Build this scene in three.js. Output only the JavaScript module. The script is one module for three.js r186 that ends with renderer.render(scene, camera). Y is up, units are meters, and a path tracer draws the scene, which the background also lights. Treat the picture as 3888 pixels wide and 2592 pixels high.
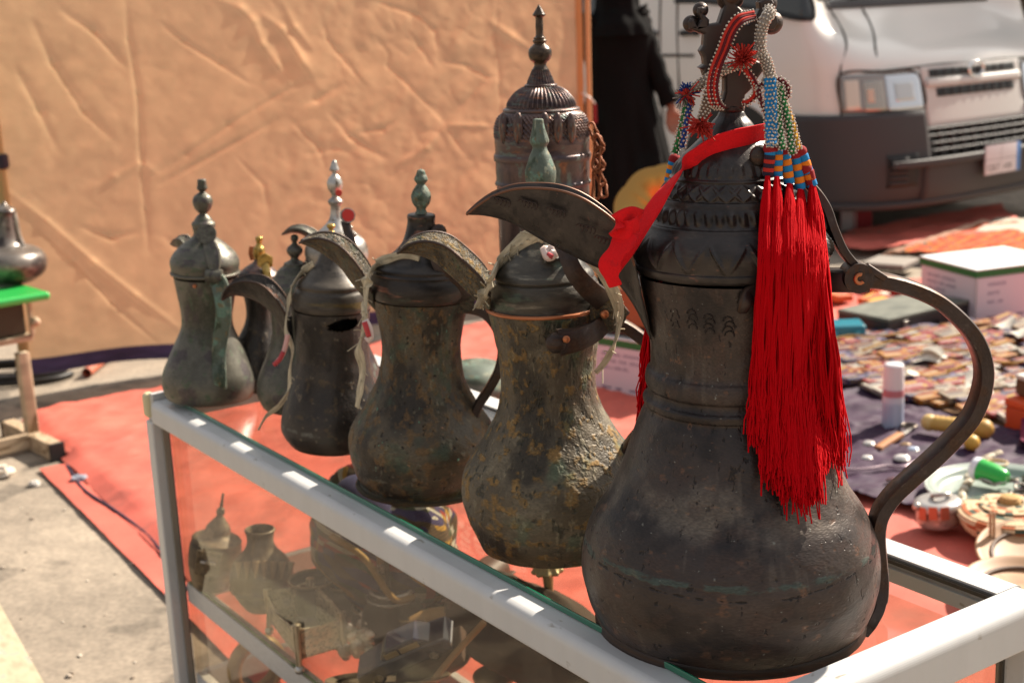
import * as THREE from 'three';
import { RoundedBoxGeometry } from 'three/addons/geometries/RoundedBoxGeometry.js';
import { mergeGeometries, toCreasedNormals } from 'three/addons/utils/BufferGeometryUtils.js';
import { MarchingCubes } from 'three/addons/objects/MarchingCubes.js';

// ---------------------------------------------------------------- camera, sky, sun, exposure
const scene = new THREE.Scene();
const FOC = 5300, CX = 1944, CY = 1296, PITCH = 0.23443, ROLL = 0.04512, EYE = 1.35;   // focal length in photo pixels
const camera = new THREE.PerspectiveCamera(2 * Math.atan(CY / FOC) * 180 / Math.PI, 1024 / 682, 0.05, 200);
camera.position.set(0, EYE, 0);
camera.rotation.order = 'YXZ';
camera.rotation.set(-PITCH, 0, -ROLL);
camera.focus = 1.55;
camera.userData.fStop = 7.0;
camera.updateMatrixWorld(true);
const SUN_EL = 36 * Math.PI / 180, SUN_AZ = 45 * Math.PI / 180;        // azimuth from straight ahead towards the right
const sunDir = new THREE.Vector3(Math.cos(SUN_EL) * Math.sin(SUN_AZ), Math.sin(SUN_EL), -Math.cos(SUN_EL) * Math.cos(SUN_AZ));
{
  const SKY = 0.42, W = 256, H = 128, data = new Float32Array(W * H * 4), d = new THREE.Vector3();
  const mix = (a, b, t) => a + (b - a) * t;
  for (let j = 0; j < H; j++) for (let i = 0; i < W; i++) {
    const el = ((j + 0.5) / H - 0.5) * Math.PI, az = ((i + 0.5) / W - 0.5) * 2 * Math.PI;
    d.set(Math.cos(el) * Math.cos(az), Math.sin(el), Math.cos(el) * Math.sin(az));
    const up = Math.max(0, d.y), c = Math.max(0, d.dot(sunDir)), t = Math.pow(up, 0.55);
    const glow = 0.5 * Math.pow(0.5 + 0.5 * d.dot(sunDir), 3) + 0.8 * Math.pow(c, 8) + 0.8 * Math.pow(c, 40);
    const k = (j * W + i) * 4;
    data[k] = (mix(0.66, 0.40, t) + glow) * SKY; data[k + 1] = (mix(0.64, 0.44, t) + glow * 0.95) * SKY; data[k + 2] = (mix(0.59, 0.52, t) + glow * 0.86) * SKY; data[k + 3] = 1;
    if (d.y < 0) { data[k] = 0.40 * SKY; data[k + 1] = 0.36 * SKY; data[k + 2] = 0.31 * SKY; }
  }
  const sky = new THREE.DataTexture(data, W, H, THREE.RGBAFormat, THREE.FloatType);
  sky.mapping = THREE.EquirectangularReflectionMapping; sky.magFilter = sky.minFilter = THREE.LinearFilter; sky.needsUpdate = true;
  scene.background = sky; scene.environment = sky;
}
const sun = new THREE.DirectionalLight(new THREE.Color().setRGB(1, 0.9, 0.76), 5);
sun.position.copy(sunDir).multiplyScalar(30); sun.target.position.set(0, 0, -4); sun.castShadow = true;
sun.shadow.mapSize.set(4096, 4096);
Object.assign(sun.shadow.camera, { left: -9, right: 9, top: 9, bottom: -9, near: 1, far: 70 });
scene.add(sun, sun.target);
const renderer = new THREE.WebGLRenderer({ antialias: true });
renderer.toneMapping = THREE.LinearToneMapping;
renderer.toneMappingExposure = 2.05;
renderer.shadowMap.enabled = true;

// ---------------------------------------------------------------- helpers: numbers, noise, pixels to rays
const V = (x, y, z) => new THREE.Vector3(x, y, z);
const lerp = (a, b, t) => a + (b - a) * t, clamp = (x, a = 0, b = 1) => Math.min(b, Math.max(a, x)), sstep = (a, b, x) => { const t = clamp((x - a) / (b - a)); return t * t * (3 - 2 * t); };
function rng(seed) { let s = seed >>> 0; return () => { s = (s + 0x6D2B79F5) >>> 0; let t = s; t = Math.imul(t ^ (t >>> 15), t | 1); t ^= t + Math.imul(t ^ (t >>> 7), t | 61); return ((t ^ (t >>> 14)) >>> 0) / 4294967296; }; }
const PERM = new Float32Array(65536); { const r = rng(77); for (let i = 0; i < 65536; i++) PERM[i] = r(); }
const hash2 = (x, y, s) => PERM[(Math.imul(x, 374761393) + Math.imul(y, 668265263) + Math.imul(s, 1274126177) >>> 9) & 65535];
function vnoise(x, y, px, py, s) {                                   // value noise with periods px, py
  const xi = Math.floor(x), yi = Math.floor(y), fx = x - xi, fy = y - yi, u = fx * fx * (3 - 2 * fx), v = fy * fy * (3 - 2 * fy);
  const x0 = ((xi % px) + px) % px, x1 = (x0 + 1) % px, y0 = ((yi % py) + py) % py, y1 = (y0 + 1) % py;
  const a = hash2(x0, y0, s), b = hash2(x1, y0, s), c = hash2(x0, y1, s), d = hash2(x1, y1, s);
  return a + (b - a) * u + (c - a) * v + (a - b - c + d) * u * v;
}
function fbm(x, y, px, py, s, oct = 4) { let t = 0, a = 0.5, n = 0; for (let i = 0; i < oct; i++) { t += a * vnoise(x, y, px, py, s + i * 17); n += a; a *= 0.55; x *= 2; y *= 2; px *= 2; py *= 2; } return t / n; }
const R3 = (() => { const f = V(0, -Math.sin(PITCH), -Math.cos(PITCH)), r = V(1, 0, 0), dn = V(0, 0, 0).crossVectors(f, r); const c = Math.cos(ROLL), s = Math.sin(ROLL);
  return { r: r.clone().multiplyScalar(c).addScaledVector(dn, s), d: r.clone().multiplyScalar(-s).addScaledVector(dn, c), f }; })();
const CAM = V(0, EYE, 0);
const ray = (u, v) => R3.f.clone().addScaledVector(R3.r, (u - CX) / FOC).addScaledVector(R3.d, (v - CY) / FOC);
const G = (u, v, y = 0) => { const d = ray(u, v); return CAM.clone().addScaledVector(d, (y - EYE) / d.y); };              // pixel met by a level plane
const AT = (u, v, dist) => { const d = ray(u, v); return CAM.clone().addScaledVector(d, -dist / d.z); };                  // pixel met by the upright plane z = -dist

// ---------------------------------------------------------------- helpers: objects and shapes
const taken = {};
function numbered(n) { const k = taken[n] = (taken[n] ?? -1) + 1; return k ? n + '_' + String(k).padStart(3, '0') : n; }
function tag(o, label, category, group) { o.userData.label = label; o.userData.category = category; if (group) o.userData.group = group; return o; }
function thing(name, label, category, pos, group) { const o = new THREE.Group(); o.name = numbered(name); if (pos) o.position.copy(pos); tag(o, label, category, group); scene.add(o); return o; }
function part(parent, name, geo, mat, kind) { const m = new THREE.Mesh(geo, mat); m.name = name; if (kind) m.userData.kind = kind; parent.add(m); return m; }
function structure(name, geo, mat) { const m = new THREE.Mesh(geo, mat); m.name = numbered(name); m.userData.kind = 'structure'; scene.add(m); return m; }
function single(name, label, category, geo, mat, pos, group) { const m = new THREE.Mesh(geo, mat); m.name = numbered(name); if (pos) m.position.copy(pos); tag(m, label, category, group); scene.add(m); return m; }
const rb = (w, h, d, r = 0.003, s = 2) => new RoundedBoxGeometry(w, h, d, s, Math.min(r, w / 2.01, h / 2.01, d / 2.01));
const moved = (g, x, y, z) => { g.translate(x, y, z); return g; };
const merge = (list) => mergeGeometries(list.map((g) => { const n = g.index ? g.toNonIndexed() : g; for (const k of Object.keys(n.attributes)) if (!['position', 'normal', 'uv'].includes(k)) n.deleteAttribute(k); if (!n.attributes.uv) n.setAttribute('uv', new THREE.BufferAttribute(new Float32Array(n.attributes.position.count * 2), 2)); return n; }));
function curvePts(pts, n, closed = false, tension = 0.5) { return new THREE.CatmullRomCurve3(pts, closed, 'centripetal', tension).getPoints(n); }
// sweep a ring of [a, b] offsets along a path; ref keeps the ring's first axis close to a given direction
function sweep(pts, ring, { ref = V(0, 0, 1), closed = false, cap = true, vlen = 1, crease = false } = {}) {
  const n = pts.length, pos = [], uv = [], idx = []; let k = 0, len = 0;
  for (let i = 0; i < n; i++) {
    const a = pts[closed ? (i + n - 1) % n : Math.max(0, i - 1)], b = pts[closed ? (i + 1) % n : Math.min(n - 1, i + 1)];
    if (i) len += pts[i].distanceTo(pts[i - 1]);
    const T = b.clone().sub(a).normalize(); const rv = typeof ref === 'function' ? ref(i / (n - 1)) : ref;
    const A = rv.clone().addScaledVector(T, -rv.dot(T)); if (A.lengthSq() < 1e-8) A.set(T.y, T.z, T.x); A.normalize();
    const B = V(0, 0, 0).crossVectors(T, A), r = ring(i / (n - 1), i); k = r.length;
    for (let j = 0; j <= k; j++) { const q = r[j % k], p = pts[i].clone().addScaledVector(A, q[0]).addScaledVector(B, q[1]); pos.push(p.x, p.y, p.z); uv.push(j / k, len / vlen); }
  }
  const w = k + 1, m = closed ? n : n - 1;
  for (let i = 0; i < m; i++) for (let j = 0; j < k; j++) { const a = i * w + j, b = ((i + 1) % n) * w + j; idx.push(a, a + 1, b, b, a + 1, b + 1); }
  if (cap && !closed) for (const i of [0, n - 1]) { const c = pos.length / 3; pos.push(pts[i].x, pts[i].y, pts[i].z); uv.push(0.5, len / vlen * (i ? 1 : 0)); for (let j = 0; j < k; j++) i ? idx.push(c, i * w + j, i * w + j + 1) : idx.push(c, j + 1, j); }
  const g = new THREE.BufferGeometry(); g.setAttribute('position', new THREE.Float32BufferAttribute(pos, 3)); g.setAttribute('uv', new THREE.Float32BufferAttribute(uv, 2)); g.setIndex(idx);
  const flip = false; if (flip) idx.reverse(); g.computeVertexNormals(); smoothSeam(g); return crease ? toCreasedNormals(g, 0.7) : g;
}
function smoothSeam(g) {                                            // give vertices that share a place one normal where they nearly agree
  const p = g.attributes.position, nn = g.attributes.normal, map = new Map();
  for (let i = 0; i < p.count; i++) { const key = Math.round(p.getX(i) * 2e4) + ',' + Math.round(p.getY(i) * 2e4) + ',' + Math.round(p.getZ(i) * 2e4); (map.get(key) ?? map.set(key, []).get(key)).push(i); }
  for (const l of map.values()) if (l.length > 1) { let x = 0, y = 0, z = 0; for (const i of l) { x += nn.getX(i); y += nn.getY(i); z += nn.getZ(i); } const q = Math.hypot(x, y, z) || 1; if (q / l.length < 0.75) continue; for (const i of l) nn.setXYZ(i, x / q, y / q, z / q); }
}
const oval = (a, b = a, k = 8) => Array.from({ length: k }, (_, i) => [a * Math.cos(i / k * 2 * Math.PI), b * Math.sin(i / k * 2 * Math.PI)]);
const bar = (a, b, c = 0.25) => { const x = a * c, y = b * c; return [[a, -b + y], [a, b - y], [a - x, b], [-a + x, b], [-a, b - y], [-a, -b + y], [-a + x, -b], [a - x, -b]]; };
const rope = (pts, r, n = 24, k = 7) => sweep(curvePts(pts, n), () => oval(r, r, k), { ref: V(0.1, 0.2, 1) });
// a turned shape; profile [[r, y], ...] is smoothed through its points; bump(theta, t, y) is added to the radius
function turned(profile, { seg = 72, rows = 0, bump = null, sharp = false, uvs = [1, 1], cut = null } = {}) {
  let pr = profile.map(([r, y]) => new THREE.Vector2(Math.max(r, 1e-5), y));
  if (!sharp) { const c = new THREE.CatmullRomCurve3(pr.map((p) => V(p.x, p.y, 0)), false, 'centripetal'); pr = c.getPoints(rows || profile.length * 6).map((p) => new THREE.Vector2(Math.max(p.x, 1e-5), p.y)); }
  const n = pr.length, pos = [], uv = [], idx = [], len = [0]; for (let i = 1; i < n; i++) len.push(len[i - 1] + pr[i].distanceTo(pr[i - 1]));
  for (let i = 0; i < n; i++) for (let j = 0; j <= seg; j++) { const th = Math.PI + j / seg * 2 * Math.PI, t = len[i] / len[n - 1]; const r = pr[i].x + (bump && pr[i].x > 1e-4 ? bump(th, t, pr[i].y, j / seg) : 0); pos.push(r * Math.sin(th), pr[i].y, r * Math.cos(th)); uv.push(j / seg * uvs[0], t * uvs[1]); }
  for (let i = 0; i < n - 1; i++) for (let j = 0; j < seg; j++) { const a = i * (seg + 1) + j, b = a + seg + 1; if (cut && cut(pos[3 * a], pos[3 * a + 1], pos[3 * a + 2])) continue; idx.push(a, a + 1, b, b, a + 1, b + 1); }
  const g = new THREE.BufferGeometry(); g.setAttribute('position', new THREE.Float32BufferAttribute(pos, 3)); g.setAttribute('uv', new THREE.Float32BufferAttribute(uv, 2)); g.setIndex(idx); g.computeVertexNormals();
  const nn = g.attributes.normal; for (let i = 0; i < n; i++) { const a = i * (seg + 1), b = a + seg; const x = nn.getX(a) + nn.getX(b), y = nn.getY(a) + nn.getY(b), z = nn.getZ(a) + nn.getZ(b), q = Math.hypot(x, y, z) || 1; nn.setXYZ(a, x / q, y / q, z / q); nn.setXYZ(b, x / q, y / q, z / q); }
  return g;
}
// grid surface from a function of (s, t)
function sheet(fn, ns, nt, { thick = 0 } = {}) {
  const pos = [], uv = [], idx = []; for (let j = 0; j <= nt; j++) for (let i = 0; i <= ns; i++) { const p = fn(i / ns, j / nt); pos.push(p.x, p.y, p.z); uv.push(p.u ?? i / ns, p.w ?? j / nt); }
  for (let j = 0; j < nt; j++) for (let i = 0; i < ns; i++) { const a = j * (ns + 1) + i, b = a + ns + 1; idx.push(a, a + 1, b, b, a + 1, b + 1); }
  const g = new THREE.BufferGeometry(); g.setAttribute('position', new THREE.Float32BufferAttribute(pos, 3)); g.setAttribute('uv', new THREE.Float32BufferAttribute(uv, 2)); g.setIndex(idx); g.computeVertexNormals();
  if (!thick) return g;
  const nn = g.attributes.normal, N = nn.count, p2 = pos.slice(), uv2 = uv.concat(uv); for (let i = 0; i < N; i++) p2.push(pos[3 * i] - nn.getX(i) * thick, pos[3 * i + 1] - nn.getY(i) * thick, pos[3 * i + 2] - nn.getZ(i) * thick);
  const id2 = idx.slice(); for (let k = 0; k < idx.length; k += 3) id2.push(idx[k] + N, idx[k + 2] + N, idx[k + 1] + N);
  const edge = []; for (let i = 0; i <= ns; i++) edge.push(i); for (let j = 1; j <= nt; j++) edge.push(j * (ns + 1) + ns); for (let i = ns - 1; i >= 0; i--) edge.push(nt * (ns + 1) + i); for (let j = nt - 1; j >= 1; j--) edge.push(j * (ns + 1));
  for (let k = 0; k < edge.length; k++) { const a = edge[k], b = edge[(k + 1) % edge.length]; id2.push(a, a + N, b, b, a + N, b + N); }
  const h = new THREE.BufferGeometry(); h.setAttribute('position', new THREE.Float32BufferAttribute(p2, 3)); h.setAttribute('uv', new THREE.Float32BufferAttribute(uv2, 2)); h.setIndex(id2); h.computeVertexNormals(); return h;
}
const ball = (r, x = 0, y = 0, z = 0, d = 14) => moved(new THREE.SphereGeometry(r, d, Math.ceil(d * 0.7)), x, y, z);
const disc = (r, h, k = 24) => new THREE.CylinderGeometry(r, r, h, k);
function aim(o, from, to) { o.position.copy(from); o.quaternion.setFromUnitVectors(V(0, 1, 0), to.clone().sub(from).normalize()); return o; }

// ---------------------------------------------------------------- helpers: materials
const S = (hex) => new THREE.Color(hex);
function mat(color, roughness = 0.6, metalness = 0, extra = {}) { return new THREE.MeshPhysicalMaterial({ color, roughness, metalness, side: THREE.DoubleSide, ...extra }); }
function tex(W, H, fn, srgb = true, rep = [1, 1]) {
  const d = new Uint8Array(W * H * 4); for (let j = 0; j < H; j++) for (let i = 0; i < W; i++) { const c = fn(i / W, j / H, i, j), k = (j * W + i) * 4; if (typeof c === 'number') d[k] = d[k + 1] = d[k + 2] = clamp(c) * 255; else { d[k] = clamp(c[0]) * 255; d[k + 1] = clamp(c[1]) * 255; d[k + 2] = clamp(c[2]) * 255; } d[k + 3] = 255; }
  const t = new THREE.DataTexture(d, W, H); t.magFilter = THREE.LinearFilter; t.minFilter = THREE.LinearMipmapLinearFilter; t.generateMipmaps = true; t.wrapS = t.wrapT = THREE.RepeatWrapping; t.repeat.set(...rep); if (srgb) t.colorSpace = THREE.SRGBColorSpace; t.needsUpdate = true; return t;
}
const hex = (h) => [(h >> 16 & 255) / 255, (h >> 8 & 255) / 255, (h & 255) / 255];
// old metal: a base colour with stains laid over it; each stain {c, f:[fx,fy], lo, hi, r, b} covers where its noise runs from lo to hi, with its own roughness and relief
function patina(seed, size, base, stains, { rough = 0.5, metal = 0.3, bump = 0.0012, f0 = [6, 6], vary = 0.25, ax = 1, gain = 1, extra = {} } = {}) {
  const W = size, N = W * W, col = new Uint8Array(N * 4), hgt = new Uint8Array(N * 4), ro = new Uint8Array(N * 4), b0 = hex(base).map((k) => k * gain), st = stains.map((s) => ({ ...s, c: hex(s.c).map((k) => k * (s.g ?? gain)), f: [Math.round(s.f[0] * ax), s.f[1]] })); f0 = [Math.round(f0[0] * ax), f0[1]];
  for (let j = 0; j < W; j++) for (let i = 0; i < W; i++) {
    const x = i / W, y = j / W, k = (j * W + i) * 4; const n0 = fbm(x * f0[0], y * f0[1], f0[0], f0[1], seed, 5), fine = vnoise(x * W / 3, y * W / 3, Math.floor(W / 3), Math.floor(W / 3), seed + 5);
    let m = 1 + vary * (n0 - 0.5) * 2 + 0.12 * (fine - 0.5), r = b0[0] * m, g = b0[1] * m, b = b0[2] * m, rr = rough + (n0 - 0.5) * 0.3, h = 0.45 + 0.5 * (n0 - 0.5) + 0.06 * (fine - 0.5);
    for (let q = 0; q < st.length; q++) { const s = st[q]; let nv = fbm(x * s.f[0], y * s.f[1], s.f[0], s.f[1], seed + 31 * (q + 1), s.o ?? 4); if (s.band) nv *= Math.exp(-(((y - s.band[0] - (s.band[2] ?? 0) * (fbm(x * 4, 0, 4, 4, seed + q, 2) - 0.5)) / s.band[1]) ** 2)); const a = sstep(s.lo, s.hi, nv) * (s.a ?? 1); if (a > 0) { const v2 = 0.85 + 0.3 * fine; r = lerp(r, s.c[0] * v2, a); g = lerp(g, s.c[1] * v2, a); b = lerp(b, s.c[2] * v2, a); rr = lerp(rr, s.r ?? rough, a); h += (s.b ?? 0) * a; } }
    col[k] = clamp(r) * 255; col[k + 1] = clamp(g) * 255; col[k + 2] = clamp(b) * 255; hgt[k] = hgt[k + 1] = hgt[k + 2] = clamp(h) * 255; ro[k] = ro[k + 1] = ro[k + 2] = clamp(rr, 0.12, 1) * 255; col[k + 3] = hgt[k + 3] = ro[k + 3] = 255;
  }
  const mk = (d, srgb) => { const t = new THREE.DataTexture(d, W, W); t.magFilter = THREE.LinearFilter; t.minFilter = THREE.LinearMipmapLinearFilter; t.generateMipmaps = true; t.wrapS = t.wrapT = THREE.RepeatWrapping; if (srgb) t.colorSpace = THREE.SRGBColorSpace; t.needsUpdate = true; return t; };
  return new THREE.MeshPhysicalMaterial({ map: mk(col, true), bumpMap: mk(hgt, false), bumpScale: bump, roughnessMap: mk(ro, false), roughness: 1, metalness: metal, side: THREE.DoubleSide, ...extra });
}

// ---------------------------------------------------------------- the setting: ground, painted line
const concreteMap = tex(1024, 1024, (x, y) => { const a = fbm(x * 5, y * 5, 5, 5, 3, 5), b = fbm(x * 40, y * 40, 40, 40, 9, 3), c = vnoise(x * 340, y * 340, 340, 340, 4), e = fbm(x * 17, y * 17, 17, 17, 29, 3); const m = 0.86 + 0.28 * (a - 0.5) + 0.16 * (b - 0.5) + 0.12 * (c - 0.5) - 0.16 * sstep(0.62, 0.72, e); return [0.665 * m, 0.605 * m, 0.535 * m]; });
const concreteBump = tex(512, 512, (x, y) => 0.5 + 0.5 * (fbm(x * 60, y * 60, 60, 60, 13, 3) - 0.5) + 0.3 * (vnoise(x * 200, y * 200, 200, 200, 15) - 0.5), false);
{ for (const t of [concreteMap, concreteBump]) t.repeat.set(1 / 2.6, 1 / 2.6);
  const g = new THREE.PlaneGeometry(120, 120, 1, 1); g.rotateX(-Math.PI / 2); const p = g.attributes.position, uv = g.attributes.uv; for (let i = 0; i < p.count; i++) uv.setXY(i, p.getX(i) * 0.96 + p.getZ(i) * 0.28, p.getZ(i) * 0.96 - p.getX(i) * 0.28);
  structure('ground', g, mat(0xffffff, 0.95, 0, { map: concreteMap, bumpMap: concreteBump, bumpScale: 0.004 }));
  const a = G(-40, 2230), b = G(190, 2640), d = b.clone().sub(a).setY(0).normalize(), n = V(-d.z, 0, d.x); if (n.x > 0) n.negate();
  const paint = tex(256, 256, (x, y) => { const w = fbm(x * 9, y * 9, 9, 9, 51, 4), m = 0.9 + 0.3 * (w - 0.5); return w > 0.62 ? [0.69, 0.64, 0.57] : [0.78 * m, 0.73 * m, 0.61 * m]; });
  const st = sheet((s, t) => { const q = a.clone().addScaledVector(d, lerp(-1.5, 3, s)).addScaledVector(n, lerp(0, 0.16, t)); q.y = 0.004; q.u = s * 12; q.w = t; return q; }, 10, 1);
  structure('painted_line', st, mat(0xffffff, 0.9, 0, { map: paint })); }

// ---------------------------------------------------------------- tarpaulin wall between two poles
const TARP0 = G(0, 1418, 0.1), TD = V(Math.cos(0.5), 0, -Math.sin(0.5)), TN = V(Math.sin(0.5), 0, Math.cos(0.5));       // TN faces the camera
function onTarp(u, v) { const d = ray(u, v), k = TARP0.clone().sub(CAM).dot(TN) / d.dot(TN), p = CAM.clone().addScaledVector(d, k); return [p.clone().sub(TARP0).dot(TD), p.y]; }
{
  const creases = [[[612, 87], [699, 158], [842, 245], [944, 316]], [[837, 0], [918, 31], [964, 77], [1000, 168], [1056, 245], [1112, 327]], [[1000, 56], [1071, 107], [1148, 214], [1199, 286]], [[1076, 10], [1122, 102], [1189, 189]], [[551, 684], [704, 587], [867, 474], [1061, 357], [1200, 290]], [[592, 658], [536, 617], [434, 673], [347, 719]], [[602, 700], [1051, 454]], [[475, 0], [490, 153], [525, 357], [536, 612], [551, 796], [560, 950]], [[35, 733], [175, 839], [351, 993], [512, 1119], [681, 1246]], [[105, 832], [281, 993], [421, 1147], [632, 1337]], [[1401, 0], [1488, 26], [1585, 61], [1641, 112], [1661, 204]], [[1544, 117], [1590, 179], [1641, 255]], [[1426, 143], [1472, 204], [1467, 250], [1544, 316], [1610, 388], [1687, 469]], [[1687, 474], [1886, 479]], [[1692, 474], [1727, 530], [1790, 610]], [[1100, 148], [1151, 235], [1202, 316]], [[1222, 82], [1243, 148], [1289, 204], [1345, 275], [1386, 326]], [[1151, 398], [1202, 377], [1304, 316]], [[1355, 505], [1447, 490], [1508, 454]], [[1661, 230], [1763, 250], [1840, 291], [1896, 291]], [[1845, 77], [1942, 138], [2008, 184]], [[1707, 439], [1840, 301]], [[1707, 189], [1814, 31]], [[120, 80], [200, 240], [320, 420], [420, 520]], [[60, 260], [150, 420], [210, 560]], [[230, 40], [360, 120], [470, 250]], [[1250, 430], [1330, 520], [1460, 600]], [[1120, 470], [1210, 560], [1230, 640]], [[1876, 0], [1880, 160], [1890, 330], [1900, 520]], [[1100, 600], [1280, 560], [1400, 620]], [[300, 860], [420, 900], [520, 880]], [[1480, 640], [1620, 560], [1690, 480]], [[900, 600], [1000, 700], [1020, 820]], [[620, 900], [760, 1010], [800, 1150]]];
  const amp = creases.map((_, i) => (0.0045 + 0.0055 * hash2(i, 3, 8)) * (hash2(i, 9, 2) > 0.28 ? 1 : -1));
  const segs = []; creases.forEach((c, i) => { const w = c.map(([u, v]) => onTarp(u, v)); let L = 0; const ls = [0]; for (let k = 1; k < w.length; k++) ls.push(L += Math.hypot(w[k][0] - w[k - 1][0], w[k][1] - w[k - 1][1])); for (let k = 1; k < w.length; k++) segs.push([...w[k - 1], ...w[k], amp[i], ls[k - 1] / L, ls[k] / L, 0.012 + 0.014 * hash2(i, 1, 4)]); });
  const relief = (s, y) => {
    let h = 0; for (const [x0, y0, x1, y1, a, t0, t1, w] of segs) { const dx = x1 - x0, dy = y1 - y0, q = clamp(((s - x0) * dx + (y - y0) * dy) / (dx * dx + dy * dy)), d = Math.hypot(s - x0 - q * dx, y - y0 - q * dy); if (d < w * 2.2) { const t = lerp(t0, t1, q), end = Math.sin(Math.PI * clamp(0.08 + 0.84 * t)); h += a * end * (Math.max(0, 1 - d / w) ** 1.4 * 0.8 + 0.25 * Math.max(0, 1 - d / (2.2 * w)) ** 2); } }
    const e = fbm(s * 3 + 40, y * 3 - s * 1.8 + 40, 999, 999, 61, 4), e2 = fbm(s * 8 + y * 5 + 50, y * 8 - s * 4 + 50, 999, 999, 67, 3);
    const crowd = 0.35 + 0.65 * sstep(0.9, 1.6, s);                   // the cloth is more crumpled towards the right pole
    h += 0.008 * crowd * (1 - Math.abs(2 * e - 1) * 2.2) + 0.0045 * crowd * (1 - Math.abs(2 * e2 - 1) * 2);
    return h + 0.045 * (fbm(s * 0.9 + 7, y * 0.9 + 3, 999, 999, 71, 2) - 0.5);
  };
  const sL = onTarp(14, 600)[0], sR = onTarp(2212, 400)[0], TOP = 1.62, LOW = 0.10;
  const grain = tex(256, 256, (x, y) => { const w = 0.5 + 0.5 * Math.sin(x * 256 * 1.57) * Math.sin(y * 256 * 1.57), n = fbm(x * 6, y * 6, 6, 6, 5, 4), m = 0.95 + 0.06 * (w - 0.5) + 0.12 * (n - 0.5); return [0.90 * m, 0.75 * m, 0.59 * m]; }); grain.repeat.set(5, 5);
  const cloth = mat(0xffffff, 0.92, 0, { map: grain, transmission: 0.45, thickness: 0 });
  const at = (s, y) => { const p = TARP0.clone().addScaledVector(TD, s).addScaledVector(TN, relief(s, y) * (0.3 + 0.7 * sstep(LOW, LOW + 0.2, y))); p.y = y; return p; };
  const tarp = thing('tarpaulin', 'wrinkled orange tan tarpaulin stretched upright between two poles', 'tarpaulin', TARP0.clone().setY(0));
  const off = (g) => { g.translate(-TARP0.x, 0, -TARP0.z); return g; };
  const wave = (s) => LOW + 0.055 - 0.05 * clamp(s / 0.9) - 0.012 * Math.sin(s * 3.1) - 0.01 * Math.sin(s * 7.7 + 1);
  part(tarp, 'sheet', off(sheet((i, j) => { const s = lerp(sL, sR, i), p = at(s, lerp(wave(s), TOP, j)); p.u = s * 0.5; p.w = j; return p; }, 300, 220)), cloth);
  const purple = tex(256, 32, (x, y) => { const m = 0.8 + 0.5 * fbm(x * 30, y * 4, 30, 4, 15, 3); return [0.27 * m, 0.22 * m, 0.34 * m]; });
  part(tarp, 'hem', off(sheet((i, j) => { const s = lerp(sL, sR, i), p = at(s, wave(s) - 0.055 + 0.058 * j); p.addScaledVector(TN, 0.004 + 0.012 * Math.sin(s * 11) * (1 - j)); return p; }, 160, 4, { thick: 0.002 })), mat(0xffffff, 0.8, 0, { map: purple }));
  const edge = (s, nm) => part(tarp, nm, off(sheet((i, j) => { const p = at(s - 0.03 + 0.034 * i, lerp(LOW, TOP, j)); p.addScaledVector(TN, 0.003); return p; }, 4, 60, { thick: 0.002 })), mat(S('#b98250'), 0.9));
  edge(sR, 'side_seam');
  const poleMat = mat(S('#c98f5e'), 0.55, 0, { bumpMap: concreteBump, bumpScale: 0.001 });
  const foot = onTarp(2236, 500)[0], pole = TARP0.clone().addScaledVector(TD, foot).setY(0);
  const pr = thing('tent_pole', 'slim tan pole at the edge of the tarpaulin beside the person in black', 'pole', pole);
  part(pr, 'shaft', rope([V(0, 0, 0), V(0.004, 0.9, 0), V(0.016, 1.72, 0)], 0.0125, 12, 10), poleMat);
  part(pr, 'strap', rope([V(-0.06, 0.955, 0.03), V(-0.03, 0.965, 0.025), V(0.01, 0.94, 0.03), V(0.03, 0.915, 0.0)], 0.004, 14, 6), mat(S('#cfc8c0'), 0.4));
  part(pr, 'buckle', moved(rb(0.038, 0.034, 0.012, 0.004), -0.075, 0.955, 0.028), mat(S('#2a2228'), 0.5));
  part(pr, 'tag', moved(rb(0.014, 0.085, 0.004, 0.002), 0.03, 0.87, 0.012), mat(S('#8c1418'), 0.6));
  const lf = onTarp(-8, 600)[0], pl = thing('tent_pole', 'yellowish tan pole with a purple tie beside the iron teapot', 'pole', TARP0.clone().addScaledVector(TD, lf).setY(0));
  part(pl, 'shaft', rope([V(0, 0, 0), V(0, 1, 0), V(-0.01, 1.72, 0)], 0.02, 8, 10), mat(S('#a98a58'), 0.6));
  part(pl, 'tie', moved(rb(0.056, 0.055, 0.05, 0.012), 0.004, onTarp(10, 612)[1], 0), mat(S('#2d2230'), 0.8));
  // loose things lying along the hem
  const hp = G(150, 1465); const hose = single('rubber_hose', 'coil of black rubber hose lying in the shade under the tarpaulin hem', 'hose', rope(Array.from({ length: 26 }, (_, i) => V(0.27 * Math.cos(i * 0.55) * (1 - i * 0.008), 0.012 + i * 0.0016, 0.13 * Math.sin(i * 0.55) * (1 - i * 0.006))), 0.012, 160, 8), mat(S('#1d1a1a'), 0.55), V(hp.x - 0.18, 0.002, hp.z - 0.12));
  const pp = G(330, 1437), pq = G(372, 1405); const pipe = thing('plastic_pipe', 'short orange plastic pipe sticking out from under the hem', 'pipe', V(pp.x, 0.024, pp.z));
  part(pipe, 'tube', sweep([V(0, 0, 0), V(pq.x - pp.x, 0.002, pq.z - pp.z), V((pq.x - pp.x) * 2.2, 0.004, (pq.z - pp.z) * 2.2)], () => oval(0.02, 0.02, 14), { ref: V(0, 1, 0), cap: false }), mat(S('#b06048'), 0.5));
  part(pipe, 'bore', sweep([V(0.002, 0, 0), V(pq.x - pp.x, 0.002, pq.z - pp.z)], () => oval(0.016, 0.016, 12), { ref: V(0, 1, 0), cap: false }), mat(S('#b06048'), 0.5));
}

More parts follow.
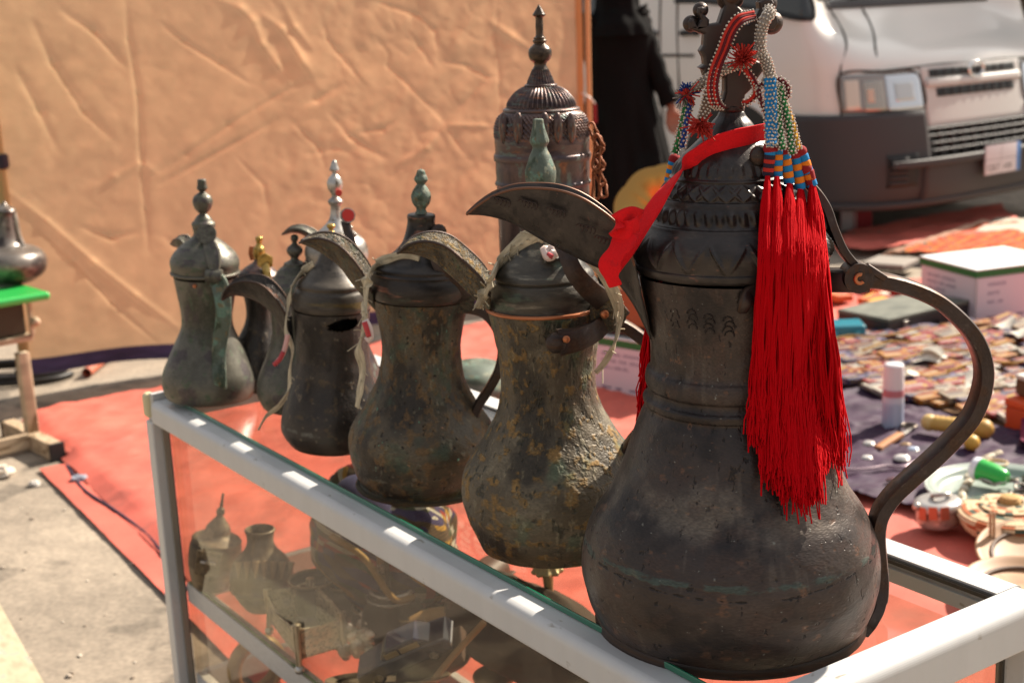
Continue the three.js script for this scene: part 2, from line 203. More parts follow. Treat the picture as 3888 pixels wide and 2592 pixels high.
// ---------------------------------------------------------------- the white van
{
  const VPH = 0.95, O = AT(3285, 790, 7.2).setY(0), fx = V(Math.sin(VPH), 0, -Math.cos(VPH)), bx = V(-Math.cos(VPH), 0, -Math.sin(VPH));   // fx along the front, bx towards the rear
  const Wd = 1.96, Ln = 4.6; const van = thing('van', 'white passenger van with grey bumper parked behind the goods', 'van', O);
  // plan: s < 0 runs back along the near side, 0..1 across the front, s > 1 back along the far side (distance in metres beyond)
  const arc = []; { let L = 0, px = 0, pb = 0.45; const N = 400; for (let i = 0; i <= N; i++) { const x = Wd / 2 * (1 - Math.cos(i / N * Math.PI / 2)) , k = clamp(1 - x / (Wd / 2)), b = 0.4 * (1 - Math.pow(1 - Math.pow(k, 4.6), 1 / 2.2)) + 0.05 * k * k; L += Math.hypot(x - px, b - pb); px = x; pb = b; arc.push([L, x, b]); } for (const q of arc) q[0] /= L; }
  const plan = (s) => { if (s < 0) return [0, 0.45 - s, 0]; if (s > 1) return [Wd, 0.45 + (s - 1), 0];
    const m = (s < 0.5 ? s : 1 - s) * 2; let lo = 0, hi = arc.length - 1; while (hi - lo > 1) { const c = lo + hi >> 1; arc[c][0] < m ? lo = c : hi = c; } const t = clamp((m - arc[lo][0]) / (arc[hi][0] - arc[lo][0] || 1)), x = lerp(arc[lo][1], arc[hi][1], t), b = lerp(arc[lo][2], arc[hi][2], t);
    return [s < 0.5 ? x : Wd - x, b, sstep(-0.1, 0.55, m)]; };
  const setback = (y) => { const k = [[0.18, 0.06], [0.3, 0.01], [0.45, 0], [0.6, 0.02], [0.8, 0.06], [0.97, 0.1], [1.06, 0.2], [1.14, 0.34], [1.22, 0.46], [1.5, 0.72], [1.85, 1.06], [1.98, 1.35]]; for (let i = 1; i < k.length; i++) if (y <= k[i][0]) return lerp(k[i - 1][1], k[i][1], clamp((y - k[i - 1][0]) / (k[i][0] - k[i - 1][0]))); return 1.35; };
  const pt = (s, y, off = 0) => { const f = (ss, yy) => { const [a, b, fr] = plan(ss); const tum = yy > 0.95 ? 0.16 * ((yy - 0.95) / 1) ** 1.7 : 0.012 * Math.abs(yy - 0.8); const aa = a < Wd / 2 ? a + tum * (1 - Math.abs(a - 0) / Wd * 2) : a - tum * (1 - (Wd - a) / Wd * 2); return V(0, yy, 0).addScaledVector(fx, aa).addScaledVector(bx, b + setback(yy) * fr); };
    const p = f(s, y); if (!off) return p; const e = 0.004, ds = f(s + e, y).sub(f(s - e, y)), dy = f(s, y + e).sub(f(s, y - e)), n = V(0, 0, 0).crossVectors(ds, dy).normalize(); const c = V(0, 1, 0).addScaledVector(fx, Wd / 2).addScaledVector(bx, 2); if (n.dot(p.clone().sub(c)) < 0) n.negate(); return p.addScaledVector(n, off); };
  const patch = (s0, s1, y0, y1, off, ns = 24, nt = 12, thick = 0.006) => sheet((i, j) => { const s = lerp(s0, s1, i); const a = typeof y0 === 'function' ? y0(s) : y0, b = typeof y1 === 'function' ? y1(s) : y1; return pt(s, lerp(a, b, j), off); }, ns, nt, { thick });
  const line = (pts, r, off = 0.001, n = 40) => rope(pts.map(([s, y]) => pt(s, y, off)), r, n, 6);
  const paint = mat(S('#e4dfd8'), 0.38, 0, { clearcoat: 0.7, clearcoatRoughness: 0.12 }), plastic = mat(S('#3b3738'), 0.62), black = mat(S('#100f10'), 0.5), glass = mat(S('#1a1d1e'), 0.06, 0, { clearcoat: 1 }), seam = mat(S('#4a443f'), 0.7), silver = mat(S('#c6c2be'), 0.5, 0), chrome = mat(S('#e8e8e8'), 0.1, 0.9);
  part(van, 'body', patch(-4.0, 5.0, 0.40, 1.98, 0, 260, 40, 0.01), paint);
  part(van, 'roof', sheet((i, j) => { const y = 1.975 + 0.06 * Math.sin(i * Math.PI); return V(0, y, 0).addScaledVector(fx, lerp(0.13, Wd - 0.13, i)).addScaledVector(bx, lerp(1.45, 4.6, j)); }, 10, 10, { thick: 0.01 }), paint);
  part(van, 'rear_wall', sheet((i, j) => V(0, lerp(0.4, 1.98, j), 0).addScaledVector(fx, lerp(0.02, Wd - 0.02, i)).addScaledVector(bx, 4.56), 4, 8, { thick: 0.02 }), paint);
  part(van, 'underbody', (() => { const g = rb(Wd - 0.3, 0.2, 3.9, 0.05); g.rotateY(Math.atan2(-fx.z, fx.x)); const c = V(0, 0.42, 0).addScaledVector(fx, Wd / 2).addScaledVector(bx, 2.6); return moved(g, c.x, c.y, c.z); })(), black);
  // bumper: corner block below the lamp, bar under the intake, lower lip
  const bump = part(van, 'bumper', merge([patch(-0.06, 0.31, 0.235, 0.72, 0.03, 50, 14, 0.03), patch(0.69, 1.06, 0.235, 0.72, 0.03, 50, 14, 0.03), patch(0.29, 0.71, 0.235, 0.46, 0.045, 30, 8, 0.04)]), plastic);
  part(bump, 'bumper_ridge', patch(0.20, 0.80, 0.435, 0.462, 0.075, 40, 3, 0.03), plastic);
  part(bump, 'bumper_lip', patch(0.08, 0.92, 0.225, 0.262, 0.055, 40, 3, 0.03), plastic);
  for (const [a, b] of [[0.195, 0.275], [0.725, 0.805]]) { const f = part(bump, 'lamp_recess', patch(a, b, 0.33, 0.50, 0.034, 10, 8, 0.01), black); for (let k = 0; k < 5; k++) part(f, 'slat', patch(a + 0.006, b - 0.03, 0.345 + k * 0.03, 0.36 + k * 0.03, 0.045, 6, 2, 0.012), plastic); }
  part(van, 'air_intake', patch(0.305, 0.695, 0.46, 0.625, 0.006, 30, 6, 0.01), black);
  for (const y of [0.495, 0.535, 0.575, 0.61]) part(van, 'intake_bar', patch(0.305, 0.695, y, y + 0.011, 0.028, 30, 2, 0.02), plastic);
  for (let k = 0; k < 11; k++) part(van, 'intake_post', patch(0.31 + k * 0.038, 0.314 + k * 0.038, 0.47, 0.62, 0.024, 2, 5, 0.02), plastic);
  part(van, 'grille_surround', patch(0.322, 0.678, 0.625, 0.945, 0.012, 40, 10, 0.012), silver);
  for (const [y0, y1, c] of [[0.885, 0.925, 0.345], [0.78, 0.825, 0.36]]) { const s = part(van, 'grille_slot', patch(c, 1 - c, y0, y1, 0.016, 40, 4, 0.006), black); for (let k = 0; k < 9; k++) part(s, 'slot_rib', patch(c + 0.02 + k * 0.03, c + 0.023 + k * 0.03, y0, y1, 0.02, 2, 2, 0.006), plastic); }
  part(van, 'grille_bar', patch(0.33, 0.67, 0.835, 0.872, 0.026, 40, 4, 0.014), silver);
  { const g = new THREE.TorusGeometry(0.05, 0.009, 8, 28); g.scale(1.25, 0.85, 1); g.rotateY(Math.atan2(-fx.z, fx.x) ); const c = pt(0.5, 0.905, 0.03); part(van, 'badge', moved(g, c.x, c.y, c.z), chrome); }
  for (const [a, b] of [[0.107, 0.318], [0.682, 0.893]]) {
    const h = part(van, 'headlight', patch(a, b, 0.735, 0.925, 0.012, 24, 10, 0.01), mat(S('#8f8a86'), 0.15, 0.5, { clearcoat: 1 }));
    const lo = a < 0.5; const s = (x) => lo ? a + (b - a) * x : b - (b - a) * x; const pp = (x0, x1, y0, y1, o, m, nm) => part(h, nm, patch(Math.min(s(x0), s(x1)), Math.max(s(x0), s(x1)), y0, y1, o, 10, 8, 0.006), m);
    pp(0.52, 0.97, 0.73, 0.91, 0.016, mat(S('#d6dae0'), 0.08, 0.85), 'reflector'); pp(0.05, 0.2, 0.75, 0.9, 0.016, mat(S('#d4ccbe'), 0.15, 0.3), 'side_lamp'); pp(0.25, 0.48, 0.735, 0.89, 0.016, mat(S('#b0a79e'), 0.1, 0.8), 'lamp_housing'); pp(0.62, 0.86, 0.775, 0.87, 0.02, mat(S('#c9c4c2'), 0.06, 0.9), 'bulb_bowl'); pp(0.28, 0.36, 0.78, 0.85, 0.02, mat(S('#c9b6a4'), 0.15), 'indicator');
    const r = line([[s(0), 0.735], [s(0), 0.925], [s(0.5), 0.935], [s(0.9), 0.925], [s(1), 0.87], [s(0.99), 0.735], [s(0.5), 0.728], [s(0), 0.735]], 0.007, 0.012, 80); part(h, 'lamp_rim', r, seam);
  }
  { // plate
    const w = 0.325, h = 0.165, c = pt(0.532, 0.425, 0.085), cv = document.createElement('canvas'); cv.width = 512; cv.height = 256; const x = cv.getContext('2d'); x.fillStyle = '#dcd3d6'; x.fillRect(0, 0, 512, 256); x.fillStyle = '#2f78c0'; x.fillRect(452, 0, 60, 256); x.strokeStyle = '#8a7f84'; x.lineWidth = 6; x.strokeRect(4, 4, 504, 248); x.beginPath(); x.moveTo(0, 128); x.lineTo(452, 128); x.moveTo(226, 0); x.lineTo(226, 256); x.stroke(); x.fillStyle = '#6b6166'; x.font = 'bold 84px sans-serif'; x.fillText('1267', 18, 226); x.font = 'bold 64px sans-serif'; x.fillText('ABB', 262, 220); x.font = 'bold 80px sans-serif'; x.fillText('١٢٦٧', 26, 98); x.font = 'bold 52px sans-serif'; x.fillText('ا ب ب', 262, 92);
    const t = new THREE.CanvasTexture(cv); t.colorSpace = THREE.SRGBColorSpace; const e = 0.01, tg = pt(0.532 + e, 0.425).sub(pt(0.532 - e, 0.425)).setY(0).normalize(); const pl = part(van, 'number_plate', sheet((i, j) => c.clone().addScaledVector(tg, (i - 0.5) * w).add(V(0, (j - 0.5) * h, 0)), 2, 2, { thick: 0.01 }), mat(0xffffff, 0.4, 0, { map: t })); }
  // side: windows, door joints, handles, sill, arch, wheels
  part(van, 'windscreen', patch(0.16, 0.84, 1.31, 1.88, 0.006, 40, 14, 0.006), glass);
  part(van, 'cowl', patch(0.2, 0.8, 1.265, 1.30, 0.012, 40, 4, 0.01), plastic);
  part(van, 'wiper', line([[0.30, 1.31], [0.42, 1.34], [0.56, 1.37]], 0.008, 0.02), black);
  part(van, 'door_window', patch(-1.0, 0.085, (s) => 1.345 - 0.115 * sstep(-0.9, 0.06, s), 1.72, 0.005, 30, 10, 0.006), glass);
  part(van, 'window_seal', line([[-1.0, 1.345], [-0.75, 1.335], [-0.35, 1.285], [0.02, 1.225], [0.085, 1.225], [0.1, 1.27], [0.08, 1.4], [0.05, 1.6]], 0.014, 0.004, 50), black);
  for (const a of [-2.6, -3.9]) part(van, 'side_window', patch(a, a + 1.15, 1.14, 1.72, 0.005, 20, 10, 0.006), glass);
  part(van, 'door_seam', line([[0.1, 0.42], [0.105, 0.7], [0.11, 0.95], [0.16, 1.08], [0.21, 1.2], [0.21, 1.28], [0.19, 1.36]], 0.006), seam);
  part(van, 'bonnet_seam', line([[0.205, 0.935], [0.235, 1.05], [0.285, 1.13], [0.315, 1.2], [0.325, 1.26]], 0.006), seam);
  part(van, 'bonnet_edge', line([[0.11, 0.937], [0.2, 0.937], [0.3, 0.945], [0.4, 0.95], [0.5, 0.945], [0.6, 0.95], [0.7, 0.945], [0.8, 0.937], [0.89, 0.937]], 0.006, 0.001, 80), seam);
  for (const s of [-0.95, -1.1, -2.85]) part(van, 'door_seam', line([[s, 0.42], [s, 0.9], [s - 0.03, 1.3], [s - 0.06, 1.75]], 0.007), seam);
  part(van, 'side_rail', line([[-0.82, 1.035], [-2.6, 1.04], [-4.0, 1.045]], 0.009), seam);
  part(van, 'waist_crease', line([[-0.9, 0.84], [-0.5, 0.835], [0.08, 0.82]], 0.004), paint);
  for (const s of [-0.84, -1.2]) part(van, 'door_handle', line([[s - 0.08, 1.16], [s, 1.165], [s + 0.06, 1.16]], 0.018, 0.016), black);
  part(van, 'sill', patch(-3.9, -0.02, 0.30, 0.43, 0.006, 60, 4, 0.02), plastic);
  { const wc = -0.5, ring = (r) => Array.from({ length: 17 }, (_, i) => [wc + r * Math.cos(Math.PI * i / 16), 0.36 + r * Math.sin(Math.PI * i / 16)]); part(van, 'wheel_arch', sheet((i, j) => { const th = Math.PI * i, r = 0.42 * j; return pt(wc + r * Math.cos(th), 0.36 + r * Math.sin(th), 0.005); }, 24, 6, { thick: 0.004 }), black); part(van, 'arch_lip', line(ring(0.43), 0.012, 0.004, 40), paint); }
  const wheel = (a, b) => { const w = new THREE.Group(); w.name = 'wheel'; const c = V(0, 0.335, 0).addScaledVector(fx, a).addScaledVector(bx, b); w.position.copy(c); w.quaternion.setFromUnitVectors(V(0, 1, 0), fx); van.add(w); part(w, 'tyre', turned([[0.2, -0.1], [0.3, -0.105], [0.33, -0.08], [0.335, 0], [0.33, 0.08], [0.3, 0.105], [0.2, 0.1]], { seg: 40 }), mat(S('#1b1a1a'), 0.8)); part(w, 'rim', turned([[0.0, -0.06], [0.1, -0.05], [0.19, -0.09], [0.2, -0.1], [0.2, 0.1], [0.19, 0.09], [0.1, 0.05], [0, 0.06]], { seg: 32 }), silver); };
  for (const [a, b] of [[0.16, 0.95], [Wd - 0.16, 0.95], [0.16, 3.9], [Wd - 0.16, 3.9]]) wheel(a, b);
}

// the building whose shade covers the van and the ground around it, beyond the right edge of the view
{
  const C = V(8.3, 0, -12.2), al = V(-0.707, 0, -0.707), L = 10, H = 7.6, b = thing('shop_building', 'plain rendered shop building standing behind the white van', 'building', C); b.rotation.y = Math.atan2(-al.z, al.x);
  const render = mat(0xffffff, 0.9, 0, { map: concreteMap, color: S('#d8c8b0') }), dark = mat(S('#3a3a3c'), 0.3);
  part(b, 'wall', moved(rb(L, H - 0.3, 5, 0.02), L / 2, (H - 0.3) / 2, 2.5), render); part(b, 'parapet', moved(rb(L + 0.2, 0.3, 5.2, 0.03), L / 2, H - 0.15, 2.5), render);
  for (const x of [1.5, 4.5, 7.5]) { const w = part(b, 'window', moved(rb(1.4, 1.2, 0.08, 0.01), x, 4.4, -0.02), dark); part(w, 'sill', moved(rb(1.6, 0.08, 0.2, 0.01), x, 3.74, -0.08), render); } part(b, 'door', moved(rb(1.8, 2.4, 0.08, 0.01), 4.5, 1.2, -0.02), mat(S('#5a4632'), 0.6));
}

// ---------------------------------------------------------------- glass display case
const TOPY = 0.65, CASE = G(2839, 2675, TOPY).setY(0), YAW = 0.5938, CL = 1.605, CW = 0.407;
const caseAt = (x, y, z) => V(x, y, z).applyAxisAngle(V(0, 1, 0), YAW).add(CASE);        // x across from the front edge, -z along from the near end
const SHELF = 0.265;
{
  const c = thing('display_case', 'long glass display case with white aluminium frame and coffee pots on top', 'display case', CASE); c.rotation.y = YAW;
  const scuff = tex(512, 512, (x, y) => { const a = fbm(x * 4, y * 30, 4, 30, 81, 4), b = fbm(x * 50, y * 50, 50, 50, 83, 3), k = 0.6 * sstep(0.72, 0.8, b) * sstep(0.55, 0.7, a), m = 0.97 + 0.05 * (a - 0.5); return [lerp(0.80 * m, 0.42, k * 0.8), lerp(0.795 * m, 0.37, k * 0.8), lerp(0.79 * m, 0.3, k * 0.8)]; });
  const alu = mat(0xffffff, 0.42, 0.0, { map: scuff, clearcoat: 0.25, clearcoatRoughness: 0.3 }), cream = mat(S('#d8cba2'), 0.5), rubber = mat(S('#3a352e'), 0.7);
  const profile = (w, h, up, r) => { const s = new THREE.Shape(), lo = h ? -h : -0.052; s.moveTo(0.006, lo); s.lineTo(-w + 0.004, lo); s.quadraticCurveTo(-w, lo, -w, lo + 0.005); s.lineTo(-w, up - r); s.quadraticCurveTo(-w, up - 0.16 * r, -w + 0.85 * r, up); s.lineTo(0.0, up); s.lineTo(0.0, -0.012); s.lineTo(0.006, -0.012); s.closePath(); return s; };
  const beam = (w, up, r, len, mirror, h = 0) => { let sh = profile(w, h, up, r); if (mirror) sh = new THREE.Shape(sh.getPoints(10).map((p) => new THREE.Vector2(-p.x, p.y)).reverse()); const g = new THREE.ExtrudeGeometry(sh, { depth: len, bevelEnabled: false, curveSegments: 10 }); const uv = g.attributes.uv, p = g.attributes.position; for (let i = 0; i < p.count; i++) uv.setXY(i, p.getX(i) * 2 + p.getY(i) * 2, p.getZ(i) * 1.2); return g; };
  const W1 = 0.04;
  { const g = beam(0.037, -0.0085, 0.014, CL - 0.008); g.translate(0, TOPY, -CL + 0.004); const m = part(c, 'front_beam', g, alu); }
  { const g = beam(0.05, 0.004, 0.016, CL - 0.008, true, 0.03); g.translate(CW, TOPY, -CL + 0.004); part(c, 'rear_beam', g, alu); }
  { const g = beam(W1, 0.006, 0.017, CW + 0.06); g.rotateY(Math.PI / 2); g.translate(-0.03, TOPY, 0.0); part(c, 'end_beam', g, alu); }
  { const g = beam(W1, 0.004, 0.03, CW + 0.06, true); g.rotateY(Math.PI / 2); g.translate(-0.03, TOPY, -CL); part(c, 'end_beam', g, alu); }
  part(c, 'glass_gasket', moved(rb(0.006, 0.008, CL - 0.01, 0.001), CW - 0.001, TOPY - 0.003, -CL / 2), rubber);
  for (const [x, z] of [[-0.032, 0.03], [CW + 0.026, 0.03], [-0.03, -CL - 0.026], [CW + 0.024, -CL - 0.026]]) part(c, 'corner_cap', moved(rb(0.022, 0.05, 0.022, 0.009, 3), x, TOPY - 0.0215 + (x > 0 ? 0.003 : 0), z), cream);
  for (const [x, z] of [[-0.022, 0.019], [CW + 0.02, 0.019], [-0.022, -CL - 0.019], [CW + 0.02, -CL - 0.019]]) { const p = part(c, 'post', moved(rb(0.03, TOPY - 0.075, 0.034, 0.004), x, (TOPY - 0.052) / 2 + 0.011, z), alu); part(p, 'gasket', moved(rb(0.004, TOPY - 0.09, 0.006, 0.001), x + (x < 0 ? 0.018 : -0.018), (TOPY - 0.052) / 2 + 0.011, z + (z > -0.5 ? -0.014 : 0.014)), rubber); part(p, 'inner_fin', moved(rb(0.012, TOPY - 0.09, 0.005, 0.001), x + (x < 0 ? 0.009 : -0.009), (TOPY - 0.052) / 2 + 0.011, z + (z > -0.5 ? -0.0225 : 0.0225)), mat(S('#8c8478'), 0.6, 0.2)); }
  for (const y of [0.042, SHELF - 0.026]) { const nm = y > 0.1 ? 'shelf_rail' : 'bottom_rail'; for (const x of [0.006, CW - 0.006]) part(c, nm, moved(rb(0.02, 0.042, CL - 0.012, 0.003), x, y, -CL / 2), alu); for (const z of [-0.006, -CL + 0.006]) part(c, nm, moved(rb(CW - 0.034, 0.042, 0.02, 0.003), CW / 2, y, z), alu); }
  const clear = mat(S('#f2f6f3'), 0.03, 0, { transmission: 1, thickness: 0, ior: 1.5 }), pane = mat(S('#e6dfd2'), 0.05, 0, { transmission: 1, thickness: 0, ior: 1.5 }), green = mat(S('#0f6a4c'), 0.12, 0, { clearcoat: 1, clearcoatRoughness: 0.05 });
  const top = part(c, 'glass_top', (() => { const g = new THREE.PlaneGeometry(CW - 0.002, CL - 0.004); g.rotateX(-Math.PI / 2); g.translate(CW / 2, TOPY, -CL / 2); return g; })(), clear);
  part(top, 'glass_edge', moved(rb(0.0035, 0.0078, CL - 0.004, 0.0012), 0.0, TOPY - 0.0042, -CL / 2), green);
  // dust film on the upright panes: fine settled specks, seen as a thin veil
  const dust = tex(512, 512, (x, y) => { const a = fbm(x * 5, y * 5, 5, 5, 91, 4), b = vnoise(x * 250, y * 250, 250, 250, 92); return 0.10 + 0.07 * (a - 0.5) + 0.08 * (b - 0.5); }, false);
  const dusty = mat(S('#a59684'), 1, 0, { transparent: true, alphaMap: dust, opacity: 1.0 });
  const upright = (w, h, x, y, z, rot, nm, d) => { const g = new THREE.PlaneGeometry(w, h); if (rot) g.rotateY(Math.PI / 2); const p = part(c, nm, moved(g, x, y, z), pane); if (d) part(p, 'dust_film', moved(g.clone(), rot ? -0.0015 : 0, 0, rot ? 0 : 0.0015), dusty); };
  const ph = TOPY - 0.052 - 0.06, py = 0.06 + ph / 2;
  upright(CL - 0.006, ph, -0.003, py, -CL / 2, true, 'front_pane', true); upright(CL - 0.006, ph, CW + 0.003, py, -CL / 2, true, 'rear_pane'); upright(CW, ph, CW / 2, py, 0.006, false, 'end_pane', true); upright(CW, ph, CW / 2, py, -CL - 0.006, false, 'end_pane');
  const sh = part(c, 'glass_shelf', (() => { const g = new THREE.PlaneGeometry(CW - 0.006, CL - 0.03); g.rotateX(-Math.PI / 2); g.translate(CW / 2, SHELF, -CL / 2); return g; })(), clear);
  part(sh, 'shelf_edge', moved(rb(0.003, 0.005, CL - 0.03, 0.001), 0.001, SHELF - 0.003, -CL / 2), mat(S('#3f7a44'), 0.15));
}

// ---------------------------------------------------------------- cloths on the ground
function blanket(A, B, C, D, lift, n = 120, uvs = 1) {               // corners far-left, far-right, near-right, near-left
  return sheet((s, t) => { const p = A.clone().lerp(B, s).lerp(D.clone().lerp(C, s), t); p.y = lift(p.x, p.z, s, t); p.u = p.x * uvs; p.w = p.z * uvs; return p; }, n, n, { thick: 0.002 });
}
const folds = (x, z, seed, a, f) => { const e = fbm(x * f + 30, z * f * 1.6 + x * f * 0.4 + 30, 999, 999, seed, 4), g = fbm(x * f * 0.4 + 30, z * f * 0.5 + 30, 999, 999, seed + 3, 2); return a * (Math.pow(1 - Math.abs(2 * e - 1), 3) * 0.9 + 0.4 * g); };
const weave = (r, g, b, seed, n = 0.14) => tex(512, 512, (x, y) => { const a = fbm(x * 5, y * 5, 5, 5, seed, 4), t = vnoise(x * 256, y * 256, 256, 256, seed + 2), st = sstep(0.6, 0.75, fbm(x * 11, y * 11, 11, 11, seed + 7, 4)), m = 1 + n * (a - 0.5) * 2 + 0.08 * (t - 0.5) - 0.07 * st; return [r * m, g * m + 0.02 * st, b * m + 0.02 * st]; });
const redMap = weave(0.79, 0.385, 0.325, 101);
const redMat = mat(0xffffff, 0.7, 0, { map: redMap, sheen: 0.3, sheenColor: S('#ff9a8a'), sheenRoughness: 0.6 });
const RED_Y = 0.012;
{
  const A = G(80, 1603), B0 = G(640, 1478), far = B0.clone().sub(A).normalize(), B = A.clone().addScaledVector(far, 5.6), E = G(620, 2070), dn = E.clone().sub(G(150, 1628)).normalize(), D = A.clone().addScaledVector(dn, 3.6), C = B.clone().addScaledVector(dn, 5.2);
  const c = thing('red_groundsheet', 'creased red groundsheet spread under the glass case and the goods', 'groundsheet');
  const MID = G(1900, 1232), BR = G(4300, 985), farEdge = (s) => s < 0.4 ? A.clone().lerp(MID, s / 0.4) : MID.clone().lerp(BR, (s - 0.4) / 0.6), liftY = (x, z, s, t) => 0.007 + (1 - 0.72 * sstep(0.35, 0.8, x)) * (folds(x, z, 111, 0.020, 2.6) + folds(x, z, 117, 0.010, 6)) * sstep(0, 0.012, s) + 0.012 * Math.max(0, Math.sin(t * 37) * Math.sin(t * 11)) * (1 - sstep(0, 0.02, s));
  part(c, 'sheet', sheet((s, t) => { const p = farEdge(s).lerp(D.clone().lerp(C, s), t); p.y = liftY(p.x, p.z, s, t); p.u = p.x; p.w = p.z; return p; }, 260, 260, { thick: 0.002 }), redMat);
  const n2 = V(-dn.z, 0, dn.x); if (n2.x > 0) n2.negate();
  const A2 = A.clone().addScaledVector(dn, 0.62).addScaledVector(n2, 0.085), D2 = D.clone().addScaledVector(n2, 0.06);
  part(c, 'under_fold', sheet((s, t) => { const p = A2.clone().lerp(D2, t).addScaledVector(n2, -0.16 * s); p.y = 0.003 + 0.0025 * (1 - s) + folds(p.x, p.z, 131, 0.005, 4); p.u = p.x; p.w = p.z; return p; }, 12, 120, { thick: 0.001 }), redMat);
  part(c, 'navy_edge', rope(Array.from({ length: 12 }, (_, i) => { const p = A.clone().addScaledVector(dn, 0.64 + i * 0.27).addScaledVector(n2, 0.004); p.y = 0.009; p.addScaledVector(n2, 0.02 * Math.sin(i * 1.7)); return p; }), 0.005, 60, 6), mat(S('#241c34'), 0.8));
  part(c, 'hem_fold', rope(Array.from({ length: 9 }, (_, i) => { const p = A.clone().addScaledVector(dn, 0.55).addScaledVector(far, 0.02 + i * 0.16); p.y = 0.016 + 0.003 * Math.sin(i * 2); return p; }), 0.014, 60, 7), redMat);
  const q = G(290, 1735); part(c, 'eyelet', moved(new THREE.TorusGeometry(0.008, 0.003, 6, 14).rotateX(Math.PI / 2), q.x, 0.03, q.z), mat(S('#d9d2cc'), 0.3, 0.7));
}
const purpleMat = mat(0xffffff, 0.75, 0, { map: weave(0.185, 0.04, 0.19, 141, 0.1) });
single('purple_cloth', 'dark purple cloth laid under the small trinkets', 'cloth', blanket(G(3100, 1425), G(3990, 1735), G(3990, 2085), G(3130, 1900), (x, z) => 0.026 + folds(x, z, 151, 0.022, 4.2), 110, 1.5), purpleMat);
single('red_cloth', 'red cloth lying crumpled in the shade of the van', 'cloth', blanket(G(3150, 930), G(3800, 800), G(3930, 930), G(3230, 985), (x, z) => 0.028 + folds(x, z, 161, 0.03, 2.4), 70), redMat);

// ---------------------------------------------------------------- coffee pots: traced outlines turned into real shapes standing on the case
// base: pixel of the lowest point of the foot, half width of the foot in pixels; top: a pixel high on the axis
function Pot(name, label, { u, v, hw, top, y = TOPY, group, category = 'coffee pot' }) {
  const q = G(u, v, y); let c = q.clone(); const away = V(q.x - CAM.x, 0, q.z - CAM.z).normalize();
  for (let i = 0; i < 6; i++) { const z = c.clone().sub(CAM).dot(R3.f); c = q.clone().addScaledVector(away, hw * z / FOC); }
  const t = AT(top[0], top[1], -c.z), ax = t.sub(c).normalize(), g = thing(name, label, category, c, group); g.quaternion.setFromUnitVectors(V(0, 1, 0), ax); g.updateMatrixWorld(true);
  const inv = g.matrixWorld.clone().invert(), eye = CAM.clone().applyMatrix4(inv), rot = new THREE.Matrix4().extractRotation(inv);
  const P = { g, c };
  P.loc = (uu, vv, z = 0) => { const d = ray(uu, vv).applyMatrix4(rot), k = (z - eye.z) / d.z; return eye.clone().addScaledVector(d, k); };
  P.axis = (vv) => { let lo = -0.2, hi = 1.4; for (let i = 0; i < 40; i++) { const m = (lo + hi) / 2, w = V(0, m, 0).applyMatrix4(g.matrixWorld).sub(CAM); (CY + FOC * w.dot(R3.d) / w.dot(R3.f) > vv) ? lo = m : hi = m; } return (lo + hi) / 2; };
  P.px = (yy, n) => { const w = V(0, yy, 0).applyMatrix4(g.matrixWorld).sub(CAM); return n * w.dot(R3.f) / FOC; };
  P.prof = (list) => list.map(([vv, n]) => { const yy = P.axis(vv); return [P.px(yy, n), yy]; });
  P.all = [];
  P.turn = (nm, list, m, o = {}, parent = g) => { const pr = P.prof(list); if (o.foot) pr.unshift([0, pr[0][1]]); P.all.push(...pr); return part(parent, nm, turned(pr, o), m); };
  P.rad = (yy) => { let r = 0; if (P.sn !== P.all.length) { P.so = [...P.all].sort((a, b) => a[1] - b[1]); P.sn = P.all.length; } const s = P.so; for (let i = 1; i < s.length; i++) if (yy >= s[i - 1][1] && yy <= s[i][1]) r = Math.max(r, lerp(s[i - 1][0], s[i][0], (yy - s[i - 1][1]) / Math.max(1e-6, s[i][1] - s[i - 1][1]))); return r; };
  P.front = (uu, vv, lift = 0) => { let z = 0, p; for (let i = 0; i < 9; i++) { p = P.loc(uu, vv, z); const r = P.rad(p.y) + lift; z = lerp(z, Math.sqrt(Math.max(0, r * r - p.x * p.x)), 0.6); } return p; };
  // open beak: a folded sheet from the lower edge line to two upper rims
  P.beak = (up, low, w, m, rimMat, o = {}) => { const n = 40, U = curvePts(up.map(([a, b]) => P.loc(a, b, o.z ?? 0)), n), L = curvePts(low.map(([a, b]) => P.loc(a, b, o.z ?? 0)), n); const zw = (t) => w * (o.wf ? o.wf(t) : Math.pow(Math.sin(Math.PI * clamp(0.03 + 0.55 * t)), 0.7));
    const lift = zw; const sp = new THREE.Group(); sp.name = 'spout'; g.add(sp);
    const at = (i, j) => { const t = i, k = Math.min(n, Math.round(i * n)), a = L[k], b = U[k], side = j * 2 - 1, s = Math.abs(side), p = a.clone().lerp(b, s); p.z += Math.sign(side) * zw(t) * Math.pow(s, 0.65); return p; };
    part(sp, 'beak', sheet(at, n, 20, { thick: 0.0015 }), m); for (const sgn of [1, -1]) part(sp, 'beak_rim', rope(U.filter((_, k) => k % 2 === 0).map((p, k) => p.clone().add(V(0, 0, sgn * zw(k * 2 / n)))), o.rim ?? 0.0022, 50, 6), rimMat ?? m); return sp; };
  P.strap = (nm, list, a, b, m, o = {}) => part(o.parent ?? g, nm, sweep(curvePts(list.map(([uu, vv, z]) => P.loc(uu, vv, z ?? 0)), o.n ?? 60), (t) => { const k = o.k ? o.k(t) : 1; return bar(a * k, b * k, 0.22); }, { ref: V(0, 0, 1), vlen: 0.2, crease: true }), m);
  P.stud = (uu, vv, r, m, nm = 'rivet', z) => { const p = z === undefined ? P.front(uu, vv, 0.001) : P.loc(uu, vv, z); const b = ball(r, 0, 0, 0, 10); b.scale(1, 1, 0.55); return part(g, nm, moved(b, p.x, p.y, p.z), m); };
  return P;
}
